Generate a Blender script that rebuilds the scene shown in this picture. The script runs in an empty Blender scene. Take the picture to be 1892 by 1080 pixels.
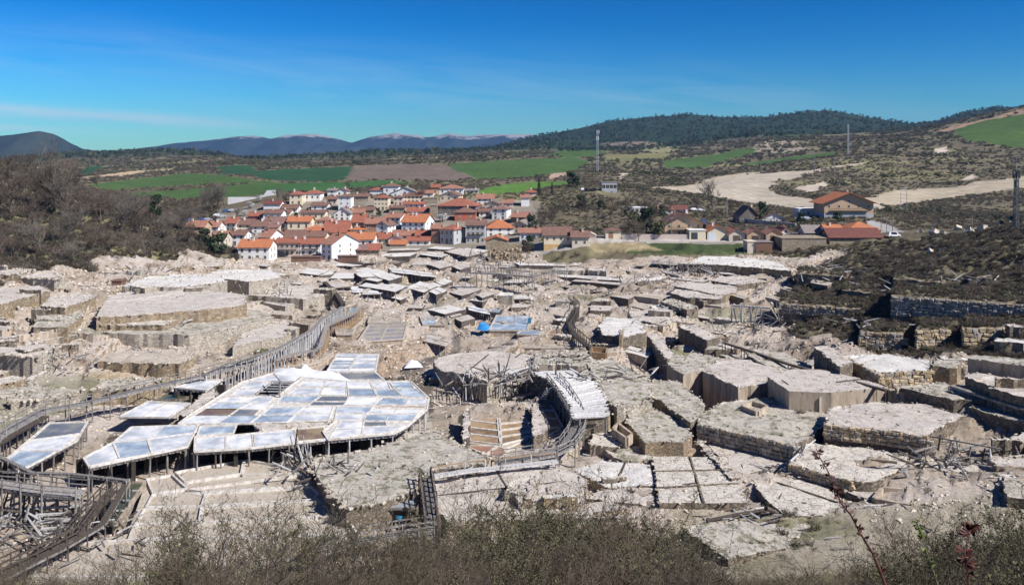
import bpy, bmesh, math, random
import numpy as np
from mathutils import Vector, Matrix
random.seed(7); rng = np.random.default_rng(7)
S = bpy.context.scene; COL = S.collection
F, UC, VH, ZC = 1700.0, 946.0, 290.0, 40.0      # focal length and horizon of the photograph in its pixels, eye height in m
# ---------------------------------------------------------------- camera
cd = bpy.data.cameras.new('camera'); cam = bpy.data.objects.new('camera', cd); COL.objects.link(cam); S.camera = cam
cam.location = (0, 0, ZC); cam.rotation_euler = (math.radians(90), 0, 0)
cd.sensor_width = 36; cd.lens = 36 * F / 1892; cd.shift_y = -(540 - VH) / 1892; cd.clip_start = .3; cd.clip_end = 60000
# ---------------------------------------------------------------- light
SUN = Vector((0.85, -0.45, 0.88)).normalized()
W = bpy.data.worlds.new('World'); S.world = W; W.use_nodes = True
nt = W.node_tree; nt.nodes.clear()
def wn(t, **k):
    n = nt.nodes.new(t)
    for a, b in k.items(): setattr(n, a, b)
    return n
sky = wn('ShaderNodeTexSky', sky_type='NISHITA', sun_disc=False)
sky.sun_elevation = math.asin(SUN.z); sky.sun_rotation = math.atan2(SUN.x, SUN.y)
sky.altitude = 600; sky.air_density = 1.0; sky.dust_density = 0.25; sky.ozone_density = 3.5
hs = wn('ShaderNodeHueSaturation'); hs.inputs['Saturation'].default_value = 1.08; hs.inputs['Hue'].default_value = .5; hs.inputs['Value'].default_value = 1.0
# the deep blue of a polarised, late-winter sky: the sky's own colours with more contrast
dv = wn('ShaderNodeVectorMath', operation='SCALE'); dv.inputs['Scale'].default_value = 1 / 6.4; nt.links.new(sky.outputs[0], dv.inputs[0])
gm = wn('ShaderNodeGamma'); gm.inputs[1].default_value = 2.0; nt.links.new(dv.outputs[0], gm.inputs[0])
dv2 = wn('ShaderNodeVectorMath', operation='SCALE'); dv2.inputs['Scale'].default_value = 6.4; nt.links.new(gm.outputs[0], dv2.inputs[0])
tn = wn('ShaderNodeVectorMath', operation='MULTIPLY'); tn.inputs[1].default_value = (.44, .835, 1.05); nt.links.new(dv2.outputs[0], tn.inputs[0]); nt.links.new(tn.outputs[0], hs.inputs['Color'])
# thin cirrus: direction projected on a high plane, long streaks
tc = wn('ShaderNodeTexCoord'); sp = wn('ShaderNodeSeparateXYZ'); nt.links.new(tc.outputs['Generated'], sp.inputs[0])
def m(op, a, b=None, c=None, clamp=False):
    n = wn('ShaderNodeMath', operation=op); n.use_clamp = clamp
    for i, x in enumerate((a, b, c)):
        if x is None: continue
        if isinstance(x, (int, float)): n.inputs[i].default_value = x
        else: nt.links.new(x, n.inputs[i])
    return n.outputs[0]
az = m('ARCTAN2', sp.outputs[0], sp.outputs[1]); el = m('ARCSINE', sp.outputs[2])
def noise(vec, scale, det=5, rough=.55, dist=0):
    n = wn('ShaderNodeTexNoise'); n.inputs['Scale'].default_value = scale; n.inputs['Detail'].default_value = det
    n.inputs['Roughness'].default_value = rough; n.inputs['Distortion'].default_value = dist; nt.links.new(vec, n.inputs['Vector']); return n.outputs[0]
def band(az0, az1, el0, slope, wid, soft=.05):
    # a streak of cloud: gaussian across its line, fading out along azimuth
    line = m('MULTIPLY_ADD', az, slope, el0); d = m('DIVIDE', m('SUBTRACT', el, line), wid)
    g = m('EXPONENT', m('MULTIPLY', m('MULTIPLY', d, d), -1.0))
    a = m('MULTIPLY', m('SMOOTH_MIN', m('DIVIDE', m('SUBTRACT', az, az0), .15, clamp=True), 1, .1), m('DIVIDE', m('SUBTRACT', az1, az), .15, clamp=True))
    return m('MULTIPLY', g, a)
cv = wn('ShaderNodeCombineXYZ'); nt.links.new(m('MULTIPLY', az, 4.0), cv.inputs[0]); nt.links.new(m('ADD', m('MULTIPLY', el, 34.0), m('MULTIPLY', az, 3.0)), cv.inputs[1])
n1 = noise(cv.outputs[0], 1.1, 7, .62, .5)
n2 = m('MULTIPLY', m('SUBTRACT', n1, .36), 3.0, clamp=True)
streak = m('MULTIPLY', band(-1.2, -.22, .019, -.05, .0065), .62)
streak = m('ADD', streak, m('MULTIPLY', band(-1.2, -.35, .008, -.04, .004), .45))
veil = m('MULTIPLY', m('ADD', band(-.9, .35, .075, -.06, .030), m('MULTIPLY', band(-.4, .9, .05, -.02, .03), .5)), .15)
cl = m('ADD', m('MULTIPLY', streak, m('ADD', n2, .15, clamp=True)), m('MULTIPLY', veil, n2), clamp=True)
mx = wn('ShaderNodeMix', data_type='RGBA'); nt.links.new(cl, mx.inputs[0]); nt.links.new(hs.outputs[0], mx.inputs[6]); mx.inputs[7].default_value = (7.4, 8.2, 8.8, 1)
bg = wn('ShaderNodeBackground'); bg.inputs[1].default_value = .08
wo = wn('ShaderNodeOutputWorld'); nt.links.new(mx.outputs[2], bg.inputs[0]); nt.links.new(bg.outputs[0], wo.inputs[0])
sl = bpy.data.lights.new('sun', 'SUN'); sl.energy = 5.0; sl.angle = math.radians(.5); sl.color = (1, .96, .91)
so = bpy.data.objects.new('sun', sl); COL.objects.link(so); so.rotation_euler = SUN.to_track_quat('Z', 'Y').to_euler()
S.view_settings.view_transform = 'Standard'; S.view_settings.look = 'None'; S.view_settings.gamma = 1; S.view_settings.exposure = .3
try: S.view_settings.use_curve_mapping = False
except Exception: pass
S.cycles.max_bounces = 5; S.cycles.diffuse_bounces = 2; S.cycles.glossy_bounces = 2; S.cycles.volume_bounces = 0
S.cycles.transparent_max_bounces = 4

# ---------------------------------------------------------------- noise and terrain
def _h(ix, iy, s):
    n = (ix.astype(np.int64) * 374761393 + iy.astype(np.int64) * 668265263 + s * 1442695041) & 0xffffffff
    n = ((n ^ (n >> 13)) * 1274126177) & 0xffffffff
    return ((n ^ (n >> 16)) & 0xffff) / 65535.0
def vnoise(x, y, s=0):
    ix = np.floor(x); iy = np.floor(y); fx = x - ix; fy = y - iy
    fx = fx * fx * (3 - 2 * fx); fy = fy * fy * (3 - 2 * fy)
    a = _h(ix, iy, s); b = _h(ix + 1, iy, s); c = _h(ix, iy + 1, s); d = _h(ix + 1, iy + 1, s)
    return (a * (1 - fx) + b * fx) * (1 - fy) + (c * (1 - fx) + d * fx) * fy
def fbm(x, y, o=4, s=0):
    t = 0; a = .5; q = 0
    for k in range(o):
        t = t + a * vnoise(x, y, s + k * 17); q += a; x = x * 2.03 + 11.3; y = y * 2.03 + 7.1; a *= .5
    return t / q * 2 - 1
def V(Y, pts):   # control points given as picture rows -> heights
    return (Y, [p[0] for p in pts], [ZC - Y * (p[1] - VH) / F for p in pts])
def Z(Y, pts): return (Y, [p[0] for p in pts], [p[1] for p in pts])
LAY = [
 Z(0, [(-3000, 38.3), (5000, 38.3)]),
 Z(30, [(-3000, 27), (0, 25.6), (600, 25.4), (900, 25.9), (1300, 25.6), (1450, 24.6), (1892, 25.6), (5000, 32)]),
 Z(82, [(-3000, 8), (0, 0), (1300, 0), (1892, 2), (5000, 18)]),
 Z(120, [(-3000, 10), (-200, 2), (0, .5), (1300, .2), (1892, 4), (5000, 26)]),
 Z(160, [(-3000, 16), (-100, 5), (0, 3.2), (200, 1.2), (400, 0), (1300, .2), (1600, 3), (1892, 8.5), (5000, 32)]),
 Z(200, [(-3000, 24), (0, 8), (150, 5), (500, 1), (600, 0), (1300, .6), (1450, 2.6), (1650, 8.5), (1892, 14.5), (5000, 36)]),
 Z(240, [(-3000, 34), (0, 10.5), (180, 8), (500, 1.5), (600, .5), (1300, 1.2), (1450, 3.5), (1600, 9.5), (1750, 15), (1892, 19), (5000, 40)]),
 Z(290, [(-3000, 44), (0, 25), (150, 17.5), (280, 12), (400, 6.5), (500, 2.6), (1300, 2.6), (1450, 4.6), (1600, 8), (1700, 11.5), (1800, 15), (1892, 20), (5000, 44)]),
 Z(320, [(-3000, 48), (0, 31.5), (150, 24), (280, 17), (400, 7), (450, 3.4), (1000, 3.4), (1100, 5), (1420, 5), (1600, 8.6), (1700, 11), (1892, 15), (5000, 44)]),
 Z(341, [(-3000, 50), (0, 34), (150, 27.5), (280, 18), (400, 8), (450, 4.2), (950, 4.4), (1000, 7), (1090, 10.3), (1500, 10.8), (1700, 12), (1892, 14), (5000, 40)]),
 V(400, [(-3000, 150), (0, 300), (150, 345), (300, 405), (400, 427), (450, 432), (650, 428), (900, 428), (1000, 415), (1090, 425), (1250, 418), (1400, 412), (1570, 398), (1700, 405), (1892, 405), (5000, 300)]),
 V(500, [(-3000, 190), (0, 305), (150, 350), (300, 392), (420, 378), (500, 360), (700, 354), (900, 353), (1000, 362), (1100, 358), (1250, 380), (1400, 385), (1570, 372), (1700, 388), (1892, 392), (5000, 260)]),
 V(600, [(-3000, 220), (0, 312), (150, 350), (300, 360), (420, 352), (500, 345), (700, 346), (900, 344), (1000, 345), (1100, 334), (1250, 352), (1400, 362), (1550, 356), (1700, 366), (1892, 360), (5000, 240)]),
 V(800, [(-3000, 230), (0, 315), (150, 336), (300, 336), (420, 327), (500, 327), (700, 332), (900, 327), (1000, 322), (1100, 322), (1250, 335), (1400, 325), (1550, 316), (1700, 318), (1892, 308), (5000, 200)]),
 V(1100, [(-3000, 240), (0, 312), (150, 321), (300, 317), (420, 307), (500, 312), (700, 311), (900, 303), (1000, 302), (1100, 302), (1250, 302), (1400, 302), (1550, 280), (1700, 266), (1892, 252), (5000, 180)]),
 V(1500, [(-3000, 240), (0, 310), (150, 302), (300, 298), (420, 292), (500, 301), (700, 298), (900, 290), (1000, 285), (1100, 282), (1250, 285), (1400, 264), (1550, 262), (1700, 240), (1830, 207), (1892, 192), (5000, 120)]),
 V(1800, [(-3000, 250), (0, 310), (150, 296), (300, 290), (420, 293), (500, 298), (700, 292), (850, 286), (1000, 281), (1100, 284), (1250, 276), (1400, 258), (1550, 250), (1700, 242), (1830, 218), (1892, 205), (5000, 150)]),
 V(2300, [(-3000, 250), (0, 300), (150, 284), (220, 281), (330, 279), (410, 284), (440, 292), (500, 292), (600, 286), (700, 281), (850, 276), (950, 274), (1000, 268), (1100, 275), (1250, 268), (1400, 245), (1550, 248), (1700, 240), (1892, 215), (5000, 200)]),
 V(3300, [(-3000, 250), (0, 292), (150, 282), (300, 290), (500, 298), (800, 290), (900, 278), (950, 262), (1000, 250), (1060, 240), (1120, 224), (1200, 214), (1270, 210), (1340, 216), (1420, 216), (1480, 207), (1530, 204), (1600, 217), (1680, 229), (1730, 226), (1780, 207), (1840, 199), (1892, 202), (5000, 200)]),
 V(4600, [(-3000, 300), (0, 300), (900, 300), (1000, 280), (1500, 250), (1892, 250), (5000, 270)]),
 V(14000, [(-3000, 300), (5000, 300)]),
]
LY = np.array([l[0] for l in LAY], float)
def terr(x, y, rough=True):
    x = np.atleast_1d(np.asarray(x, float)); y = np.atleast_1d(np.asarray(y, float)); x, y = np.broadcast_arrays(x, y)
    u = UC + F * x / np.maximum(y, 12)
    H = np.stack([np.interp(u, l[1], l[2]) for l in LAY])
    k = np.clip(np.searchsorted(LY, y, 'right') - 1, 0, len(LY) - 2)
    t = np.clip((y - LY[k]) / (LY[k + 1] - LY[k]), 0, 1)
    i = np.arange(len(k.ravel())).reshape(k.shape)
    Hf = H.reshape(len(LY), -1); kf = k.ravel(); a = Hf[kf, np.arange(kf.size)].reshape(k.shape); b = Hf[kf + 1, np.arange(kf.size)].reshape(k.shape)
    z = a * (1 - t) + b * t
    if rough:
        val = np.clip((y - 84) / 8, 0, 1) * np.clip((345 - y) / 20, 0, 1)
        z = z + val * (fbm(x / 9, y / 9, 4, 3) * .55 + np.maximum(fbm(x / 2.1, y / 2.1, 3, 9), 0) * .35)
        # old terracing: small steps in the ground itself
        n = fbm(x / 9 + fbm(x / 5, y / 5, 2, 77) * .5, y / 7, 3, 201) * 4.6 + 5; st = np.floor(n); fr = n - st; stp = (st + np.clip((fr - .88) / .12, 0, 1) - 5)
        pit = np.clip(1.2 - np.maximum(np.abs(u - 400) / 480, np.abs(y - 122) / 42) ** 4, 0, 1); z = z - val * np.clip(pit, 0, 1) * 1.05 + val * (stp * .60 + .1) * (1 - pit) * np.clip((y - 86) / 40, .15, 1)
        hill = np.clip((y - 420) / 200, 0, 1) * np.clip((14000 - y) / 4000, 0, 1)
        z = z + hill * fbm(x / 160, y / 160, 5, 21) * np.clip(y / 1500, 0, 1) * 7.0 + hill * fbm(x / 30, y / 30, 3, 31) * .9
        near = np.clip((84 - y) / 10, 0, 1)
        z = z + near * fbm(x / 3, y / 3, 4, 5) * .35
    return z
def tz(x, y): return float(terr([x], [y])[0])
def P(u, v, z):
    Y = F * (ZC - z) / (v - VH); return Vector(((u - UC) * Y / F, Y, z))
_ys = np.concatenate([np.arange(60, 350, 1.0), np.arange(350, 900, 3.0), np.arange(900, 4600, 12.0)])
def on(u, v, ymin=60):
    z = terr((u - UC) * _ys / F, _ys); ray = ZC - _ys * (v - VH) / F
    hit = np.nonzero((z >= ray) & (_ys >= ymin))[0]
    k = hit[0] if len(hit) else len(_ys) - 1
    Y = _ys[k]
    if k > 0 and len(hit):
        a = z[k - 1] - ray[k - 1]; b = z[k] - ray[k]
        if b != a: Y = _ys[k - 1] + (_ys[k] - _ys[k - 1]) * min(1, max(0, -a / (b - a)))
    X = (u - UC) * Y / F
    return Vector((X, Y, tz(X, Y)))
def inpoly(u, v, poly):
    r = np.zeros(u.shape, bool); n = len(poly)
    for i in range(n):
        x1, y1 = poly[i]; x2, y2 = poly[(i + 1) % n]
        if y1 == y2: continue
        c = ((y1 > v) != (y2 > v)) & (u < (x2 - x1) * (v - y1) / (y2 - y1) + x1)
        r ^= c
    return r

# ---------------------------------------------------------------- materials
def newmat(name):
    mt = bpy.data.materials.new(name); mt.use_nodes = True; t = mt.node_tree; t.nodes.clear()
    o = t.nodes.new('ShaderNodeOutputMaterial'); b = t.nodes.new('ShaderNodeBsdfPrincipled'); t.links.new(b.outputs[0], o.inputs[0])
    return mt, t, b
class N:
    def __init__(s, t): s.t = t
    def n(s, ty, **k):
        x = s.t.nodes.new(ty)
        for a, b in k.items(): setattr(x, a, b)
        return x
    def l(s, a, b): s.t.links.new(a, b)
    def pos(s, sc=(1, 1, 1)):
        g = s.n('ShaderNodeNewGeometry'); mp = s.n('ShaderNodeMapping'); mp.inputs['Scale'].default_value = sc; s.l(g.outputs['Position'], mp.inputs[0]); return mp.outputs[0]
    def noise(s, vec, sc, det=4, ro=.6):
        x = s.n('ShaderNodeTexNoise'); x.inputs['Scale'].default_value = sc; x.inputs['Detail'].default_value = det; x.inputs['Roughness'].default_value = ro; s.l(vec, x.inputs['Vector']); return x.outputs[0]
    def ramp(s, fac, stops, interp='LINEAR'):
        r = s.n('ShaderNodeValToRGB'); r.color_ramp.interpolation = interp; e = r.color_ramp.elements
        while len(e) < len(stops): e.new(.5)
        for k, (p, c) in enumerate(stops):
            e[k].position = p; e[k].color = (*c, 1) if not isinstance(c, (int, float)) else (c, c, c, 1)
        s.l(fac, r.inputs[0]); return r.outputs[0]
    def mix(s, fac, a, b, mode='MIX'):
        x = s.n('ShaderNodeMix', data_type='RGBA', blend_type=mode)
        for sock, val in ((x.inputs[0], fac), (x.inputs[6], a), (x.inputs[7], b)):
            if isinstance(val, (int, float)): sock.default_value = val
            elif isinstance(val, tuple): sock.default_value = (*val, 1)
            else: s.l(val, sock)
        return x.outputs[2]
    def math(s, op, a, b, clamp=False):
        x = s.n('ShaderNodeMath', operation=op); x.use_clamp = clamp
        for i, val in enumerate((a, b)):
            if isinstance(val, (int, float)): x.inputs[i].default_value = val
            else: s.l(val, x.inputs[i])
        return x.outputs[0]
    def bump(s, b, h, st, dist=.1):
        x = s.n('ShaderNodeBump'); x.inputs['Strength'].default_value = st; x.inputs['Distance'].default_value = dist; s.l(h, x.inputs['Height']); s.l(x.outputs[0], b.inputs['Normal'])
MATS = {}
def smat(name, cols, sc=1.0, rough=.9, bump=.4, bsc=None, rnd=.15, aniso=(1, 1, 1), isl=False, spec=.3, det=5, bd=.08, lo=.32, hi=.68):
    if name in MATS: return MATS[name]
    mt, t, b = newmat(name); q = N(t); p = q.pos(aniso)
    n = q.noise(p, sc, det, .65); k = len(cols)
    c = q.ramp(n, [(lo + (hi - lo) * i / max(1, k - 1), cc) for i, cc in enumerate(cols)]) if k > 1 else None
    if c is None:
        rgb = q.n('ShaderNodeRGB'); rgb.outputs[0].default_value = (*cols[0], 1); c = rgb.outputs[0]
    if rnd:
        if isl: g = q.n('ShaderNodeNewGeometry').outputs['Random Per Island']
        else: g = q.n('ShaderNodeObjectInfo').outputs['Random']
        hs = q.n('ShaderNodeHueSaturation'); q.l(c, hs.inputs['Color']); v = q.n('ShaderNodeMapRange'); v.inputs[3].default_value = 1 - rnd; v.inputs[4].default_value = 1 + rnd
        q.l(g, v.inputs[0]); q.l(v.outputs[0], hs.inputs['Value']); c = hs.outputs[0]
    q.l(c, b.inputs['Base Color']); b.inputs['Roughness'].default_value = rough; b.inputs['Specular IOR Level'].default_value = spec
    if bump: q.bump(b, q.noise(p, bsc or sc * 4, 4, .7), bump, bd)
    MATS[name] = mt; return mt
def masonry(name, cols, sc=2.0, mortar=(.16, .13, .10)):
    mt, t, b = newmat(name); q = N(t); p = q.pos((1, 1, 1.6))
    ns = q.noise(p, 1.5, 3, .6); vo = q.n('ShaderNodeTexVoronoi'); vo.inputs['Scale'].default_value = sc; q.l(p, vo.inputs['Vector'])
    ve = q.n('ShaderNodeTexVoronoi', feature='DISTANCE_TO_EDGE'); ve.inputs['Scale'].default_value = sc; q.l(p, ve.inputs['Vector'])
    sx = q.n('ShaderNodeSeparateColor'); q.l(vo.outputs['Color'], sx.inputs[0])
    c = q.ramp(sx.outputs[0], [(i / (len(cols) - 1), cc) for i, cc in enumerate(cols)])
    c = q.mix(q.ramp(ns, [(.35, .75), (.7, 1.15)]), (0, 0, 0), c, 'MIX') if False else q.mix(1.0, c, q.ramp(ns, [(.3, .72), (.7, 1.1)]), 'MULTIPLY')
    e = q.ramp(ve.outputs['Distance'], [(0, 0.0), (.09, 1.0)])
    c = q.mix(e, mortar, c); q.l(c, b.inputs['Base Color']); b.inputs['Roughness'].default_value = .95; b.inputs['Specular IOR Level'].default_value = .2
    q.bump(b, q.math('ADD', e, q.noise(p, 9, 3)), .8, .09); MATS[name] = mt; return mt
def crust(name, base, alt, dark, green, crack=.0, gamt=.56, sc=.5):
    # salt and clay crust of a terrace top: patches, cracks, moss
    mt, t, b = newmat(name); q = N(t); p = q.pos()
    a = q.noise(p, sc, 6, .65); c = q.ramp(a, [(.34, alt), (.5, base), (.62, base), (.72, tuple(x * .82 for x in base))])
    d = q.noise(p, sc * 5.3, 5, .75); c = q.mix(q.ramp(d, [(.55, 0.), (.64, .8)]), c, dark)
    g = q.noise(p, sc * 1.4, 6, .8); c = q.mix(q.ramp(g, [(gamt, 0.), (gamt + .07, .8)]), c, green)
    if crack:
        v = q.n('ShaderNodeTexVoronoi', feature='DISTANCE_TO_EDGE'); v.inputs['Scale'].default_value = crack
        wv = q.n('ShaderNodeVectorMath', operation='ADD'); nn = q.n('ShaderNodeTexNoise'); nn.inputs['Scale'].default_value = 1.2; q.l(p, nn.inputs['Vector']); q.l(nn.outputs['Color'], wv.inputs[0]); q.l(p, wv.inputs[1]); q.l(wv.outputs[0], v.inputs['Vector'])
        cr = q.ramp(v.outputs['Distance'], [(.01, .75), (.035, 0.)]); c = q.mix(cr, c, tuple(x * .3 for x in dark))
    f = q.noise(p, 14, 4, .8); c = q.mix(1.0, c, q.ramp(f, [(.32, .68), (.5, 1.0), (.64, 1.06)]), 'MULTIPLY')
    q.l(c, b.inputs['Base Color']); b.inputs['Roughness'].default_value = .9; b.inputs['Specular IOR Level'].default_value = .25
    q.bump(b, q.math('ADD', q.noise(p, 3.3, 6, .75), q.math('MULTIPLY', d, .5)), .9, .22); MATS[name] = mt; return mt
def brine(name, c1, c2, c3, rough=(.12, .6), sc=.35):
    mt, t, b = newmat(name); q = N(t); g = q.n('ShaderNodeObjectInfo'); b.inputs['Specular IOR Level'].default_value = .3; p0 = q.pos((1, .8, 1))
    off = q.n('ShaderNodeVectorMath', operation='ADD'); q.l(p0, off.inputs[0]); cm = q.n('ShaderNodeCombineXYZ'); q.l(q.math('MULTIPLY', g.outputs['Random'], 90.), cm.inputs[0]); q.l(cm.outputs[0], off.inputs[1])
    p = off.outputs[0]; a = q.noise(p, sc, 5, .6)
    shift = q.math('ADD', a, q.math('MULTIPLY', q.math('SUBTRACT', g.outputs['Random'], .5), .16))
    c = q.ramp(shift, [(.36, c3), (.5, c2), (.62, c1)])
    fine = q.noise(q.pos((3, 3, 3)), 1.2, 6, .8); c = q.mix(1.0, c, q.ramp(fine, [(.3, .72), (.5, .96), (.65, 1.05)]), 'MULTIPLY'); sta = q.noise(q.pos((1, 1, 1)), .8, 6, .85); c = q.mix(q.ramp(sta, [(.58, 0.), (.7, .55)]), c, (.50, .43, .33))
    q.l(c, b.inputs['Base Color']); q.l(q.ramp(shift, [(.4, rough[0]), (.6, rough[1])]), b.inputs['Roughness']); q.bump(b, fine, .12, .02); MATS[name] = mt; return mt

M = MATS
smat('deck_shade', [(.035, .03, .025), (.06, .05, .04)], .8, .95, .5, 5, .05)  # near-black colour that stands for the shade beneath the salt decks
smat('heath_soil', [(.12, .10, .065), (.20, .165, .11), (.30, .25, .18)], .5, .95, .8, 5, .05)
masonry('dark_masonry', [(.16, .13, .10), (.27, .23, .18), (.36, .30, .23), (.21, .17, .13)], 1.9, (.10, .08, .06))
masonry('tan_masonry', [(.36, .27, .17), (.48, .38, .25), (.28, .21, .14), (.54, .46, .34)], 1.8, (.22, .17, .11))
masonry('pale_masonry', [(.50, .44, .35), (.60, .54, .45), (.42, .36, .28), (.64, .60, .52)], 1.8, (.27, .22, .16))
smat('adobe', [(.18, .14, .10), (.36, .29, .215), (.48, .40, .31), (.57, .49, .395)], .5, .95, .7, 6, .12, (2.2, 2.2, .5), lo=.26, hi=.7)
crust('crust_pale', (.67, .61, .545), (.50, .415, .34), (.24, .195, .15), (.17, .17, .085), 0, .57)
crust('crust_cracked', (.76, .70, .61), (.60, .53, .45), (.27, .225, .18), (.20, .20, .10), .8, .58)
crust('crust_mossy', (.60, .55, .475), (.43, .375, .295), (.19, .16, .12), (.16, .16, .08), 0, .515)
crust('crust_white', (.78, .75, .70), (.62, .57, .50), (.50, .45, .38), (.36, .33, .24), 0, .68)
crust('clay_pan', (.58, .51, .42), (.50, .42, .33), (.34, .28, .20), (.36, .30, .22), 0, .74, .3)
brine('salt_sheet', (.86, .85, .83), (.74, .75, .76), (.50, .53, .56), (.35, .75))
brine('blue_brine', (.62, .67, .71), (.40, .48, .56), (.30, .36, .42), (.22, .5))
brine('grey_brine', (.30, .29, .27), (.23, .23, .22), (.17, .18, .17), (.08, .4))
brine('brown_brine', (.36, .27, .16), (.27, .18, .09), (.20, .12, .06), (.08, .45))
brine('ochre_pan', (.42, .30, .18), (.35, .23, .125), (.27, .17, .09), (.3, .7))
brine('red_pan', (.46, .28, .19), (.38, .20, .13), (.30, .16, .10), (.3, .7))
brine('green_water', (.12, .13, .07), (.07, .09, .055), (.035, .06, .055), (.04, .12))
brine('clay_brine', (.52, .46, .38), (.42, .36, .28), (.36, .33, .29), (.2, .7))
smat('salt_rim', [(.44, .38, .31), (.66, .62, .56), (.84, .82, .79)], 1.5, .8, .4, 6, .05)
smat('wood_grey', [(.13, .115, .10), (.27, .25, .23), (.40, .385, .37)], 1.2, .85, .7, 9, .25, (4, 4, .7))
smat('wood_dark', [(.045, .035, .03), (.10, .08, .065), (.17, .14, .12)], 1.5, .85, .7, 9, .3, (4, 4, .7))
smat('wood_white', [(.34, .32, .30), (.52, .51, .50), (.66, .66, .66)], 1.2, .8, .6, 9, .2, (3, 3, .7))
smat('wood_warm', [(.26, .17, .10), (.42, .30, .19)], 1.5, .8, .5, 9, .2, (4, 4, .7))
smat('stone', [(.22, .20, .17), (.36, .32, .27), (.50, .45, .37)], 1.3, .95, .8, 5, .32)
smat('stone_ochre', [(.32, .24, .14), (.46, .36, .23), (.56, .49, .38)], 1.3, .95, .8, 5, .3)
smat('stone_pale', [(.42, .37, .30), (.56, .51, .44), (.68, .64, .58)], 1.3, .95, .8, 5, .25, isl=True)
smat('rubble', [(.30, .25, .19), (.48, .42, .34), (.64, .58, .50)], 1.6, .95, .8, 6, .3, isl=True)
smat('cloth_white', [(.74, .75, .76), (.86, .86, .86)], 1, .7, .5, 3, 0)
smat('cloth_blue', [(.03, .22, .55), (.05, .32, .70)], 1, .5, .5, 3, 0)
smat('plastic_blue', [(.02, .20, .32)], 1, .4, 0, 3, 0)
smat('black_hose', [(.03, .03, .03)], 1, .5, 0, 3, 0)
smat('metal_grey', [(.34, .36, .38), (.46, .48, .50)], 1, .5, .1, 3, .05)
smat('metal_dark', [(.05, .055, .06), (.09, .10, .10)], 1, .5, .1, 3, .05)
smat('dark_glass', [(.03, .035, .045)], 1, .15, 0, 3, 0, spec=.5)
smat('bark', [(.075, .058, .045), (.16, .13, .105)], 2, .95, .6, 9, .2)
smat('twig_brown', [(.085, .062, .047), (.175, .135, .103)], .8, .95, 0, 1, .25)
smat('twig_grey', [(.12, .10, .08), (.22, .19, .155)], .8, .95, 0, 1, .2)
smat('twig_dark', [(.07, .056, .04), (.14, .115, .08)], .8, .95, 0, 1, .3)
smat('leaf_olive', [(.075, .08, .038), (.15, .15, .075)], .9, .85, 0, 1, .3)
smat('leaf_dark', [(.022, .038, .018), (.055, .078, .034)], .9, .85, 0, 1, .3)
smat('leaf_bright', [(.11, .15, .035), (.19, .23, .07)], .9, .8, 0, 1, .2)
smat('stem_grey', [(.06, .05, .04), (.17, .15, .125)], .8, .95, 0, 1, .3)
smat('stem_brown', [(.055, .04, .03), (.15, .115, .085)], .8, .95, 0, 1, .3)
smat('leaf_red', [(.06, .020, .016), (.11, .035, .026)], 9, .6, 0, 1, .1)
smat('stem_red', [(.09, .035, .028), (.16, .07, .055)], 9, .6, 0, 1, .1)
smat('dry_grass', [(.30, .25, .15), (.44, .38, .25)], .9, .9, 0, 1, .2)
smat('blossom', [(.45, .44, .42), (.66, .65, .64)], .9, .9, 0, 1, .1)

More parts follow.
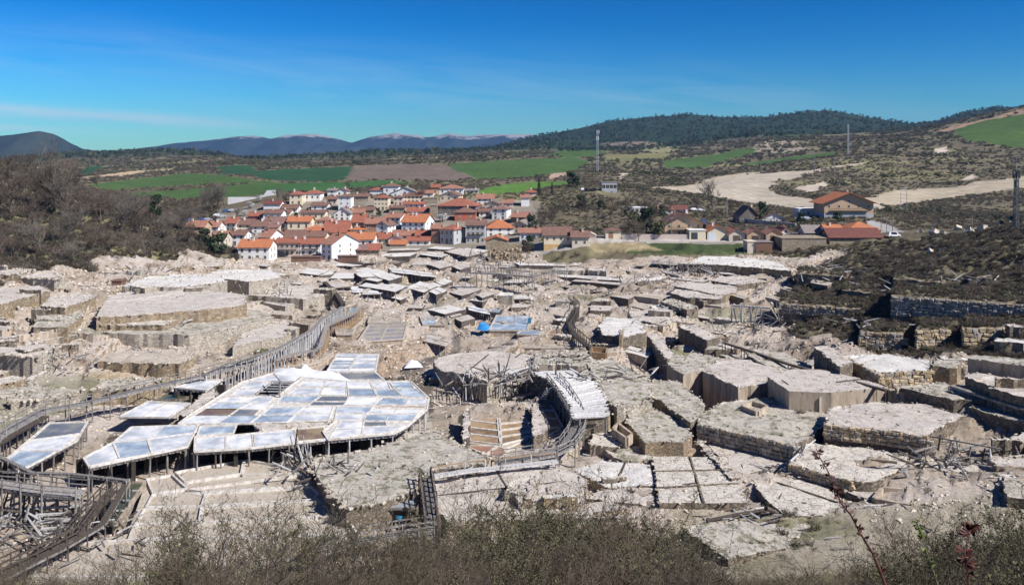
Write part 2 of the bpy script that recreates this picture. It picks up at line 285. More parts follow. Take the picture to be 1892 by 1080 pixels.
# ---------------------------------------------------------------- mesh building
class MB:
    def __init__(s): s.v = []; s.f = []; s.m = []
    def add(s, vs, fs, mi=0):
        o = len(s.v); s.v.extend([tuple(x) for x in vs]); s.f.extend([tuple(i + o for i in f) for f in fs]); s.m.extend([mi] * len(fs))
    def box(s, a, b, mi=0):
        x0, y0, z0 = a; x1, y1, z1 = b
        s.add([(x0, y0, z0), (x1, y0, z0), (x1, y1, z0), (x0, y1, z0), (x0, y0, z1), (x1, y0, z1), (x1, y1, z1), (x0, y1, z1)],
              [(3, 2, 1, 0), (4, 5, 6, 7), (0, 1, 5, 4), (1, 2, 6, 5), (2, 3, 7, 6), (3, 0, 4, 7)], mi)
    def beam(s, p, q, w, h=None, mi=0):
        p = Vector(p); q = Vector(q); h = h or w; d = (q - p)
        if d.length < 1e-6: return
        d.normalize(); up = Vector((0, 0, 1)) if abs(d.z) < .95 else Vector((0, 1, 0))
        r = d.cross(up).normalized(); t = r.cross(d); r = r * w / 2; t = t * h / 2
        s.add([p - r - t, p + r - t, p + r + t, p - r + t, q - r - t, q + r - t, q + r + t, q - r + t],
              [(0, 1, 2, 3), (7, 6, 5, 4), (1, 0, 4, 5), (2, 1, 5, 6), (3, 2, 6, 7), (0, 3, 7, 4)], mi)
    def tube(s, pts, rads, n=5, mi=0, cap=True):
        ring = []; k = len(pts); o = len(s.v); vs = []
        for i, p in enumerate(pts):
            p = Vector(p); d = Vector(pts[min(i + 1, k - 1)]) - Vector(pts[max(i - 1, 0)])
            if d.length < 1e-7: d = Vector((0, 0, 1))
            d.normalize(); a = Vector((0, 0, 1)) if abs(d.z) < .9 else Vector((1, 0, 0)); r = d.cross(a).normalized(); t = d.cross(r)
            for j in range(n):
                an = 2 * math.pi * j / n; vs.append(p + (r * math.cos(an) + t * math.sin(an)) * rads[i])
        fs = [(i * n + j, i * n + (j + 1) % n, (i + 1) * n + (j + 1) % n, (i + 1) * n + j) for i in range(k - 1) for j in range(n)]
        if cap and n > 2: fs += [tuple(range(n)), tuple((k - 1) * n + j for j in reversed(range(n)))]
        s.add(vs, fs, mi)
    def prism(s, top, zb, mt=0, ms=0):       # top: list of 3-d points counter-clockwise seen from above
        n = len(top); A = sum(top[i][0] * top[(i + 1) % n][1] - top[(i + 1) % n][0] * top[i][1] for i in range(n))
        if A < 0: top = list(reversed(top))
        zbs = zb if isinstance(zb, (list, tuple)) else [zb] * n
        if A < 0: zbs = list(reversed(zbs))
        vs = [tuple(p) for p in top] + [(p[0], p[1], z) for p, z in zip(top, zbs)]
        s.add(vs, [tuple(range(n))], mt)
        o = len(s.v) - len(vs)
        for i in range(n):
            j = (i + 1) % n; s.f.append((o + i, o + n + i, o + n + j, o + j)); s.m.append(ms)
    def mesh(s, name, mats, smooth=False):
        me = bpy.data.meshes.new(name); me.from_pydata(s.v, [], s.f)
        for x in mats: me.materials.append(x if not isinstance(x, str) else MATS[x])
        if len(mats) > 1: me.polygons.foreach_set('material_index', s.m)
        if smooth: me.polygons.foreach_set('use_smooth', [True] * len(me.polygons))
        me.update(); return me
    def build(s, name, mats, parent=None, loc=None, **pr):
        if not s.f: return None
        if isinstance(mats, str) or not isinstance(mats, (list, tuple)): mats = [mats]
        if loc is not None:
            L = Vector(loc); s.v = [(a - L.x, b - L.y, c - L.z) for a, b, c in s.v]
        o = put(name, s.mesh(name, mats), parent, loc or (0, 0, 0))
        for k, x in pr.items(): o[k] = x
        return o
def put(name, me, parent=None, loc=(0, 0, 0), rot=(0, 0, 0), sc=(1, 1, 1)):
    o = bpy.data.objects.new(name, me); COL.objects.link(o); o.location = loc; o.rotation_euler = rot; o.scale = sc
    if parent is not None:
        o.parent = parent
    return o
def empty(name, loc=(0, 0, 0), rz=0):
    o = bpy.data.objects.new(name, None); COL.objects.link(o); o.location = loc; o.rotation_euler = (0, 0, rz); o.empty_display_size = .1; return o
def tag(o, label, cat, group=None):
    o['kind'] = 'thing'
    o['label'] = label; o['category'] = cat
    if group: o['group'] = group
    return o
REG = {}
def reg(o, desc, cat, key, group=None, tail=''):   # label finished at the end of the script with its place in its row
    p = o.location if o.location.length > 0 else None
    if p is None:
        ps = [Vector(c) for c in o.bound_box]; p = sum(ps, Vector()) / 8
    o['category'] = cat; o['kind'] = 'thing'
    if group: o['group'] = group
    u = UC + F * p.x / p.y; v = VH + F * (ZC - p.z) / p.y
    REG.setdefault(key, []).append((v, u, o, desc, tail)); return o
def partw(mb, name, mats, parent, **pr):      # world-coordinate mesh as a child of an unrotated thing
    L = parent.location
    if not mb.f: return None
    mb.v = [(a - L.x, b - L.y, c - L.z) for a, b, c in mb.v]
    if isinstance(mats, str): mats = [mats]
    o = put(name, mb.mesh(name, mats), parent)
    for k, x in pr.items(): o[k] = x
    return o
# ---------------------------------------------------------------- the ground: one sheet
us = np.concatenate([np.linspace(-2600, -330, 36), np.arange(-300, 2200, 4.0), np.linspace(2230, 4600, 36)])
yr = np.concatenate([np.linspace(-60, 1.2, 6), np.linspace(2, 82, 54), np.arange(83, 346, .95), np.arange(346, 620, 3.0), np.arange(620, 1750, 8.0), np.arange(1750, 4700, 26.0), np.array([5200, 6500, 9000, 14000, 22000, 40000])])
UU, YY = np.meshgrid(us, yr); XX = (UU - UC) * np.maximum(YY, 12) / F
ZZ = terr(XX, YY)
for k in range(6): ZZ[k] = 38.3 + .1 * k
NR, NC = ZZ.shape
SC = np.maximum(YY, 12)
PV = VH + F * (ZC - ZZ) / SC                                # picture row of each ground point
wu = UU + fbm(XX / 25, YY / 25, 3, 41) * 9 * np.clip(YY / 300, .3, 2); wv = PV + fbm(XX / 25, YY / 25, 3, 55) * 2.2
col = np.zeros((NR, NC, 3)); col[:] = (.165, .14, .088)    # scrub hillside earth
scrub = np.ones((NR, NC)); fieldm = np.zeros((NR, NC)); saltm = np.zeros((NR, NC))
GREEN, DGREEN, BROWN, TAN, PALE, FOREST, OLIVE = (.070, .125, .034), (.030, .080, .034), (.175, .135, .105), (.47, .395, .29), (.56, .48, .38), (.022, .040, .022), (.20, .19, .085)
n0 = fbm(XX / 40, YY / 40, 4, 61)[..., None]; n1_ = fbm(XX / 7, YY / 7, 4, 71)[..., None]
col = col * (1 + .35 * n0) + np.array((.04, .055, .0)) * np.clip(n0 * 1.5, 0, 1) + np.array((.16, .13, .09)) * np.clip(n1_ * 2 - .75, 0, 1)
far = np.clip((YY - 1700) / 500, 0, 1)[..., None]
col = col * (1 - far) + np.array(FOREST) * (1 + .5 * n0) * far
scrub *= (YY > 350) * (YY < 1900)
def zone(poly, c, kind='f', yr_=(345, 5000), soft=False):
    global col
    k = inpoly(wu, wv, poly) & (YY > yr_[0]) & (YY < yr_[1])
    col[k] = np.array(c) * (1 + .12 * n0[k] + .10 * n1_[k]); scrub[k] = 0 if kind != 's' else 1
    if kind == 'f': fieldm[k] = 1
zone([(160, 342), (250, 330), (340, 320), (400, 322), (470, 332), (540, 341), (590, 346), (520, 356), (430, 364), (330, 367), (240, 363)], GREEN)
zone([(190, 352), (300, 345), (400, 339), (470, 337), (400, 345), (300, 353), (210, 358)], (.14, .125, .07), 's')
zone([(480, 344), (560, 338), (640, 335), (720, 333), (760, 338), (700, 344), (600, 352), (520, 354)], (.05, .13, .035))
zone([(395, 310), (440, 305), (475, 306), (480, 315), (560, 311), (652, 308), (648, 330), (600, 336), (520, 335), (470, 326), (410, 320)], DGREEN)
zone([(655, 307), (760, 303), (830, 306), (870, 328), (850, 332), (760, 332), (640, 334)], BROWN)
zone([(822, 303), (900, 298), (1000, 293), (1062, 289), (1092, 297), (1075, 312), (1010, 324), (880, 333), (858, 322)], GREEN)
zone([(1040, 277), (1100, 275), (1135, 282), (1090, 290), (1040, 290), (1010, 286)], GREEN)
zone([(875, 352), (950, 338), (1020, 335), (1075, 336), (1030, 344), (965, 355), (890, 362)], (.10, .20, .035))
zone([(1110, 290), (1190, 284), (1250, 283), (1215, 296), (1150, 298), (1110, 298)], OLIVE)
zone([(1170, 279), (1215, 270), (1252, 271), (1245, 282), (1200, 284)], (.27, .25, .13))
zone([(1120, 263), (1190, 262), (1230, 266), (1180, 272), (1110, 272)], (.22, .17, .13))
zone([(1215, 300), (1300, 288), (1395, 271), (1408, 278), (1340, 297), (1290, 311), (1235, 311)], GREEN)
zone([(1365, 303), (1450, 292), (1540, 279), (1545, 288), (1450, 298), (1400, 307)], GREEN)
zone([(1755, 243), (1800, 228), (1892, 210), (2300, 190), (2300, 285), (1892, 273), (1800, 262)], (.075, .13, .03))
zone([(1735, 240), (1800, 224), (1892, 202), (1892, 208), (1800, 229), (1745, 245)], (.42, .28, .18), 'x')
zone([(1235, 347), (1262, 343), (1300, 338), (1350, 325), (1430, 318), (1500, 314), (1520, 311), (1505, 320), (1432, 336), (1422, 348), (1445, 362), (1520, 370), (1625, 371), (1640, 386), (1520, 387), (1440, 381), (1380, 374), (1300, 358)], (.46, .40, .31))
zone([(1590, 368), (1650, 353), (1760, 344), (1892, 325), (2300, 300), (2300, 345), (1892, 347), (1800, 360), (1700, 374), (1640, 380)], (.44, .37, .27))
zone([(1200, 346), (1240, 345), (1300, 352), (1250, 352)], TAN, 'x')
zone([(1290, 338), (1320, 327), (1370, 320), (1420, 317), (1370, 323), (1320, 333)], TAN, 'x')
zone([(1520, 312), (1560, 303), (1600, 300), (1560, 309)], TAN, 'x')
zone([(120, 331), (200, 321), (310, 313), (325, 315), (220, 325), (150, 331)], (.52, .39, .25), 'x')
zone([(140, 323), (165, 308), (198, 304), (190, 315), (160, 323)], DGREEN)
zone([(1390, 268), (1430, 258), (1475, 262), (1490, 276), (1450, 288), (1400, 287)], (.36, .30, .22), 's')
zone([(1480, 344), (1520, 336), (1532, 340), (1500, 356), (1482, 357)], PALE, 'x')
zone([(1725, 275), (1750, 270), (1760, 280), (1735, 284)], PALE, 'x')
zone([(1772, 328), (1800, 322), (1800, 330), (1775, 334)], PALE, 'x')
zone([(1380, 248), (1440, 246), (1500, 252), (1440, 256)], (.05, .08, .03), 's')
zone([(1020, 320), (1055, 318), (1050, 327), (1022, 330)], (.42, .30, .22), 'x')
zone([(1145, 320), (1155, 320), (1157, 330), (1143, 331)], PALE, 'x')
# village ground, road, bank
k = (YY > np.where(UU > 690, 346, 322)) & (YY < 480) & (UU > 400) & (UU < 1000) & (PV > 352); col[k] = np.array((.27, .235, .185)) * (1 + .3 * n1_[k]); scrub[k] = 0
k = (YY > 330) & (YY < 352) & (UU > 985) & (UU < 1520); col[k] = np.array((.42, .39, .35)); scrub[k] = 0
k = inpoly(UU, PV, [(1605, 405), (1640, 415), (1700, 440), (1680, 445), (1630, 440), (1600, 420)]) & (YY > 300); col[k] = np.array((.38, .36, .34)); scrub[k] = 0
# the salt valley
edge_l = np.interp(YY, [84, 120, 160, 200, 240, 290, 325], [-700, -700, -500, -150, 60, 330, 470])
edge_r = np.interp(YY, [84, 120, 145, 160, 185, 240, 290, 335], [2400, 2400, 1950, 1680, 1500, 1440, 1540, 1640])
ew = fbm(XX / 12, YY / 12, 4, 81) * 70
val = (YY > 86) & (YY < 335) & (UU > edge_l + ew) & (UU < edge_r + ew) & ~((YY > 318) & (UU > 1000)) | ((YY > 320) & (YY < 346) & (UU > 690) & (UU < 960))
base = np.zeros_like(col); base[:] = (.53, .46, .395)
t1 = np.clip(fbm(XX / 14, YY / 14, 5, 91) * 2.4 + .15, 0, 1)[..., None]; t2 = np.clip(fbm(XX / 3.2, YY / 3.2, 4, 95) * 2.6 - .35, 0, 1)[..., None]; t3 = np.clip(fbm(XX / 18, YY / 18, 5, 99) * 3 - .9, 0, 1)[..., None]
base = base * (1 - t1 * .7) + np.array((.34, .265, .195)) * t1 * .7; base = base * (1 - t2 * .75) + np.array((.21, .17, .13)) * t2 * .75; base = base * (1 - t3 * .8) + np.array((.15, .15, .08)) * t3 * .8
col[val] = base[val]; saltm[val] = 1; scrub[val] = 0
def vz(poly, c, a=.85):
    k = inpoly(wu, wv, poly) & val; q = np.clip(a + .25 * n1_[k], 0, 1); col[k] = col[k] * (1 - q) + np.array(c) * q
vz([(740, 690), (765, 668), (820, 652), (855, 640), (850, 652), (800, 672), (760, 700), (790, 740), (770, 745)], (.15, .13, .11))
vz([(838, 640), (836, 600), (812, 588), (818, 583), (845, 592), (852, 612), (850, 640)], (.15, .14, .13))
vz([(690, 690), (720, 640), (800, 620), (830, 645), (760, 665), (720, 700)], (.44, .31, .21), .6)
vz([(795, 700), (860, 690), (860, 830), (800, 800), (790, 750)], (.30, .24, .18), .6)
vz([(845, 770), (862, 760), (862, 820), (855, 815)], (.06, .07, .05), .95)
vz([(0, 700), (160, 690), (330, 695), (300, 725), (150, 755), (0, 790)], (.17, .18, .09), .65)
vz([(150, 690), (250, 680), (350, 670), (340, 700), (200, 712)], (.48, .35, .2), .5)
vz([(455, 655), (500, 625), (520, 630), (500, 650)], (.10, .11, .05), .9)
vz([(0, 630), (120, 620), (150, 700), (0, 720)], (.36, .32, .28), .5)
vz([(1170, 655), (1240, 640), (1300, 660), (1300, 680), (1180, 680)], (.15, .19, .07), .8)
vz([(1270, 590), (1340, 570), (1420, 585), (1330, 610)], (.33, .35, .24), .5)
vz([(560, 700), (640, 880), (500, 890), (350, 870), (350, 850)], (.40, .33, .26), .4)
k = inpoly(wu, wv, [(1130, 458), (1180, 449), (1372, 447), (1376, 468), (1240, 471), (1160, 468)]) & (YY > 300) & (YY < 345); col[k] = np.array((.065, .09, .035)) * (1 + .3 * n1_[k])
k = inpoly(wu, wv, [(1090, 450), (1180, 447), (1230, 463), (1100, 467)]) & (YY > 305) & (YY < 345); col[k] = np.array((.32, .26, .15)) * (1 + .4 * n1_[k])
vz([(165, 865), (350, 830), (605, 815), (755, 790), (800, 760), (800, 700), (500, 690), (330, 783), (200, 800)], (.10, .085, .065), .9); vz([(15, 870), (150, 820), (165, 780), (90, 785)], (.10, .085, .065), .9)  # ground darkened beneath the platforms: their shade put into its colour
vz([(1240, 935), (1450, 955), (1700, 930), (1892, 900), (2100, 1060), (1250, 1080)], (.27, .25, .15), .45); vz([(1300, 965), (1540, 955), (1600, 985), (1400, 1005)], (.17, .17, .08), .6); vz([(1520, 790), (1800, 770), (1892, 800), (1892, 900), (1700, 880), (1540, 900)], (.32, .26, .19), .5)
scrub[(UU > 405) & (UU < 525) & (PV > 352) & (PV < 402) & (YY > 350)] = 0
scrubnear = (YY > 200) & (YY < 345) & ~val & ((UU < 460) | (UU > 1430)); scrubright = (YY > 95) & (YY <= 200) & ~val & (UU > 1480)
k = scrubright | (scrubnear & (UU > 1400)); col[k] = np.array((.12, .105, .065)) * (1 + .3 * n0[k]) + np.array((.13, .11, .09)) * np.clip(n1_[k] * 2 - .3, 0, 1)
k = YY <= 86; col[k] = np.array((.17, .145, .085)) * (1 + .3 * n1_[k])
col = np.clip(col, .004, .85)
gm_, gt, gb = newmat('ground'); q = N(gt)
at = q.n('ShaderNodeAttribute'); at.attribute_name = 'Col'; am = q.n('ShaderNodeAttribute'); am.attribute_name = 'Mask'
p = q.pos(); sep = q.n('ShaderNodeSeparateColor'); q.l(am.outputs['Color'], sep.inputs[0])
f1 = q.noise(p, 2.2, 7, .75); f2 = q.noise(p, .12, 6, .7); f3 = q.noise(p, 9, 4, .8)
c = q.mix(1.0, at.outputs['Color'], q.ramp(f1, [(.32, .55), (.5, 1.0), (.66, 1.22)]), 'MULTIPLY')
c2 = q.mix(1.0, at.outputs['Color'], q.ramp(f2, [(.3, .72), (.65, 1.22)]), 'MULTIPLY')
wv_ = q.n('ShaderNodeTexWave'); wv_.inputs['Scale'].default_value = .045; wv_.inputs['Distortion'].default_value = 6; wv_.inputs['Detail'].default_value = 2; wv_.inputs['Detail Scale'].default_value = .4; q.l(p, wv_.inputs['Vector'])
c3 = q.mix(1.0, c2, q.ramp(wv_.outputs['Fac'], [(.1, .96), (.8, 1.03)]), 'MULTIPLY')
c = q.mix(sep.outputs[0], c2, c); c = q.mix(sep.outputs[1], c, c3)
nz = q.n('ShaderNodeSeparateXYZ'); q.l(q.n('ShaderNodeNewGeometry').outputs['True Normal'], nz.inputs[0])
vst = q.n('ShaderNodeTexVoronoi'); vst.inputs['Scale'].default_value = 2.4; q.l(p, vst.inputs['Vector']); vs_ = q.n('ShaderNodeSeparateColor'); q.l(vst.outputs['Color'], vs_.inputs[0])
rock = q.ramp(vs_.outputs[0], [(0, (.14, .10, .07)), (.5, (.30, .23, .16)), (1, (.42, .34, .25))]); steep = q.math('MULTIPLY', q.ramp(nz.outputs[2], [(.62, 1.), (.86, 0.)]), sep.outputs[0]); c = q.mix(steep, c, rock)
q.l(c, gb.inputs['Base Color']); gb.inputs['Roughness'].default_value = .95; gb.inputs['Specular IOR Level'].default_value = .2
q.bump(gb, q.math('ADD', f1, q.math('MULTIPLY', f3, .3)), .8, .25)
MATS['ground'] = gm_
me = bpy.data.meshes.new('ground'); nv = NR * NC
co = np.stack([XX, YY, ZZ], -1).reshape(-1, 3).astype(np.float32)
idx = np.arange(nv).reshape(NR, NC); fq = np.stack([idx[:-1, :-1], idx[:-1, 1:], idx[1:, 1:], idx[1:, :-1]], -1).reshape(-1, 4)
me.vertices.add(nv); me.vertices.foreach_set('co', co.ravel()); me.loops.add(fq.size); me.loops.foreach_set('vertex_index', fq.ravel().astype(np.int32))
me.polygons.add(len(fq)); me.polygons.foreach_set('loop_start', np.arange(0, fq.size, 4, dtype=np.int32)); me.polygons.foreach_set('loop_total', np.full(len(fq), 4, np.int32)) if False else None
me.polygons.foreach_set('use_smooth', np.ones(len(fq), bool)); me.update(calc_edges=True)
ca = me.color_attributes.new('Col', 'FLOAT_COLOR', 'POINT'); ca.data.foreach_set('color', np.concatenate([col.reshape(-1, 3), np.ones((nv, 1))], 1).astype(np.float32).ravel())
cm = me.color_attributes.new('Mask', 'FLOAT_COLOR', 'POINT'); cm.data.foreach_set('color', np.stack([saltm.ravel() + (YY.ravel() < 86), fieldm.ravel(), scrub.ravel(), np.ones(nv)], -1).astype(np.float32).ravel())
me.materials.append(gm_); g = put('ground', me); g['kind'] = 'structure'

# far mountains, each a ridge with real depth
def mountain(name, Y, D, prof, c1, c2, snow=None, seed=0, amp=60):
    u = np.arange(prof[0][0], prof[-1][0] + 1, 6.0); t = np.linspace(-1, 1, 40); U_, T = np.meshgrid(u, t)
    y = Y + T * D; crest = ZC - Y * (np.interp(U_, [p[0] for p in prof], [p[1] for p in prof]) - VH) / F
    x = (U_ - UC) * Y / F
    h = (1 - np.abs(T) ** 1.25) * np.clip(crest + 150, 0, None) - 150
    rid = (1 - np.abs(fbm(x / (D * .22), y / (D * .3), 5, seed))) - .8
    h = h + rid * amp * (np.clip(np.abs(T) * 3, .08, 1)) + fbm(x / 150, y / 150, 4, seed + 5) * amp * .10
    mt, tt, b = newmat(name); q = N(tt); p = q.pos(); n = q.noise(p, .004, 7, .7)
    c = q.ramp(n, [(.35, c1), (.65, c2)])
    if snow:
        s_ = q.n('ShaderNodeSeparateXYZ'); q.l(p, s_.inputs[0]); hz = q.math('ADD', q.math('DIVIDE', q.math('SUBTRACT', s_.outputs[2], snow[0]), snow[1]), q.math('MULTIPLY', q.math('SUBTRACT', q.noise(q.pos((1, 1, 3)), .006, 6, .8), .52), 5.0))
        c = q.mix(q.ramp(hz, [(.6, 0.), (1.0, .45)]), c, (.62, .60, .58))
    q.l(c, b.inputs['Base Color']); b.inputs['Roughness'].default_value = 1; b.inputs['Specular IOR Level'].default_value = 0
    nr, nc = U_.shape; ii = np.arange(nr * nc).reshape(nr, nc); fs = np.stack([ii[:-1, :-1], ii[:-1, 1:], ii[1:, 1:], ii[1:, :-1]], -1).reshape(-1, 4)
    m2 = bpy.data.meshes.new(name); m2.from_pydata(np.stack([x, y, h], -1).reshape(-1, 3).tolist(), [], fs.tolist()); m2.polygons.foreach_set('use_smooth', [True] * len(fs)); m2.materials.append(mt)
    o = put(name, m2); o['kind'] = 'structure'; return o
mountain('left_mountain', 5200, 900, [(-900, 262), (-400, 255), (-100, 252), (-20, 252), (20, 249), (50, 245), (75, 241), (95, 245), (120, 262), (140, 274), (165, 278), (200, 279), (260, 287), (400, 300)], (.022, .032, .024), (.050, .060, .042), None, 3, 70)
mountain('snowy_mountains', 9000, 1500, [(100, 292), (212, 280), (300, 268), (380, 259), (430, 254), (470, 250), (500, 256), (530, 249), (580, 246), (620, 255), (650, 264), (680, 254), (735, 245), (760, 247), (790, 253), (830, 246), (870, 250), (920, 247), (1000, 248), (1100, 262), (1400, 270), (1800, 262), (2300, 280)], (.018, .030, .030), (.045, .055, .05), (190, 45), 11, 120)
mountain('middle_ridge', 3900, 500, [(-900, 290), (0, 288), (150, 282), (220, 283), (300, 290), (360, 288), (420, 287), (520, 288), (620, 280), (700, 278), (760, 279), (850, 275), (930, 268), (1000, 262), (1200, 255)], (.028, .036, .02), (.07, .075, .045), None, 7, 16)
# ---------------------------------------------------------------- plants: templates
def ribbon(mb, p, q, w, mi=0, jit=None):     # a thin three-sided twig, cheap
    p = Vector(p); q = Vector(q); d = (q - p); a = Vector((0, 0, 1)) if abs(d.z) < .8 * d.length else Vector((1, 0, 0))
    r = d.cross(a).normalized() * w; t = d.cross(r).normalized() * w
    o = len(mb.v); mb.v += [tuple(p + r), tuple(p - r * .5 + t), tuple(p - r * .5 - t), tuple(q)]
    mb.f += [(o, o + 1, o + 3), (o + 1, o + 2, o + 3), (o + 2, o, o + 3)]; mb.m += [mi] * 3
def branchy(mb_t, mb_c, h, spread, levels, kids, tr, R, lean=.0, up=.35, twig=.035, thin=2, wob=.25):
    # tapered trunk and limbs; the last levels go to the crown mesh
    def grow(p, d, L, r, lv):
        seg = 3; pts = [p]; rs = [r]
        for i in range(seg):
            d = (d + Vector((R.gauss(0, wob), R.gauss(0, wob), R.gauss(0, wob * .6) + up * .12))).normalized(); p = p + d * L / seg; pts.append(p); rs.append(r * (1 - .22 * (i + 1)))
        if lv >= levels - thin + 0: 
            for a, b, ra in zip(pts, pts[1:], rs): ribbon(mb_c, a, b + (b - a) * .15, max(ra, twig * .6))
        else: mb_t.tube(pts, rs, 5 if lv == 0 else 4)
        if lv >= levels: return
        n = kids[min(lv, len(kids) - 1)]
        for k in range(n):
            t = R.uniform(.3, 1) if lv else R.uniform(.25, 1); i = min(int(t * seg), seg - 1); b = pts[i].lerp(pts[i + 1], t * seg - i)
            an = R.uniform(0, 2 * math.pi); o = Vector((math.cos(an), math.sin(an), R.uniform(-.1, .6))) * spread
            grow(b, (d * .55 + o + Vector((0, 0, up))).normalized(), L * R.uniform(.48, .78), r * .5, lv + 1)
    grow(Vector((0, 0, -.2)), Vector((lean, 0, 1)).normalized(), h, tr, 0)
def tree_me(name, seed, h, kids, tr, mat, spread=.7, twig=.035, levels=4, leaves=None, up=.35, wob=.25):
    R = random.Random(seed); a, b = MB(), MB(); branchy(a, b, h, spread, levels, kids, tr, R, R.uniform(-.15, .15), up, twig, 2, wob)
    return a.mesh(name + '_trunk', ['bark']), b.mesh(name + '_crown', [mat])
def leaves_me(name, seed, rx, rz, n, size, mat, zc, lob=5, flat=.3, trunk=None):
    # a crown of leaf clumps: small leaf-sized faces gathered round lobes with gaps between them
    R = random.Random(seed); mb = MB(); lobes = []
    for k in range(lob):
        an = R.uniform(0, 6.28); rr = R.uniform(.15, .72); lobes.append((Vector((math.cos(an) * rr * rx, math.sin(an) * rr * rx, zc + R.uniform(-.7, .75) * rz)), R.uniform(.3, .55)))
    for k in range(n):
        c, s_ = R.choice(lobes); d = Vector((R.gauss(0, 1), R.gauss(0, 1), R.gauss(0, 1))).normalized() * R.uniform(.45, 1.0)
        p = c + Vector((d.x * rx * s_, d.y * rx * s_, d.z * rz * s_)); nrm = (d + Vector((R.gauss(0, .5), R.gauss(0, .5), R.gauss(0, .5) + .3))).normalized()
        a = nrm.orthogonal().normalized(); a.rotate(Matrix.Rotation(R.uniform(0, 6.28), 3, nrm)); b = nrm.cross(a); s2 = size * R.uniform(.5, 1.3)
        mb.add([p - a * s2, p - b * s2 * .6, p + a * s2, p + b * s2 * .6], [(0, 1, 2, 3)])
    return mb.mesh(name, [mat])
def brush_me(name, seed, r, h, n, w, mat, kinks=2, flat=0, droop=.2):
    # a low thicket: many bent twigs fanning from several feet
    R = random.Random(seed); mb = MB(); feet = [Vector((R.uniform(-.5, .5) * r, R.uniform(-.5, .5) * r, -.1)) for _ in range(5)]
    for k in range(n):
        p = R.choice(feet).copy(); an = R.uniform(0, 6.28); d = Vector((math.cos(an) * R.uniform(.1, .9), math.sin(an) * R.uniform(.1, .9), 1)).normalized(); L = h * R.uniform(.5, 1.15) / kinks
        for i in range(kinks):
            q_ = p + Vector((d.x * r / h * 1.2, d.y * r / h * 1.2, d.z)) * L; ribbon(mb, p, q_, w * (1 - .3 * i))
            for b in range(2):
                s_ = p.lerp(q_, R.random()); e = s_ + Vector((R.gauss(0, .5), R.gauss(0, .5), R.uniform(.1, .8))) * L * .55; ribbon(mb, s_, e, w * .7)
            p = q_; d = (d + Vector((R.gauss(0, .35), R.gauss(0, .35), -droop))).normalized()
    return mb.mesh(name, [mat])
BR = [brush_me('thicket', 100 + i, 1.0, 1.15, 46, .045, m_, 2) for i, m_ in enumerate(['twig_brown', 'twig_grey', 'twig_dark', 'twig_brown'])]
BL = [leaves_me('bush_leaves', 200 + i, 1.0, .75, 150, .13, m_, .55, 5) for i, m_ in enumerate(['leaf_olive', 'leaf_dark', 'leaf_olive', 'twig_dark'])]
GT = [brush_me('grass_tuft', 300 + i, .5, .45, 22, .02, m_, 1) for i, m_ in enumerate(['dry_grass', 'leaf_olive'])]
def rock_me(seed, mat='stone', sub=1, name='stone'):
    R = random.Random(seed); bm = bmesh.new(); bmesh.ops.create_cube(bm, size=1)
    if sub: bmesh.ops.bevel(bm, geom=bm.edges[:], offset=.16, segments=1, affect='EDGES')
    for v in bm.verts: v.co += Vector((R.gauss(0, .055), R.gauss(0, .055), R.gauss(0, .055)))
    me = bpy.data.meshes.new(name); bm.to_mesh(me); bm.free(); me.materials.append(MATS[mat]); return me
ROCK = [rock_me(i) for i in range(5)]; ROCKO = [rock_me(i + 9, 'stone_ochre') for i in range(5)]; ROCKP = [rock_me(i + 20, 'rubble', 0, 'rubble_piece') for i in range(4)]
# ---------------------------------------------------------------- scatter of uncountable things with geometry nodes
def scatter(name, pts, scl, sources, seed=0, label='', tilt=.0, kind='stuff'):
    n = len(pts); me = bpy.data.meshes.new(name); me.vertices.add(n); me.vertices.foreach_set('co', np.asarray(pts, np.float32).ravel())
    a = me.attributes.new('scl', 'FLOAT_VECTOR', 'POINT'); a.data.foreach_set('vector', np.asarray(scl, np.float32).ravel())
    r = np.random.default_rng(seed); rot = np.zeros((n, 3), np.float32); rot[:, 2] = r.uniform(0, 6.28, n); rot[:, :2] = r.normal(0, tilt, (n, 2)) if tilt else 0
    b = me.attributes.new('rot', 'FLOAT_VECTOR', 'POINT'); b.data.foreach_set('vector', rot.ravel())
    c = me.attributes.new('idx', 'INT', 'POINT'); c.data.foreach_set('value', r.integers(0, len(sources), n).astype(np.int32))
    o = put(name, me); o['kind'] = kind; o['label'] = label
    ng = bpy.data.node_groups.new(name, 'GeometryNodeTree'); ng.interface.new_socket('Geometry', in_out='INPUT', socket_type='NodeSocketGeometry'); ng.interface.new_socket('Geometry', in_out='OUTPUT', socket_type='NodeSocketGeometry')
    gi = ng.nodes.new('NodeGroupInput'); go = ng.nodes.new('NodeGroupOutput'); ip = ng.nodes.new('GeometryNodeInstanceOnPoints'); jg = ng.nodes.new('GeometryNodeGeometryToInstance')
    for s_ in sources:
        ob = bpy.data.objects.new('source_' + name, s_); oi = ng.nodes.new('GeometryNodeObjectInfo'); oi.inputs['Object'].default_value = ob; ng.links.new(oi.outputs['Geometry'], jg.inputs[0])
    def at(nm, ty):
        x = ng.nodes.new('GeometryNodeInputNamedAttribute'); x.data_type = ty; x.inputs[0].default_value = nm; return x.outputs['Attribute']
    ng.links.new(gi.outputs[0], ip.inputs['Points']); ng.links.new(jg.outputs[0], ip.inputs['Instance']); ip.inputs['Pick Instance'].default_value = True
    ng.links.new(at('idx', 'INT'), ip.inputs['Instance Index']); ng.links.new(at('scl', 'FLOAT_VECTOR'), ip.inputs['Scale']); ng.links.new(at('rot', 'FLOAT_VECTOR'), ip.inputs['Rotation'])
    ng.links.new(ip.outputs[0], go.inputs[0]); md = o.modifiers.new('scatter', 'NODES'); md.node_group = ng; return o
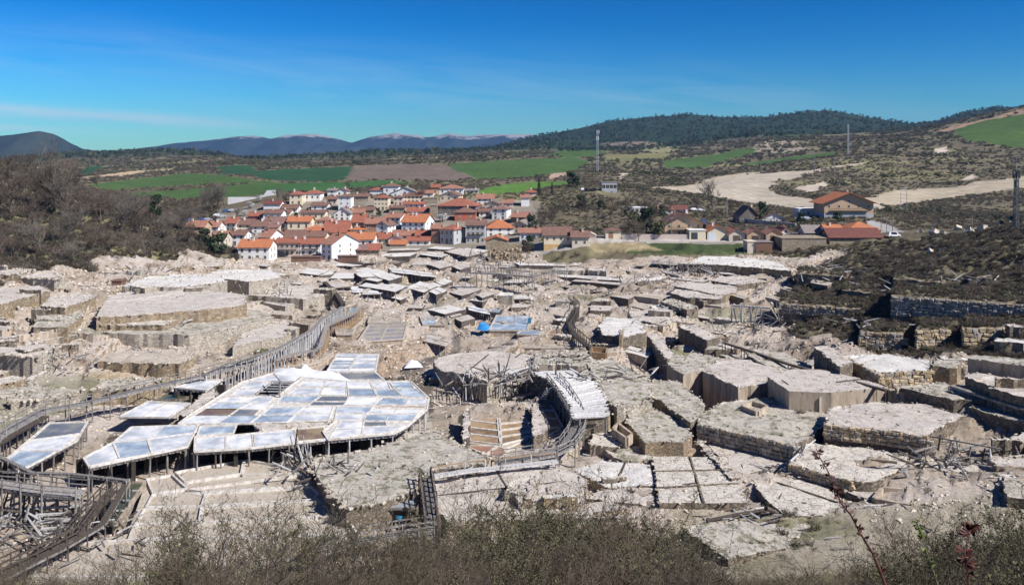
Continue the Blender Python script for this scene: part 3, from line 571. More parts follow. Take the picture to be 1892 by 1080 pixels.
def pick(mask, n, seed):
    r = np.random.default_rng(seed); ii = np.nonzero(mask.ravel())[0]; k = r.choice(ii, min(n, len(ii)), replace=False)
    x = XX.ravel()[k] + r.uniform(-1, 1, len(k)) * YY.ravel()[k] * .0012; y = YY.ravel()[k] + r.uniform(-.4, .4, len(k)); return x, y, terr(x, y) - .05, r
inview = (UU > -120) & (UU < 2010)
def veg(name, mask, n, s0, s1, src, seed, label, flat=1.0, far_=False):
    x, y, z, r = pick(mask, n, seed); s_ = r.uniform(s0, s1, len(x)) * (1 if not far_ else np.clip(y / 600, .8, 2.2)); return scatter(name, np.stack([x, y, z], 1), np.stack([s_ * r.uniform(.8, 1.3, len(x)), s_ * r.uniform(.8, 1.3, len(x)), s_ * flat * r.uniform(.7, 1.2, len(x))], 1), src, seed, label)
cl_ = fbm(XX / 30, YY / 30, 4, 131)
left = (YY > 200) & (YY < 620) & (UU < 470) & (scrub > 0) & ~val
leftlow = (YY > 205) & (YY < 345) & (UU < 440) & ~val
veg('brown_scrub', (leftlow | left) & inview & (cl_ > -.5), 8500, .7, 1.9, [BR[0], BR[2], BR[2], BR[0], BR[1]], 1, 'brown leafless scrub covering the left hillside', 1.1)
veg('green_undergrowth', (leftlow | left) & inview & (cl_ < .02), 1500, .6, 1.5, [BL[0], BL[1]], 2, 'olive green undergrowth among the scrub of the left hillside', .8)
right = (YY > 345) & (YY < 1000) & (UU > 985) & (scrub > 0) & inview
veg('hillside_scrub', right & (cl_ > -.5), 12000, .5, 2.0, [BR[1], BR[1], BR[0], BL[0], BR[0]], 3, 'dark scrub and heath on the right hillside', .75, True)
veg('juniper_bushes', right & (cl_ > .1), 1500, 1.0, 2.2, [BL[1], BL[1], BL[0]], 4, 'dark juniper bushes in clumps on the right hillside', 1.0, True)
midl = (YY > 480) & (YY < 1100) & (UU > 420) & (UU < 1000) & (scrub > 0)
veg('field_edge_scrub', midl | ((YY > 620) & (YY < 1100) & (UU <= 420) & (scrub > 0) & inview), 3800, 1.0, 2.0, [BR[1], BR[2], BL[0], BR[0]], 5, 'grey brown hedges and scrub between the green fields', .7, True)
farm = (YY > 1000) & (YY < 1900) & (scrub > 0) & inview
veg('distant_scrub', farm & (cl_ > -.25), 6500, 1.2, 2.6, [BL[1], BL[0], BL[0], BR[1], BR[0]], 6, 'far dark woods and scrub between fields', .8, True)
fw = (YY > 1900) & (YY < 4300) & inview
veg('forest', fw, 9000, 1.7, 3.2, [BL[1], BL[0], BL[1]], 7, 'dark pine forest covering the long ridge', 1.5, True)
nr = (YY > 120) & (YY < 325) & ~val & (UU > 1400) & inview
veg('heath_scrub', nr & (cl_ > -.5), 9000, .45, 1.25, [BR[0], BR[2], BR[1], BR[2]], 8, 'brown and grey heath on the near right slope', .8)
veg('olive_scrub', nr & (cl_ < .1), 2600, .4, 1.1, [BL[0], BL[3], BL[0]], 9, 'olive green low scrub on the near right slope', .7)
vs = val & inview
rb = fbm(XX / 16, YY / 16, 4, 141)
x, y, z, r = pick(vs & (rb > -.1) & (YY > 95), 17000, 11); s_ = r.uniform(.10, .42, len(x)) * np.clip(y / 170, .8, 1.6); scatter('rubble', np.stack([x, y, z], 1), np.stack([s_ * 1.5, s_, s_ * .7], 1), ROCKP, 11, 'broken salt crust and rubble lying over the valley floor', .3)
veg('valley_grass', vs & (rb < -.12) & (YY > 90), 2600, .5, 1.3, GT, 12, 'dry and green grass tufts on the valley floor', .8)
veg('valley_bushes', vs & (rb < -.42) & (YY > 90), 260, .5, 1.2, [BR[1], BL[0], BR[0]], 13, 'small grey bushes growing among the ruined terraces', .8)
# ---------------------------------------------------------------- single trees
TREES = [tree_me('bare_tree', 31 + i, 4.6, (8, 6, 5, 4), .2, ('twig_brown', 'twig_grey', 'twig_brown')[i], .75, .035) for i in range(3)]
CROWN = [leaves_me('crown', 51, 2.2, 3.0, 900, .34, 'leaf_dark', 3.6, 9), leaves_me('crown', 52, 3.0, 2.4, 900, .34, 'leaf_olive', 3.4, 9), leaves_me('crown', 53, 2.6, 2.2, 700, .28, 'blossom', 3.0, 10)]
_t = MB(); _t.tube([(0, 0, -.5), (.1, 0, 1.4), (0, .1, 3.2)], [.26, .2, .08], 6); _t.tube([(.1, 0, 1.4), (1.0, .3, 2.9)], [.12, .04], 5); _t.tube([(.05, 0, 1.6), (-.9, -.3, 3.0)], [.12, .04], 5); TRK = _t.mesh('trunk', ['bark'])
cn = MB(); R_ = random.Random(5)
for k in range(1100):
    hh = R_.random() ** .8; an = R_.uniform(0, 6.28); rr = (1 - hh) * 1.7 * R_.uniform(.4, 1.05) + .05; p_ = Vector((math.cos(an) * rr, math.sin(an) * rr, .8 + hh * 7.4 - rr * .25)); d_ = Vector((math.cos(an), math.sin(an), -.35)); s2 = Vector((-math.sin(an), math.cos(an), 0)) * .13
    cn.add([p_ - d_ * .3 - s2, p_ + d_ * .35, p_ - d_ * .3 + s2], [(0, 1, 2)])
CONE = cn.mesh('conifer_crown', ['leaf_dark'])
def tree(kind, u, v, hpx, desc, grp=None, wid=1.0, key='tree'):
    p_ = on(u, v, 95); H = hpx * p_.y / F * (.84 if u < 400 and kind < 3 else 1)
    if kind < 3: tm, cm_, base = *TREES[kind], 8.6
    elif kind == 6: tm, cm_, base = TRK, CONE, 8.2
    else: tm, cm_, base = TRK, CROWN[kind - 3], 6.2
    s_ = H / base; e = empty({0: 'bare_tree', 1: 'bare_tree', 2: 'bare_tree', 3: 'evergreen_tree', 4: 'olive_tree', 5: 'blossom_tree', 6: 'conifer_tree'}[kind], p_, random.uniform(0, 6.28)); e.scale = (s_ * wid, s_ * wid, s_)
    put('trunk', tm, e); put('crown', cm_, e); return reg(e, desc, 'tree', key, grp)
G1 = 'bare trees on the left hillside'
for u, v, h, w in [(92, 395, 140, 1.1), (60, 400, 110, 1.0), (20, 400, 110, 1.2), (125, 405, 120, .9), (-15, 420, 120, 1.2), (45, 440, 95, 1.1), (150, 420, 95, 1), (185, 415, 80, 1.1), (215, 430, 85, 1.1), (245, 420, 95, 1.1), (262, 440, 75, 1), (110, 455, 90, 1.1), (75, 470, 80, 1.2), (25, 480, 85, 1.2), (160, 465, 70, 1.1), (205, 470, 70, 1.1), (300, 445, 60, 1.1), (330, 430, 60, 1.1), (345, 450, 55, 1.1), (250, 475, 55, 1.2), (-20, 500, 90, 1.2), (130, 490, 60, 1.2), (180, 345, 35, 1.2), (140, 350, 40, 1.2), (10, 330, 60, 1.3), (50, 325, 55, 1.3), (120, 340, 60, 1.3)]:
    tree(random.choice((0, 1, 2, 0)), u, v, h, random.choice(('leafless brown tree with a fuzzy crown', 'bare grey-brown tree with fine branching')), G1, w)
for u, v, h, w in [(372, 395, 62, .8), (388, 392, 60, .8), (405, 390, 58, .8), (415, 385, 45, .9), (360, 405, 40, 1), (435, 405, 25, 1), (515, 375, 32, .9), (530, 378, 30, .9), (780, 372, 30, 1), (640, 350, 18, 1), (905, 395, 25, 1), (1316, 388, 60, .9), (1290, 392, 35, 1.1), (1345, 395, 32, 1.1), (1365, 398, 28, 1.1), (1240, 398, 30, 1), (1205, 420, 45, 1), (1190, 400, 35, 1.1), (1155, 398, 35, 1), (1130, 405, 35, 1), (1070, 400, 35, 1), (1040, 395, 32, 1), (1085, 345, 30, 1.2), (1100, 350, 25, 1.2), (1063, 342, 24, 1.2), (1150, 340, 18, 1.2), (1020, 415, 40, 1), (1000, 425, 40, 1), (1180, 445, 40, 1.1), (1165, 440, 40, 1.1), (975, 480, 30, 1), (1040, 480, 18, 1.2), (1065, 478, 16, 1.3)]:
    tree(random.choice((0, 1, 2)), u, v, h, random.choice(('leafless brown tree', 'bare greyish tree', 'bare twiggy tree')), 'bare trees round the village', w)
for kd, u, v, h, w, d_ in [(3, 287, 405, 42, .9, 'round dark evergreen tree among bare trees left of the village'), (6, 996, 362, 34, 1, 'dark pointed conifer above the right end of the village'), (6, 1020, 362, 26, 1, 'small conifer beside the taller one above the village'), (3, 1412, 412, 36, .9, 'bright green bushy tree between the half timbered houses'), (3, 1195, 430, 42, 1.2, 'green leafy tree left of the tan gabled chalet'), (4, 1215, 440, 36, 1.2, 'olive green tree hiding the foot of the tan gabled chalet'), (4, 1170, 425, 40, 1.2, 'wide green tree behind the road wall'), (3, 1225, 400, 20, 1.2, 'low dark green tree behind the tan gabled chalet'), (3, 1060, 345, 26, 1.4, 'dark rounded tree under the lattice mast'), (3, 1075, 385, 22, 1.3, 'dark evergreen on the slope above the yellow building'), (4, 1115, 388, 22, 1.3, 'yellow green bush on the slope above the garage'), (3, 985, 430, 30, 1.2, 'dark bushy evergreen behind the blue white cottage'), (3, 975, 465, 28, 1.3, 'dark shrubby tree below the blue white cottage'), (3, 700, 400, 14, 1, 'small dark tree beside the cream apartment house'), (5, 462, 385, 16, 1.3, 'white blossoming tree below the white wall'), (5, 452, 398, 14, 1.3, 'grey white blossoming tree left of the pink house'), (5, 480, 372, 15, 1.2, 'pale blossoming tree in front of the white wall'), (5, 818, 410, 20, 1.6, 'grey white blossom beside the red house'), (3, 548, 402, 9, 1.5, 'dark round shrub in the upper village'), (3, 1480, 412, 18, 1.6, 'dark hedge tree in front of the big chalet'), (3, 1550, 408, 16, 1.9, 'dark green hedge under the balcony of the big chalet'), (3, 1300, 435, 18, 1, 'small dark tree beside the flat garage'), (3, 400, 470, 36, 1.5, 'dark scrubby evergreen left of the front white house'), (3, 375, 455, 30, 1.4, 'dark green bush at the foot of the left hillside')]:
    e = tree(kd, u, v, h, d_, None, w, 'named'); e['label'] = d_

pk = MB(); pk.beam((-1, 0, .05), (1, 0, .12), .13, .07); PLK = [pk.mesh('plank', [m_]) for m_ in ('wood_grey', 'wood_dark', 'wood_white')]
# ---------------------------------------------------------------- terraces of the salt valley
TOPS = []
def dens(pts, step, jit, R, closed=True):
    out = []; n = len(pts)
    for i in range(n if closed else n - 1):
        a, b = Vector(pts[i]), Vector(pts[(i + 1) % n]); k = max(1, int((b - a).length / step))
        for j in range(k):
            p = a.lerp(b, j / k)
            if j: p = p + Vector((R.uniform(-jit, jit), R.uniform(-jit, jit), R.uniform(-jit, jit) * .5))
            out.append(p)
    if not closed: out.append(Vector(pts[-1]))
    return out
def gmin(pts): return [float(z) - .5 for z in terr([p[0] for p in pts], [p[1] for p in pts])]
def centre(pts): c = sum((Vector(p) for p in pts), Vector()) / len(pts); return c
def area(pts): return sum(pts[i][0] * pts[(i + 1) % len(pts)][1] - pts[(i + 1) % len(pts)][0] * pts[i][1] for i in range(len(pts))) / 2
def inset(pts, d):
    n = len(pts); s_ = 1 if area(pts) > 0 else -1; out = []
    for i in range(n):
        a, b, c = Vector(pts[i - 1]), Vector(pts[i]), Vector(pts[(i + 1) % n]); e1 = (b - a).xy.normalized(); e2 = (c - b).xy.normalized()
        n1 = Vector((-e1.y, e1.x)); n2 = Vector((-e2.y, e2.x)); m_ = (n1 + n2); L = m_.length
        m_ = m_ / L if L > 1e-3 else n1; k = min(2.0, 1 / max(.3, m_.dot(n1))); out.append(Vector((b.x + m_.x * d * s_ * k, b.y + m_.y * d * s_ * k, b.z)))
    return out
def rubble_edge(pts, R, size, n_per_m, closed=True):
    mb = MB(); n = len(pts)
    for i in range(n if closed else n - 1):
        a, b = Vector(pts[i]), Vector(pts[(i + 1) % n]); L = (b - a).length
        for k in range(int(L * n_per_m)):
            p = a.lerp(b, R.random()) + Vector((R.gauss(0, size * .7), R.gauss(0, size * .7), R.uniform(-.05, .1))); s_ = size * R.uniform(.35, 1.1)
            d = Vector((R.uniform(-1, 1), R.uniform(-1, 1), R.uniform(-.3, .3))).normalized() * s_ * .6; mb.beam(p - d, p + d, s_ * R.uniform(.5, 1), s_ * R.uniform(.3, .6))
    return mb
def terrace(z, poly, top, side, desc, name='stone_terrace', cat='terrace', stones=None, rub=.32, step=.9, jit=.26, key='terrace', cap=True, slope=0, rubn=1.7, coping=None, cells=None, copw=.35):
    R = random.Random(hash((round(z * 10), poly[0][0], poly[0][1])) & 0xffff)
    zz = z if isinstance(z, (list, tuple)) else [z] * len(poly)
    P3 = [P(u, v, k) for (u, v), k in zip(poly, zz)]; PO = list(P3)
    if area(P3) < 0: P3 = P3[::-1]; poly = poly[::-1]
    ring = dens(P3, step, jit, R); c = centre(P3); e = empty(name, (c.x, c.y, min(gmin(ring)) + .5))
    ri = inset(ring, .5)
    mb = MB(); n = len(ring); zb = gmin(ring)
    vs = [tuple(p) for p in ring] + [(p.x, p.y, b) for p, b in zip(ring, zb)]
    mb.add(vs, [(i, n + i, n + (i + 1) % n, (i + 1) % n) for i in range(n)]); partw(mb, 'wall', side, e)
    TOPS.append((top, c, P3, rub))
    # top surface: a fine uneven sheet closed at the rim
    bm = bmesh.new(); bv = [bm.verts.new(p) for p in ring]; f = bm.faces.new(bv); bmesh.ops.triangulate(bm, faces=[f])
    for _ in range(3 if c.y < 190 else 2):
        ed = [x for x in bm.edges if x.calc_length() > (1.3 if c.y < 190 else 2.5)]
        if ed: bmesh.ops.subdivide_edges(bm, edges=ed, cuts=1); bmesh.ops.triangulate(bm, faces=bm.faces[:])
    rs = set(tuple(round(x, 3) for x in p) for p in ring)
    for v_ in bm.verts:
        if not v_.is_boundary: v_.co.z += float(fbm(np.array([v_.co.x / 2.6]), np.array([v_.co.y / 2.6]), 3, 7)[0]) * jit * 1.0 - .02
    for v_ in bm.verts: v_.co -= e.location
    me = bpy.data.meshes.new('top_surface'); bm.to_mesh(me); bm.free(); me.materials.append(MATS[top]); put('top_surface', me, e)
    if rub: rb_ = rubble_edge(ring, R, rub, rubn); o = partw(rb_, 'edge_rubble', 'rubble', e, kind='stuff')
    if coping:
        mc = MB()
        for i in range(len(P3)):
            a, b = P3[i], P3[(i + 1) % len(P3)]; mc.beam(a + Vector((0, 0, .02)), b + Vector((0, 0, .02)), copw, .22)
        partw(mc, 'coping', coping, e)
    if cells:
        nx, ny, ms_ = cells[:3]; dl = []; q4 = [PO[k] for k in (cells[3] if len(cells) > 3 else (0, 1, 2, 3))]
        for i in range(1, nx): a = q4[0].lerp(q4[1], i / nx + R.uniform(-.06, .06)); b = q4[3].lerp(q4[2], i / nx + R.uniform(-.06, .06)); dv_ = MB(); dv_.beam(a + Vector((0, 0, .04 + .003 * (i if i < nx else 0))), b + Vector((0, 0, .04)), .22, .14); dl.append(dv_)
        for j in range(1, ny): a = q4[0].lerp(q4[3], j / ny + R.uniform(-.06, .06)); b = q4[1].lerp(q4[2], j / ny + R.uniform(-.06, .06)); dv_ = MB(); dv_.beam(a + Vector((0, 0, .047)), b + Vector((0, 0, .047)), .22, .14); dl.append(dv_)
        for dv_ in dl: partw(dv_, 'divider', ms_, e)
    if stones:   # picked edges get separate stones
        for (i, hh, sz, och) in stones:
            a, b = [P(*poly[k % len(poly)], zz[0]) for k in (i, i + 1)]; stone_face(e, a, b, hh, sz, R, och, c)
    return reg(e, desc, cat, key)
STN = [0]
def stone_face(e, a, b, h, sz, R, och, c):
    d = (b - a); L = d.length; d.normalize(); nrm = Vector((d.y, -d.x, 0))
    if nrm.dot((a + b) / 2 - c) < 0: nrm = -nrm
    ang = math.atan2(d.y, d.x); rows = max(1, int(h / (sz * .72))); rh = h / rows; n = 0
    for r_ in range(rows):
        x = R.uniform(-.3, 0) * sz
        while x < L and n < 290:
            w = sz * R.uniform(.5, 1.7); ms = ROCKO if R.random() < och else ROCK
            p = a + d * (x + w / 2) + Vector((0, 0, -(r_ + .5) * rh + R.uniform(-.04, .04))) + nrm * R.uniform(-.06, .16)
            s_ = put('stone', R.choice(ms), e, p - e.location, (R.uniform(-.1, .1), R.uniform(-.1, .1), ang + R.uniform(-.1, .1)), (w * 1.0, sz * .8, rh * R.uniform(.8, 1.2))); x += w; n += 1
    STN[0] += n
CYL = {}
def post_me(mat, n=6, taper=.85):
    k = (mat, n)
    if k not in CYL:
        mb = MB(); mb.tube([(0, 0, 0), (.02, .01, .5), (0, 0, 1)], [.5, .48, .5 * taper], n); CYL[k] = mb.mesh('post', [mat])
    return CYL[k]
def posts_on(e, a, b, ztop, spacing, r, R, mat='wood_grey', name='post', back=None, cap=None, maxn=60):
    L = (b - a).length; n = min(maxn, max(2, int(L / spacing) + 1))
    for i in range(n):
        p = a.lerp(b, i / (n - 1)); p = p + Vector((R.uniform(-.1, .1), R.uniform(-.1, .1), 0)); g_ = tz(p.x, p.y) - .35
        h = ztop - g_
        if h > .25: put(name, post_me(mat), e, Vector((p.x, p.y, g_)) - e.location, (R.uniform(-.03, .03), R.uniform(-.03, .03), R.uniform(0, 6)), (r * 2, r * 2, h))
def quadlerp(q4, s, t): return (q4[0].lerp(q4[1], s)).lerp(q4[3].lerp(q4[2], s), t)
def deck(z, poly, cells, desc, edges=(), mat='salt_sheet', name='salt_platform', cat='salt pan', post_sp=2.3, post_r=.13, rim='salt_rim', key='platform', slabh=.28, postmat='wood_grey', back=True, rimw=.2, slabmat='wood_grey', joists=True, grp=None, noground=False):
    """a level wooden platform of salt pans on posts: slab, rims, pans, posts, beams"""
    R = random.Random(int(poly[0][0] * 7 + poly[0][1] * 13)); P3 = [P(u, v, z) for u, v in poly]
    if area(P3) < 0: P3 = P3[::-1]
    c = centre(P3); e = empty(name, (c.x, c.y, tz(c.x, c.y)))
    mb = MB(); mb.prism([p + Vector((0, 0, -.02)) for p in P3], z - slabh, 0, 1); partw(mb, 'deck', [rim, slabmat], e)
    rm = MB()
    for i in range(len(P3)): rm.beam(P3[i] + Vector((0, 0, .0)), P3[(i + 1) % len(P3)], rimw, .24)
    for cd_ in cells:
        q_, nx, ny, mats = cd_[:4]; q4 = [P(u, v, z + .035) for u, v in q_]
        fx = [0] + sorted((i + R.uniform(-.12, .12)) / nx for i in range(1, nx)) + [1]; fy = [0] + sorted((i + R.uniform(-.12, .12)) / ny for i in range(1, ny)) + [1]
        for i in range(nx):
            for j in range(ny):
                k4 = [quadlerp(q4, fx[i], fy[j]), quadlerp(q4, fx[i + 1], fy[j]), quadlerp(q4, fx[i + 1], fy[j + 1]), quadlerp(q4, fx[i], fy[j + 1])]
                if area(k4) < 0: k4 = k4[::-1]
                ki = inset(k4, .09); mt = mats if isinstance(mats, str) else R.choices([x[0] for x in mats], [x[1] for x in mats])[0]
                pb = MB(); dz = Vector((0, 0, R.uniform(-.012, .012))); pb.prism([p + dz for p in ki], z - .01); partw(pb, 'pan', mt, e)
                for a, b in zip(k4, k4[1:] + k4[:1]): rm.beam(a + Vector((0, 0, .01 + R.uniform(-.012, .012))), b + Vector((0, 0, .01 + R.uniform(-.012, .012))), .14, .13)
    partw(rm, 'rim', rim, e)
    for ed in edges:
        a, b = P(*ed[0], z), P(*ed[1], z); ins = (c - (a + b) / 2); d = (b - a).normalized(); nr_ = Vector((-d.y, d.x, 0)); nr_ = nr_ if nr_.dot(ins) > 0 else -nr_
        posts_on(e, a + nr_ * .25, b + nr_ * .25, z - slabh, post_sp, post_r, R, postmat)
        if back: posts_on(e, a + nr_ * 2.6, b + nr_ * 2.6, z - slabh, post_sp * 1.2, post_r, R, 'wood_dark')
        bm_ = MB(); bm_.beam(a + nr_ * .25 + Vector((0, 0, -slabh - .1)), b + nr_ * .25 + Vector((0, 0, -slabh - .1)), .22, .24); 
        partw(bm_, 'beam', postmat, e)
        if joists:
            L = (b - a).length; jm = MB()
            for k in range(int(L / .9)):
                p = a.lerp(b, (k + .5) / int(L / .9)); jm.beam(p - nr_ * .18 + Vector((0, 0, -slabh - .02)), p + nr_ * 2.4 + Vector((0, 0, -slabh - .02)), .16, .16)
            o = partw(jm, 'joists', slabmat, e); o['kind'] = 'stuff'
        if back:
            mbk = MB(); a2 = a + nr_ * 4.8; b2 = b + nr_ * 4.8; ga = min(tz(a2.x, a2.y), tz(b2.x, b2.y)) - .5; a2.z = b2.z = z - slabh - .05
            mbk.prism([a2, b2, b2 + nr_ * .5, a2 + nr_ * .5], ga); partw(mbk, 'back_wall', 'deck_shade', e)  # backing behind the posts, coloured near black as under-deck shade
    return reg(e, desc, cat, key, grp)
SW = [('salt_sheet', 8), ('blue_brine', 2), ('grey_brine', .6)]
# far left platform, hero platforms in the left foreground
zA = 2.6
deck(zA, [(91, 781), (162, 779), (142, 814), (35, 871), (12, 848)], [([(14, 846), (38, 868), (160, 781), (93, 782)], 1, 1, 'salt_sheet')][:0] + [([(58, 812), (148, 800), (160, 780), (92, 782)], 1, 1, SW), ([(36, 832), (108, 832), (147, 802), (58, 813)], 1, 1, 'salt_sheet'), ([(15, 847), (36, 868), (107, 833), (36, 833)], 1, 1, 'blue_brine')], 'leftmost blue-grey three pan salt platform beside the long walkway', [((35, 871), (142, 814)), ((142, 814), (162, 779))], key='named')
deck(zA, [(242, 789), (367, 784), (346, 825), (165, 863), (154, 846), (211, 816)],
     [([(211, 816), (280, 810), (301, 787), (243, 789)], 1, 1, 'salt_sheet'), ([(281, 809), (362, 798), (366, 785), (302, 787)], 1, 1, 'blue_brine'), ([(164, 861), (221, 848), (208, 818), (157, 846)], 1, 1, 'salt_sheet'), ([(222, 848), (280, 837), (272, 812), (210, 817)], 1, 1, 'blue_brine'), ([(281, 837), (345, 824), (360, 800), (274, 811)], 1, 1, 'salt_sheet')],
     'white salt platform bent into an elbow, over dark posts left of the main platform', [((165, 863), (346, 825)), ((346, 825), (366, 786)), ((154, 846), (165, 863))], key='named')
deck(zA - .06, [(370, 787), (437, 785), (431, 801), (364, 805)], [([(365, 804), (430, 800), (436, 786), (371, 788)], 1, 1, 'blue_brine')], 'small blue-grey salt pan between the elbow platform and the main platform', [], key='named')
deck(zA, [(360, 806), (440, 803), (470, 800), (540, 793), (605, 787), (605, 812), (460, 828), (359, 834)],
     [([(361, 832), (417, 829), (417, 806), (363, 808)], 1, 1, 'salt_sheet'), ([(418, 829), (468, 826), (466, 802), (418, 806)], 1, 1, 'salt_sheet'), ([(471, 825), (548, 816), (542, 794), (470, 801)], 1, 1, 'salt_sheet'), ([(551, 815), (601, 810), (598, 789), (545, 793)], 1, 1, 'brown_brine')],
     'narrow front strip of salt pans on a row of tall posts', [((359, 834), (460, 828)), ((460, 828), (605, 812)), ((359, 834), (362, 808))], key='named')
q_ = 'salt_sheet'; bb = 'blue_brine'
deck(zA + .12, [(600, 697), (640, 702), (718, 704), (759, 704), (793, 736), (789, 756), (753, 787), (727, 801), (606, 812), (596, 797), (622, 776), (460, 782), (329, 783), (352, 765), (446, 706), (504, 689), (560, 693), (544.5, 707), (514, 731.5), (468.5, 731.5), (505, 705.5), (544, 706.3), (561.5, 693.2)],
     [([(331, 782), (398, 782), (424, 767), (360, 767)], 1, 1, q_), ([(399, 782), (460, 781), (480, 767), (425, 767)], 1, 1, bb), ([(358, 767), (424, 767), (440, 755), (379, 755)], 1, 1, 'brown_brine'), ([(425, 767), (470, 767), (480, 757), (441, 756)], 1, 1, 'grey_brine'),
      ([(380, 755), (440, 755), (462, 745), (400, 744)], 1, 1, bb), ([(441, 755), (488, 757), (505, 746), (463, 745)], 1, 1, q_), ([(397, 743), (450, 744), (472, 733), (425, 733)], 1, 1, q_), ([(451, 744), (494, 746), (506, 733), (474, 733)], 1, 1, q_),
      ([(425, 731), (467, 731), (486, 718), (442, 719)], 1, 1, q_), ([(444, 718), (488, 717), (502, 706), (458, 705)], 1, 1, q_), ([(460, 703), (548, 704), (558, 695), (490, 694)], 1, 1, q_),
      ([(463, 781), (530, 780), (545, 766), (482, 767)], 1, 1, bb), ([(531, 779), (606, 777), (612, 764), (546, 766)], 1, 1, q_), ([(484, 766), (546, 765), (560, 752), (500, 753)], 1, 1, bb), ([(548, 764), (612, 763), (616, 751), (562, 752)], 1, 1, q_),
      ([(512, 742), (576, 743), (592, 731), (524, 731)], 1, 1, bb), ([(570, 749), (634, 749), (640, 743), (578, 742)], 1, 1, 'grey_brine'), ([(580, 741), (640, 741), (644, 732), (594, 731)], 1, 1, 'grey_brine'),
      ([(530, 729), (590, 729), (596, 716), (548, 716)], 1, 1, q_), ([(592, 729), (640, 730), (641, 716), (598, 716)], 1, 1, q_), ([(550, 714), (598, 714), (602, 703), (560, 704)], 1, 1, q_), ([(600, 714), (641, 715), (642, 704), (603, 703)], 1, 1, q_),
      ([(608, 810), (668, 803), (672, 778), (630, 777)], 1, 2, q_), ([(669, 803), (722, 799), (748, 786), (672, 789)], 1, 1, q_), ([(672, 788), (715, 786), (712, 779), (673, 779)], 1, 1, 'grey_brine'), ([(673, 777), (762, 777), (772, 764), (676, 766)], 2, 1, bb), ([(678, 764), (772, 763), (780, 756), (688, 756)], 2, 1, q_),
      ([(618, 775), (670, 775), (676, 764), (620, 764)], 1, 1, q_), ([(620, 762), (678, 763), (690, 752), (624, 751)], 1, 1, bb), ([(636, 748), (690, 749), (700, 734), (646, 733)], 1, 1, q_), ([(692, 747), (748, 748), (756, 736), (706, 735)], 1, 1, bb), ([(750, 747), (788, 748), (791, 737), (758, 736)], 1, 1, q_),
      ([(702, 752), (785, 753), (787, 750), (703, 750)], 1, 1, 'ochre_pan'), ([(644, 731), (696, 732), (690, 719), (643, 718)], 1, 1, bb), ([(643, 717), (689, 718), (683, 706), (642, 705)], 1, 1, q_), ([(698, 731), (744, 732), (724, 719), (692, 719)], 1, 1, bb), ([(691, 717), (722, 718), (716, 706), (685, 706)], 1, 1, q_), ([(747, 732), (788, 734), (768, 718), (728, 718)], 1, 1, bb), ([(727, 716), (766, 717), (758, 706), (720, 706)], 1, 1, bb)],
     'largest white salt platform with dozens of pans in the left foreground', [((606, 812), (727, 801)), ((727, 801), (753, 787)), ((753, 787), (789, 756)), ((789, 756), (793, 737))], key='named', postmat='wood_white', joists=True)
# wooden basin sunk in the main platform, with dark green water
def basin(z, poly, desc, water='green_water', wall='wood_grey', d=.9, key='named', h=.25, bars=0, cat='basin', name='water_basin'):
    P3 = [P(u, v, z) for u, v in poly]; P3 = P3 if area(P3) > 0 else P3[::-1]; c = centre(P3); e = empty(name, (c.x, c.y, z - d)); w = MB()
    for i in range(len(P3)):
        a, b = P3[i], P3[(i + 1) % len(P3)]; w.beam(a + Vector((0, 0, -d / 2 + h)), b + Vector((0, 0, -d / 2 + h)), .3, d)
    partw(w, 'side_wall', wall, e); wt = MB(); wt.prism([p + Vector((0, 0, .04)) for p in P3], z - d); partw(wt, 'water', water, e)
    for k in range(bars):
        t = (k + 1) / (bars + 1); a = P3[0].lerp(P3[3], t) + Vector((0, 0, .25)); b = P3[1].lerp(P3[2], t) + Vector((0, 0, .25)); bm_ = MB(); bm_.beam(a, b, .16, .16); partw(bm_, 'crossbar', 'wood_white', e)
    return reg(e, desc, cat, key)
basin(zA, [(470, 731), (513, 731), (543, 707), (505.5, 706)], 'dark green sunken basin set into the largest salt platform', d=.6, bars=4)
deck(zA + .2, [(321, 716), (382, 721), (411, 701), (358, 702)], [([(323, 716), (381, 720), (409, 702), (359, 703)], 1, 1, q_)], 'small white salt platform beside the walkway on a whitewashed pier', [((321, 716), (382, 721)), ((382, 721), (411, 701))], key='named', post_sp=1.4)
terrace(zA - .15, [(383, 722), (410, 703), (411, 702), (384, 720)], 'crust_white', 'crust_white', 'whitewashed wall under the small salt platform', 'whitewashed_wall', 'wall', key='named', rub=0)
deck(2.2, [(220, 770), (313, 771), (351, 745), (274, 741)], [([(221, 769), (263, 770), (308, 746), (274, 742)], 1, 1, q_), ([(265, 770), (312, 770), (350, 746), (310, 746)], 1, 1, q_)], 'white two pan salt platform below the green pond', [], key='named')
basin(1.6, [(283, 742), (330, 740), (368, 728), (314, 726)], 'green and brown pond behind the white two pan platform', wall='dark_masonry', d=.5)
terrace(2.5, [(330, 765), (345, 768), (405, 726), (384, 722), (352, 748)], 'crust_pale', 'dark_masonry', 'sloping rubble wall between pond and largest salt platform', 'rubble_wall', 'wall', key='named')
deck(zA - .2, [(603, 687), (694, 686), (700, 654), (624, 653)], [([(604, 686), (643, 686), (660, 654), (625, 654)], 1, 5, SW), ([(645, 686), (693, 685), (698, 655), (662, 655)], 1, 5, SW)], 'striped salt platform with ten narrow pans behind the largest one', [], key='named')
deck(zA - .35, [(640, 702), (710, 702), (693, 687), (622, 688)], [([(640, 701), (708, 701), (692, 688), (624, 688)], 1, 1, 'grey_brine')], 'plain slate grey pan between the striped and the largest platform', [], key='named')
terrace(zA + .02, [(470, 782), (612, 778), (606, 788), (540, 793), (480, 798)], 'crust_pale', 'pale_masonry', 'rubble strip with debris between largest platform and front strip', 'rubble_strip', 'rubble strip', key='named', rub=.35, rubn=2)
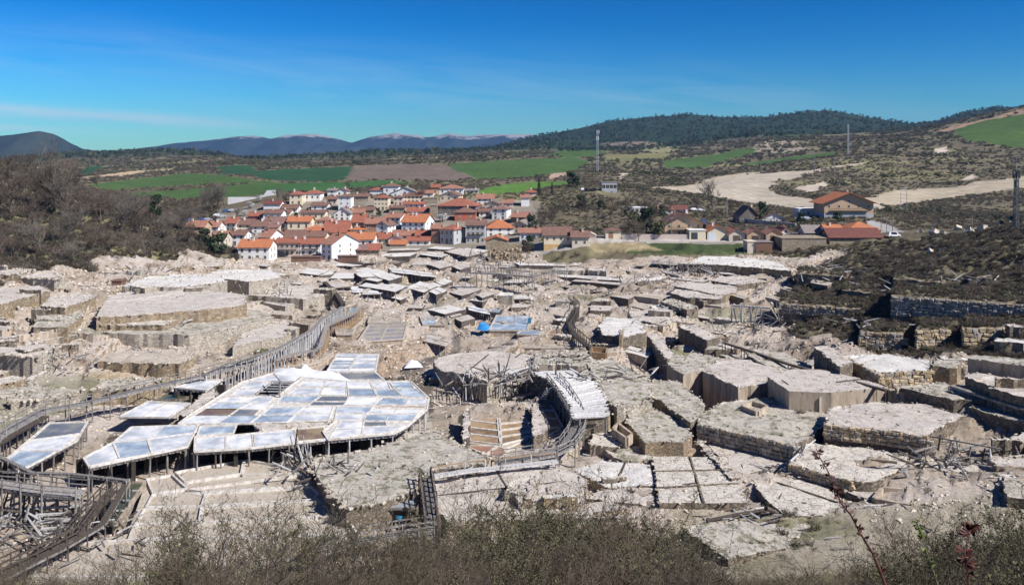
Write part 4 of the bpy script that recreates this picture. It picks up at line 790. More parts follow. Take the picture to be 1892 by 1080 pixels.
# white cloth over the back edge of the platform
def sheet(desc, pts, mat, h, name='cover_sheet', cat='sheet', n=14, z=0, seed=1):
    q4 = [P(u, v, z) for u, v in pts]; mb = MB(); R = random.Random(seed); G_ = []
    for j in range(n + 1):
        for i in range(n + 1):
            p = quadlerp(q4, i / n, j / n); bx = math.sin(math.pi * i / n) * math.sin(math.pi * j / n); p.z += h * bx ** .5 * (0.6 + .8 * float(vnoise(np.array([p.x * 1.1]), np.array([p.y * 1.1]), seed)[0])) + R.uniform(0, .06) * (bx > 0); G_.append(p)
    mb.add(G_, [(j * (n + 1) + i, j * (n + 1) + i + 1, (j + 1) * (n + 1) + i + 1, (j + 1) * (n + 1) + i) for i in range(n) for j in range(n)]); c = centre(q4); o = mb.build(name, mat, None, c); o.data.polygons.foreach_set('use_smooth', [True] * len(o.data.polygons)); tag(o, desc, cat); return o
sheet('crumpled white cover sheet along the back edge of the largest salt platform', [(505, 692), (650, 704), (628, 692), (508, 680)], 'cloth_white', .8, z=zA + .15, seed=3)
sheet('small bunched white sheet behind the largest salt platform', [(552, 690), (580, 690), (570, 681), (556, 681)], 'cloth_white', 1.2, z=zA + .2, n=8, seed=8)
sheet('white tarpaulin heaped over material beside the muddy creek', [(746, 680), (782, 678), (772, 668), (754, 668)], 'cloth_white', .7, z=.7, seed=5)
sheet('bright blue tarpaulin at the edge of the brine pond', [(880, 609), (901, 611), (906, 602), (886, 600)], 'cloth_blue', .9, z=1.2, seed=6)
# concrete pans bottom left
CP = 'clay_pan'
def panfield(z, cells, desc, dm='salt_rim', name='clay_pan_field', mats='clay_pan', hgt=.35, key='named', outline=None):
    allp = outline or cells[0]; P3 = [P(u, v, z) for u, v in allp]; P3 = P3 if area(P3) > 0 else P3[::-1]; c = centre(P3); e = empty(name, (c.x, c.y, z)); b = MB(); b.prism([p - Vector((0, 0, .03)) for p in P3], min(gmin(P3)) - .6, 0, 1); partw(b, 'bed', ['clay_pan', 'adobe'], e); rm = MB()
    for k, cc in enumerate(cells):
        q4 = [P(u, v, z) for u, v in cc]; q4 = q4 if area(q4) > 0 else q4[::-1]; pb = MB(); pb.prism([p + Vector((0, 0, .02 + .004 * (k % 5))) for p in inset(q4, .1)], z - .02); partw(pb, 'pan', mats if isinstance(mats, str) else mats[k % len(mats)], e)
        for a, b2 in zip(q4, q4[1:] + q4[:1]): rm.beam(a + Vector((0, 0, hgt / 2 - .03 + .003 * k)), b2 + Vector((0, 0, hgt / 2 - .03 + .003 * k)), .22, hgt)
    partw(rm, 'divider', dm, e); return reg(e, desc, 'salt pan', key)
panfield(.2, [[(271, 888), (318, 880), (345, 905), (283, 915)], [(324, 875), (450, 853), (445, 878), (342, 893)], [(452, 853), (560, 868), (560, 878), (448, 880)], [(347, 907), (560, 880), (575, 900), (380, 912)], [(283, 916), (380, 914), (372, 938), (270, 940)], [(382, 914), (576, 902), (600, 925), (376, 938)], [(268, 942), (372, 940), (368, 966), (250, 972)], [(374, 940), (605, 930), (640, 955), (370, 968)], [(248, 974), (640, 958), (660, 990), (238, 1000)], [(100, 1010), (236, 1002), (420, 1000), (400, 1070), (60, 1070)], [(422, 1000), (662, 992), (690, 1060), (410, 1070)]],
         'large beige clay pans beyond the green channel at lower left', outline=[(271, 886), (322, 876), (450, 852), (565, 866), (610, 925), (665, 990), (700, 1075), (40, 1080), (90, 1010), (236, 985)])
basin(.5, [(217, 967), (192, 967), (240, 893), (268, 893)][::-1], 'green water channel crossed by timber bars beside the beige clay pans', wall='adobe', d=.5, bars=3, cat='water channel', name='water_channel')
terrace(.7, [(480, 905), (576, 903), (600, 930), (500, 940)], 'clay_pan', 'adobe', 'flat clay pan patch below the leaning posts', 'clay_pan', 'salt pan', key='named', rub=0) if False else None
# crusted terrace with collapsed edge, centre foreground
terrace(2.3, [(577, 845), (640, 836), (705, 824), (760, 800), (800, 798), (850, 820), (900, 845), (890, 858), (780, 870), (775, 900), (720, 925), (640, 940), (600, 900), (584, 870)], 'crust_mossy', 'dark_masonry', 'broken salt crusted terrace with slumped slabs right of the post row', key='named', rub=.5, rubn=2.2, jit=.22)
deck(1.5, [(690, 940), (768, 938), (769, 900), (700, 910)], [([(692, 939), (767, 937), (768, 902), (701, 911)], 1, 1, 'blue_brine')], 'dark blue brine pan beside the small footbridge', [], key='named', rim='wood_grey')
terrace(1.3, [(797, 880), (925, 866), (1025, 858), (1085, 885), (1075, 930), (1000, 955), (830, 965), (800, 930)], 'crust_pale', 'adobe', 'white crusted terrace with two joints behind the foreground bushes', key='named', cells=(2, 2, 'wood_dark', (0, 2, 4, 6)), rub=.3)
# brown pans in the pit
panfield(.3, [[(868, 815), (925, 822), (923, 810), (868, 803)], [(868, 802), (922, 808), (922, 797), (868, 791)], [(868, 790), (921, 796), (920, 784), (867, 778)], [(867, 777), (920, 783), (919, 768), (867, 762)],
              [(927, 822), (985, 807), (982, 800), (926, 808)], [(926, 807), (982, 799), (979, 789), (925, 796)], [(925, 795), (978, 788), (975, 780), (924, 784)], [(924, 783), (974, 779), (970, 770), (923, 769)]], 'eight brown salt pans in the pit right of the mud heap', 'salt_rim', mats=['ochre_pan', 'brown_brine', 'ochre_pan'], outline=[(864, 818), (930, 826), (988, 808), (971, 768), (866, 759)], hgt=.2)
panfield(.5, [[(1016, 791), (1040, 789), (1032, 774), (1010, 774)], [(1010, 773), (1031, 773), (1025, 759), (1002, 759)], [(1002, 758), (1024, 758), (1014, 743), (993, 743)]], 'three small tan pans stepping up behind the pit wall', 'salt_rim', mats=['ochre_pan'], outline=[(1014, 793), (1042, 790), (1015, 741), (991, 742)], hgt=.2)
panfield(.32, [[(930, 832), (985, 822), (1005, 812), (978, 811)], [(980, 810), (1008, 810), (1036, 792), (1010, 793)], [(988, 822), (1030, 812), (1042, 800), (1010, 811)]], 'greenish tan pans curving along the wooden deck', 'salt_rim', mats=['ochre_pan', 'brown_brine', 'ochre_pan'], outline=[(928, 834), (1005, 826), (1046, 800), (1040, 791), (1010, 791), (975, 811)], hgt=.2)
panfield(.28, [[(858, 823), (918, 824), (897, 840)], [(899, 841), (920, 825), (940, 832), (925, 846)]], 'two dull red pans at the near edge of the pit', 'salt_rim', mats=['red_pan'], outline=[(856, 822), (920, 823), (944, 832), (925, 848), (896, 842)], hgt=.15)
terrace(2.1, [(986, 808), (1012, 793), (991, 744), (983, 744)], 'crust_pale', 'dark_masonry', 'dark stone wall dividing the brown pans', 'dividing_wall', 'wall', key='named', rub=.25)
terrace(2.2, [(856, 812), (868, 806), (866, 762), (856, 758)], 'crust_pale', 'wood_dark', 'short dark revetment left of the brown pans', 'revetment', 'wall', key='named', rub=.2)
# log deck and its log wall
def logdeck():
    z = 3.9; A = [(987, 687), (1018, 700), (1040, 722), (1058, 748), (1066, 772)]; B = [(1048, 684), (1078, 694), (1100, 708), (1118, 735), (1124, 770)]
    c = P(1060, 730, z); e = empty('log_platform', (c.x, c.y, tz(c.x, c.y))); R = random.Random(3)
    mb = MB(); mb.prism([P(u, v, z - .3) for u, v in A] + [P(u, v, z - .3) for u, v in B[::-1]], 0); partw(mb, 'earth_fill', 'dark_masonry', e)
    def along(L, t): t = t * (len(L) - 1); i = min(int(t), len(L) - 2); f = t - i; return (L[i][0] + (L[i + 1][0] - L[i][0]) * f, L[i][1] + (L[i + 1][1] - L[i][1]) * f)
    for k in range(74):
        t = (k + .5) / 74; a = P(*along(A, t), z + R.uniform(-.08, .1)); b = P(*along(B, min(1, max(0, t + R.uniform(-.01, .01)))), z + R.uniform(-.08, .1)); d = (b - a); L = d.length; d.normalize(); a = a - d * R.uniform(.1, .9); L += R.uniform(.1, .9)
        put('log', post_me('wood_white'), e, a - e.location, d.to_track_quat('Z', 'Y').to_euler(), (R.uniform(.26, .42),) * 2 + (L,))
    lm = MB()
    for k in range(420):
        t = R.random(); a = P(*along(A, t), z); b = P(*along(B, t), z); d = (b - a).normalized(); h = R.uniform(0, 3.4); p = a - d * R.uniform(.1, .45); p.z = z - .3 - h; r_ = R.uniform(.1, .2); lm.beam(p, p + d * .8 + Vector((R.uniform(-.2, .2), R.uniform(-.2, .2), R.uniform(-.1, .1))), r_ * 2, r_ * 2)
    o = partw(lm, 'log_ends', 'wood_grey', e); o['kind'] = 'stuff'
    posts_on(e, P(*A[-1], z) + Vector((.3, -.3, 0)), P(*B[-1], z) + Vector((-.3, -.3, 0)), z - .1, 2.2, .16, R, 'wood_grey', 'post')
    reg(e, 'curved white log deck above a wall of stacked log ends', 'log platform', 'named')
logdeck()
terrace(3.0, [(1098, 770), (1122, 768), (1142, 745), (1135, 730), (1112, 735)], 'crust_pale', 'tan_masonry', 'stump of tan wall in shadow right of the log deck', 'wall_stump', 'wall', key='named')
# stone and clay terraces of the right and centre foreground
DM, TM, PM, AD = 'dark_masonry', 'tan_masonry', 'pale_masonry', 'adobe'
T = terrace
T(2.9, [(800, 668), (830, 655), (900, 648), (985, 655), (990, 688), (940, 696), (900, 704), (860, 690), (815, 684)], 'crust_pale', PM, 'pale clay terrace with wooden shoring right of the white tarpaulin', cells=(2, 1, 'wood_dark', (8, 6, 3, 1)))
T(3.6, [(990, 688), (985, 655), (1080, 648), (1105, 668), (1100, 700), (1050, 690)], 'crust_mossy', PM, 'mossy rubble terrace behind the log deck', rub=.5, rubn=2)
T(3.9, [(1100, 705), (1085, 668), (1130, 662), (1200, 700), (1205, 740), (1140, 752), (1118, 735)], 'crust_mossy', PM, 'mossy terrace right of the log deck', rub=.45, rubn=1.8)
T(2.5, [(1158, 777), (1192, 817), (1263, 817), (1279, 803), (1262, 780), (1205, 752), (1168, 758)], 'crust_mossy', TM, 'mossy terrace with a bright low front wall below the log deck')
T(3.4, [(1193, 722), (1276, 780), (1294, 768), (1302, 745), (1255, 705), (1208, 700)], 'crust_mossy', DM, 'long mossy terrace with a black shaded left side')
T(1.3, [(1207, 843), (1219, 928), (1380, 928), (1341, 843)], 'crust_cracked', DM, 'three stepped cracked pans above the dark hole', cells=(2, 3, DM, (1, 2, 3, 0)), jit=.1)
T(1.6, [(1286, 815), (1352, 884), (1360, 880), (1294, 812)], 'crust_pale', DM, 'thin slanting wall between two cracked pans', 'low_wall', 'wall', rub=.3, rubn=2)
T(-.1, [(1190, 850), (1206, 845), (1218, 930), (1200, 930)], 'crust_pale', DM, 'x') if False else None
T(1.3, [(1383, 877), (1410, 917), (1450, 953), (1556, 951), (1540, 905), (1455, 872)], 'crust_cracked', DM, 'cracked polygon pan right of the stepped pans', jit=.1, cells=(1, 2, DM, (1, 3, 4, 5)))
T(1.1, [(1300, 812), (1362, 878), (1440, 862), (1475, 856), (1465, 835), (1380, 815)], 'crust_pale', DM, 'pale slanting pan under the long dark stone wall', jit=.1)
T(3.3, [(1289, 783), (1380, 802), (1467, 823), (1497, 806), (1530, 775), (1560, 745), (1480, 730), (1400, 735), (1330, 745), (1296, 765)], 'crust_mossy', DM, 'broad mossy terrace on a long dark stone wall', stones=[(0, 2.2, .62, .15), (1, 2.2, .62, .15)])
T(4.9, [(1522, 783), (1620, 793), (1711, 805), (1742, 785), (1783, 768), (1700, 745), (1620, 742), (1537, 752)], 'crust_pale', DM, 'terrace on a brown stone wall below the big clay block', stones=[(0, 1.9, .55, .7), (1, 1.9, .55, .7)])
T(2.7, [(1458, 856), (1515, 871), (1571, 887), (1612, 890), (1655, 873), (1682, 845), (1600, 827), (1492, 819)], 'crust_cracked', DM, 'flat white pan on a brown stone wall behind the red bramble', stones=[(0, 1.8, .55, .5), (1, 1.8, .55, .6)])
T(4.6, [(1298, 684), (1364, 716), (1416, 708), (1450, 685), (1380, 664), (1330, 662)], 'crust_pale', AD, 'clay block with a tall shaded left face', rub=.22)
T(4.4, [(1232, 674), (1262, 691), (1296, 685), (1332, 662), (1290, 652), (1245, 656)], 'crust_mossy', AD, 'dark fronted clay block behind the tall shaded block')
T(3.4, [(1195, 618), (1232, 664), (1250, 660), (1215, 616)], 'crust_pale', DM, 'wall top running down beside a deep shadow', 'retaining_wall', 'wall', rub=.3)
T(3.6, [(1253, 602), (1306, 628), (1330, 622), (1285, 600)], 'crust_pale', DM, 'reddish shaded retaining wall above the grassy court', 'retaining_wall', 'wall')
T(6.0, [(1418, 695), (1458, 722), (1536, 725), (1641, 714), (1580, 696), (1516, 682), (1462, 682)], 'crust_pale', AD, 'big square edged clay block', 'clay_block', 'clay block', key='named', rub=.2, jit=.07, step=2, rubn=.8)
T(5.3, [(1514, 734), (1536, 730), (1537, 722), (1518, 724)], 'adobe', AD, 'small buttress in front of the big clay block', 'buttress', 'wall', key='named', rub=0, jit=.04)
T(5.6, [(1641, 721), (1705, 729), (1708, 725), (1643, 717)], 'adobe', AD, 'thin smooth clay wall right of the big clay block', 'clay_wall', 'wall', key='named', rub=0, jit=.03, step=4)
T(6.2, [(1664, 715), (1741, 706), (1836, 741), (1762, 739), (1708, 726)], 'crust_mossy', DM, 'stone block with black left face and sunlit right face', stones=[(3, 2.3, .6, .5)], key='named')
T(2.0, [(1614, 918), (1686, 929), (1712, 912), (1634, 897)], 'adobe', AD, 'open box filled with shade', key='none', rub=0) if False else None
T(2.6, [(1700, 888), (1760, 880), (1840, 885), (1845, 850), (1790, 838), (1715, 850)], 'crust_pale', AD, 'eroded tan terrace heaped with old timbers', rub=.5, rubn=2)
T(4.6, [(1862, 812), (1905, 828), (1960, 810), (1900, 795)], 'crust_pale', DM, 'dark walled terrace at the right edge of the picture')
T(5.6, [(1790, 752), (1870, 775), (1960, 790), (1960, 740), (1850, 735)], 'crust_mossy', DM, 'pale mossy terrace at the far right')
T(8.4, [(1783, 695), (1850, 722), (1960, 750), (1960, 730), (1892, 705), (1800, 688)], 'crust_pale', DM, 'grey walled ledge right of the stone block')
T(10.2, [(1788, 661), (1892, 675), (1960, 684), (1960, 668), (1892, 662), (1800, 656)], 'crust_mossy', AD, 'brown clay wall on the right slope')
T(7.2, [(1504, 640), (1552, 677), (1576, 668), (1532, 638)], 'crust_pale', DM, 'low ruin with dark left face on the slope foot')
T(6.8, [(1558, 657), (1622, 689), (1718, 684), (1718, 666), (1640, 653)], 'crust_white', TM, 'rubble terrace on a sunlit tan wall', stones=[(0, 2.3, .7, .5), (1, 2.2, .7, .7)])
T(7.4, [(1724, 676), (1768, 680), (1775, 668), (1730, 662)], 'crust_mossy', TM, 'short tan rubble wall under the right slope')
HEATH = []
def slope(u0, v0, u1, v1, vb, back, side, desc, st, och, name='stone_wall', cat='wall', mid=None):
    p = on((u0 + u1) / 2, vb, 95); z = p.z + (vb - (v0 + v1) / 2) * p.y / F; po = [(u0, v0)] + ([mid] if mid else []) + [(u1, v1), (u1 + 12, v1 - back * .8), (u0 + 10, v0 - back)]
    T(z, po, 'heath_soil', side, desc, name, cat, stones=[(k, z - p.z + .3, st, och) for k in range(2 if mid else 1)] if st else None, rub=.3, rubn=.8, key='named')
    R = random.Random(int(u0)); q4 = [P(u0, v0 - 1, z), P(u1, v1 - 1, z), P(u1 + 12, v1 - back * .8, z), P(u0 + 10, v0 - back, z)]
    for _ in range(int((u1 - u0) * back / 14)): HEATH.append(quadlerp(q4, R.random(), R.random() ** .8))
slope(1588, 612, 1665, 616, 645, 22, DM, 'pale boulder wall on the right slope', .9, .5)
slope(1692, 610, 1748, 609, 642, 22, TM, 'square tan stone wall on the right slope', .8, .9)
slope(1778, 606, 1885, 605, 636, 22, TM, 'tan and black stone wall near the right edge', .9, .8)
slope(1648, 547, 1960, 567, 590, 24, DM, 'long grey stone wall across the right slope', .85, .12, mid=(1760, 554))
slope(1555, 535, 1625, 545, 552, 14, DM, 'low dark wall under a bare pan on the right slope', None, 0)
slope(1790, 512, 1832, 514, 524, 10, TM, 'small tan wall high on the right slope', None, 0)
slope(1440, 560, 1620, 572, 582, 20, DM, 'tumbled dark wall in the heath of the right slope', .8, .3)
slope(1470, 505, 1560, 512, 520, 12, DM, 'low dark bank of fallen timber and stone on the slope foot', None, 0)
slope(1650, 515, 1740, 522, 534, 12, DM, 'half buried dark wall above the long grey wall', None, 0)
for zz_, pl, tp, sd, ds in [
 (3.2, [(1105, 600), (1113, 618), (1150, 624), (1195, 612), (1180, 590), (1120, 585)], 'crust_white', DM, 'white crusted plate with a black left side'),
 (3.2, [(1160, 575), (1172, 590), (1225, 600), (1250, 592), (1200, 572)], 'crust_pale', AD, 'terrace with broken timber edge'),
 (2.4, [(1200, 566), (1230, 580), (1256, 574), (1225, 560)], 'crust_white', DM, 'dark sided box of debris'),
 (3.6, [(1221, 557), (1269, 572), (1290, 566), (1240, 551)], 'crust_mossy', DM, 'long dark sided terrace'),
 (3.4, [(1266, 549), (1300, 557), (1330, 552), (1290, 545)], 'crust_mossy', DM, 'narrow terrace with dark front'),
 (4.0, [(1238, 541), (1270, 550), (1332, 552), (1340, 544), (1250, 534)], 'crust_pale', DM, 'rough walled terrace'),
 (4.2, [(1245, 528), (1330, 545), (1362, 540), (1360, 528), (1270, 520)], 'crust_pale', TM, 'terrace with rubble face'),
 (4.6, [(1314, 518), (1362, 526), (1420, 520), (1380, 510), (1330, 510)], 'crust_pale', DM, 'terrace with long dark left face'),
 (6.4, [(1330, 489), (1420, 496), (1462, 500), (1440, 484), (1350, 474), (1300, 473), (1284, 478), (1272, 486)], 'crust_white', TM, 'big white flat terrace with tan wall'),
 (6.3, [(1253, 487), (1330, 489), (1275, 484), (1258, 482)], 'crust_pale', 'wood_dark', 'dark timber shored front of the big white terrace'),
 (3.0, [(1092, 556), (1129, 556), (1122, 551), (1104, 550)], 'crust_pale', 'wood_dark', 'clay mound with a black opening'),
 (2.4, [(1317, 588), (1361, 594), (1368, 590), (1330, 585)], 'crust_pale', AD, 'low clay wall'),
 (3.1, [(1325, 637), (1355, 645), (1372, 640), (1340, 632)], 'crust_pale', AD, 'grey clay box'),
 (2.8, [(1330, 655), (1400, 690), (1425, 680), (1380, 655)], 'crust_mossy', DM, 'mossy ledge'),
 (4.4, [(1380, 655), (1440, 690), (1500, 676), (1450, 650), (1400, 645)], 'crust_mossy', DM, 'mossy ledge behind the big clay block'),
 (4.4, [(1020, 498), (1078, 500), (1080, 495), (1024, 494)], 'crust_pale', PM, 'long beige wall'),
 (4.4, [(1086, 499), (1120, 501), (1122, 496), (1088, 495)], 'crust_pale', PM, 'short beige wall'),
 (3.4, [(918, 545), (947, 546), (948, 541), (922, 540)], 'crust_white', PM, 'beige walled store'),
 (1.6, [(905, 606), (975, 610), (978, 585), (915, 583)], 'crust_pale', AD, 'x')][:-1]:
    T(zz_, pl, tp, sd, ds, rub=.3)
T(.9, [(1261, 974), (1346, 1033), (1450, 1012), (1560, 978), (1480, 962), (1310, 964)], 'crust_mossy', DM, 'low mossy ledge with a dark diagonal edge at the bottom')

T(.5, [(1438, 1010), (1520, 1040), (1640, 1035), (1700, 1000), (1600, 985), (1500, 988)], 'crust_cracked', AD, 'pale broken pan at lower right under the bramble', rub=.3)
T(1.6, [(1560, 905), (1612, 925), (1640, 900), (1600, 886)], 'crust_pale', DM, 'small shaded block beside the open tank')
T(1.3, [(1700, 935), (1790, 945), (1870, 925), (1850, 900), (1760, 895), (1710, 905)], 'crust_mossy', AD, 'eroded mound in front of the timber heap', rub=.6, rubn=3)
T(2.0, [(1850, 920), (1900, 935), (1980, 920), (1960, 880), (1870, 880)], 'crust_mossy', DM, 'mossy terrace at the right edge low down', rub=.5)
T(.9, [(1100, 820), (1150, 850), (1210, 850), (1190, 825), (1130, 800)], 'crust_mossy', AD, 'mossy low plate above the stepped pans', rub=.3)
T(.8, [(1060, 868), (1120, 900), (1215, 895), (1205, 858), (1110, 850)], 'crust_white', AD, 'white low plate left of the stepped pans', rub=.3, cells=(2, 1, 'wood_dark', (0, 2, 3, 4)))
T(.7, [(1080, 920), (1210, 935), (1215, 900), (1120, 903)], 'crust_pale', DM, 'shadowed low plate left of the dark hole', rub=.3)
for a_ in [(8.4, [(250, 492), (330, 494), (345, 486), (255, 484)]), (7.2, [(325, 490), (405, 492), (415, 484), (330, 483)])]: T(a_[0], a_[1], 'crust_pale', TM, 'golden brown rubble bank at the foot of the left scrub', rub=.5, rubn=3)
for a_ in [(11.5, [(-40, 506), (30, 506), (60, 498), (-40, 496)]), (10.6, [(40, 512), (100, 516), (120, 506), (60, 502)])]: T(a_[0], a_[1], 'crust_pale', PM, 'pale broken rock bank at the left edge', rub=.7, rubn=3)
T(6.0, [(180, 600), (300, 600), (330, 590), (200, 588)], 'crust_pale', TM, 'brown ledge between the two long left terraces', rub=.4, rubn=2)
T(3.4, [(180, 668), (330, 672), (360, 655), (320, 645), (210, 650)], 'clay_pan', TM, 'reddish mud terrace at the foot of the pale wall', rub=.5, rubn=2)
T(2.4, [(170, 720), (260, 715), (300, 700), (200, 700)], 'crust_mossy', TM, 'ochre mossy bank behind the long walkway', rub=.7, rubn=3)
T(2.2, [(20, 742), (110, 735), (150, 718), (40, 722)], 'crust_mossy', PM, 'green mossy bank at the far left', rub=.7, rubn=2)
T(5.4, [(-40, 650), (60, 660), (110, 640), (20, 625), (-40, 628)], 'crust_pale', PM, 'eroded grey bank at the left edge', rub=.6, rubn=2.5)
# left terraces
for zz_, pl, tp, sd, ds in [
 (9.6, [(-60, 572), (0, 562), (92, 537), (70, 527), (0, 532), (-60, 540)], 'crust_pale', TM, 'high terrace on a tall brown stone wall at the left edge'),
 (7.0, [(62, 604), (124, 604), (154, 582), (150, 566), (100, 566), (70, 580)], 'crust_mossy', TM, 'square terrace with a tall tan corner'),
 (8.6, [(75, 565), (120, 568), (178, 548), (165, 540), (95, 548)], 'crust_pale', TM, 'upper terrace behind the square one'),
 (7.6, [(178, 586), (250, 582), (314, 577), (400, 570), (455, 562), (455, 545), (380, 535), (280, 532), (200, 545)], 'crust_pale', TM, 'long upper terrace on a golden brown wall'),
 (4.8, [(170, 613), (240, 617), (311, 617), (350, 618), (440, 603), (505, 586), (480, 572), (400, 580), (300, 592), (190, 597)], 'crust_mossy', PM, 'long lower terrace on a high pale wall'),
 (8.6, [(225, 528), (330, 530), (420, 520), (400, 505), (280, 508)], 'crust_white', PM, 'white topped mound terrace'),
 (7.2, [(380, 510), (460, 520), (520, 512), (500, 498), (400, 498)], 'crust_white', PM, 'grey white terrace with ragged edge'),
 (3.6, [(455, 545), (560, 552), (600, 545), (580, 528), (480, 525)], 'crust_pale', PM, 'pale uneven terrace'),
 (2.6, [(500, 580), (540, 583), (545, 575), (505, 573)], 'clay_pan', AD, 'small clay lined tank'),
 (3.4, [(-60, 520), (20, 523), (90, 516), (60, 500), (-60, 505)], 'crust_pale', TM, 'x'),
 (3.4, [(430, 640), (520, 622), (560, 600), (520, 592), (450, 615)], 'crust_pale', PM, 'flat pale terrace under the trestle')]:
    if ds != 'x': T(zz_, pl, tp, sd, ds, rub=.35, rubn=1.3)
# open concrete tank
def tank(z, poly, h, desc, mat='adobe', t=.35, fill='clay_pan'):
    P3 = [P(u, v, z) for u, v in poly]; P3 = P3 if area(P3) > 0 else P3[::-1]; c = centre(P3); e = empty('concrete_tank', (c.x, c.y, z - h))
    for a, b in zip(P3, P3[1:] + P3[:1]):
        w = MB(); d = (b - a).normalized() * (t / 2 - .01); w.beam(a + d + Vector((0, 0, -h / 2 - .2)), b - d * .9 + Vector((0, 0, -h / 2 - .2)), t, h + .4); partw(w, 'side_wall', mat, e)
    f = MB(); f.prism([p + Vector((0, 0, -h * .75)) for p in P3], z - h - .4); partw(f, 'floor', fill, e); return reg(e, desc, 'tank', 'named')
tank(2.3, [(1613, 919), (1684, 931), (1705, 905), (1631, 899)], 1.9, 'open square concrete tank, half filled with shadow')
tank(3.9, [(1370, 748), (1400, 760), (1418, 748), (1390, 740)], 1.0, 'small tan clay tank on the mossy terrace')
tank(2.6, [(1132, 790), (1158, 808), (1168, 800), (1142, 780)], 1.6, 'narrow open clay trough beside the mossy terrace')
tank(2.8, [(1090, 650), (1120, 652), (1122, 642), (1094, 640)], 1.3, 'ochre clay tank behind the log deck', 'ochre_pan')
# salt platforms of the middle distance, on posts
def plate(u0, v0, u1, v1, back, sk, h, desc, top='crust_white', post=True, sk2=None, sp=1.6, slab='wood_dark', thick=.35, z0=None):
    h *= .62; g_ = on((u0 + u1) / 2, (v0 + v1) / 2 + h * 4, 90); z = (g_.z if z0 is None else z0) + h; sk2 = sk if sk2 is None else sk2
    poly = [(u0, v0), (u1, v1), (u1 + sk, v1 - back), (u0 + sk2, v0 - back)]
    P3 = [P(a, b, z) for a, b in poly]; c = centre(P3); e = empty('salt_platform', (c.x, c.y, z - h)); R = random.Random(int(u0 * 3 + v0)); ring = dens(P3, 2.5, .22 if thick < .5 else .12, R)
    mb = MB(); mb.prism(ring, z - thick if post else [x for x in gmin(ring)], 0, 1); partw(mb, 'deck', [top, slab], e)
    if post:
        a, b = P3[0], P3[1]; posts_on(e, a + Vector((0, .2, 0)), b + Vector((0, .2, 0)), z - thick, sp, .14, R, 'wood_grey', 'post', maxn=26)
        posts_on(e, a + Vector((.15, .3, 0)), P3[3], z - thick, sp * 1.3, .14, R, 'wood_grey', 'post', maxn=8)
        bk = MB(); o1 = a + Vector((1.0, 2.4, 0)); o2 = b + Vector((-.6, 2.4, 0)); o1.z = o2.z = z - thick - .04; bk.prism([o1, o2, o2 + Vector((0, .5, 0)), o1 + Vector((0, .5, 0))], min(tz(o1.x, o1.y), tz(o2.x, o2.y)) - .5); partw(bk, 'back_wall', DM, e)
    dv_ = MB(); nx = max(1, int((u1 - u0) / 24))
    for i in range(1, nx): 
        t = i / nx; dv_.beam(P3[0].lerp(P3[1], t) + Vector((0, 0, .03)), P3[3].lerp(P3[2], t) + Vector((0, 0, .03)), .2, .12)
    dv_.beam(P3[0].lerp(P3[3], .5) + Vector((0, 0, .03)), P3[1].lerp(P3[2], .5) + Vector((0, 0, .03)), .2, .12)
    partw(dv_, 'rim', 'salt_rim', e); return reg(e, desc, 'salt pan', 'far_platform')
WH = 'white salt platform on dark posts'; WL = 'low white salt platform'
TAKEN = []
def pl(*a, **k): TAKEN.append((min(a[0], a[0] + a[5]), a[1] - a[4], max(a[2], a[2] + a[5]), a[3] + a[6] * 5)); plate(*a, **k)
pl(610, 514, 653, 514, 10, 8, 1.0, WL, post=False, sk2=12)
pl(647, 502, 668, 512, 11, 40, 1.8, WH, post=False); pl(668, 512, 724, 508, 8, -14, 1.3, WL, post=False)
pl(540, 503, 588, 508, 9, 20, 1.0, WL, post=False); pl(588, 509, 612, 507, 8, 10, .8, WL, post=False)
pl(620, 531, 649, 529, 16, -40, 1.9, WH, top='crust_pale'); pl(652, 540, 702, 542, 11, -6, .8, 'bluish salt platform', top='salt_sheet', post=False)
pl(663, 528, 730, 539, 11, 25, 1.6, WH); pl(668, 543, 703, 543, 3, 4, 1.8, WH); pl(703, 546, 740, 554, 8, 18, .9, WL, post=False)
pl(725, 503, 805, 512, 9, -8, 1.9, WH); pl(751, 531, 783, 540, 12, 25, 1.9, WH); pl(792, 538, 806, 544, 8, 20, 1.2, WL, post=False)
pl(674, 516, 697, 520, 7, 20, .8, WL, post=False); pl(697, 511, 718, 518, 7, 25, .9, WL, post=False)
pl(792, 524, 808, 530, 7, 25, 1.0, WL, post=False); pl(803, 520, 817, 526, 6, 20, 1.0, WL, post=False)
pl(834, 529, 868, 541, 8, 25, 1.0, 'beige terrace plate with dark edge', top='crust_pale', post=False); pl(831, 539, 853, 546, 7, 22, 1.1, 'beige terrace plate with dark edge', top='crust_pale', post=False)
pl(879, 545, 891, 550, 7, 22, 1.0, 'beige terrace plate with dark edge', top='crust_pale', post=False); pl(867, 554, 891, 557, 6, 14, 1.0, 'small white plate', post=False)
pl(789, 572, 822, 580, 9, 40, .9, 'long white plate', post=False); pl(828, 581, 834, 586, 5, 20, 1.0, 'small plate with dark edge', top='crust_pale', post=False); pl(840, 587, 853, 594, 6, 25, .9, 'small plate with dark edge', top='crust_pale', post=False)
pl(866, 572, 906, 581, 10, -8, 2.6, 'grey roofed platform on close set dark posts', top='salt_sheet', sp=.9, sk2=-4)
pl(949, 552, 985, 552, 7, 6, .9, WL); pl(1003, 508, 1078, 514, 4, 12, 1.2, 'long narrow white trough', top='salt_rim', post=False); pl(1078, 514, 1150, 519, 5, 8, 1.2, 'long narrow white trough', top='salt_rim', post=False)
pl(1080, 509, 1166, 513, 3, 6, .8, 'thin white trough', top='salt_rim', post=False); pl(1056, 519, 1143, 526, 3, 8, .7, 'long low pale plate with thin dark front', top='crust_pale', post=False)
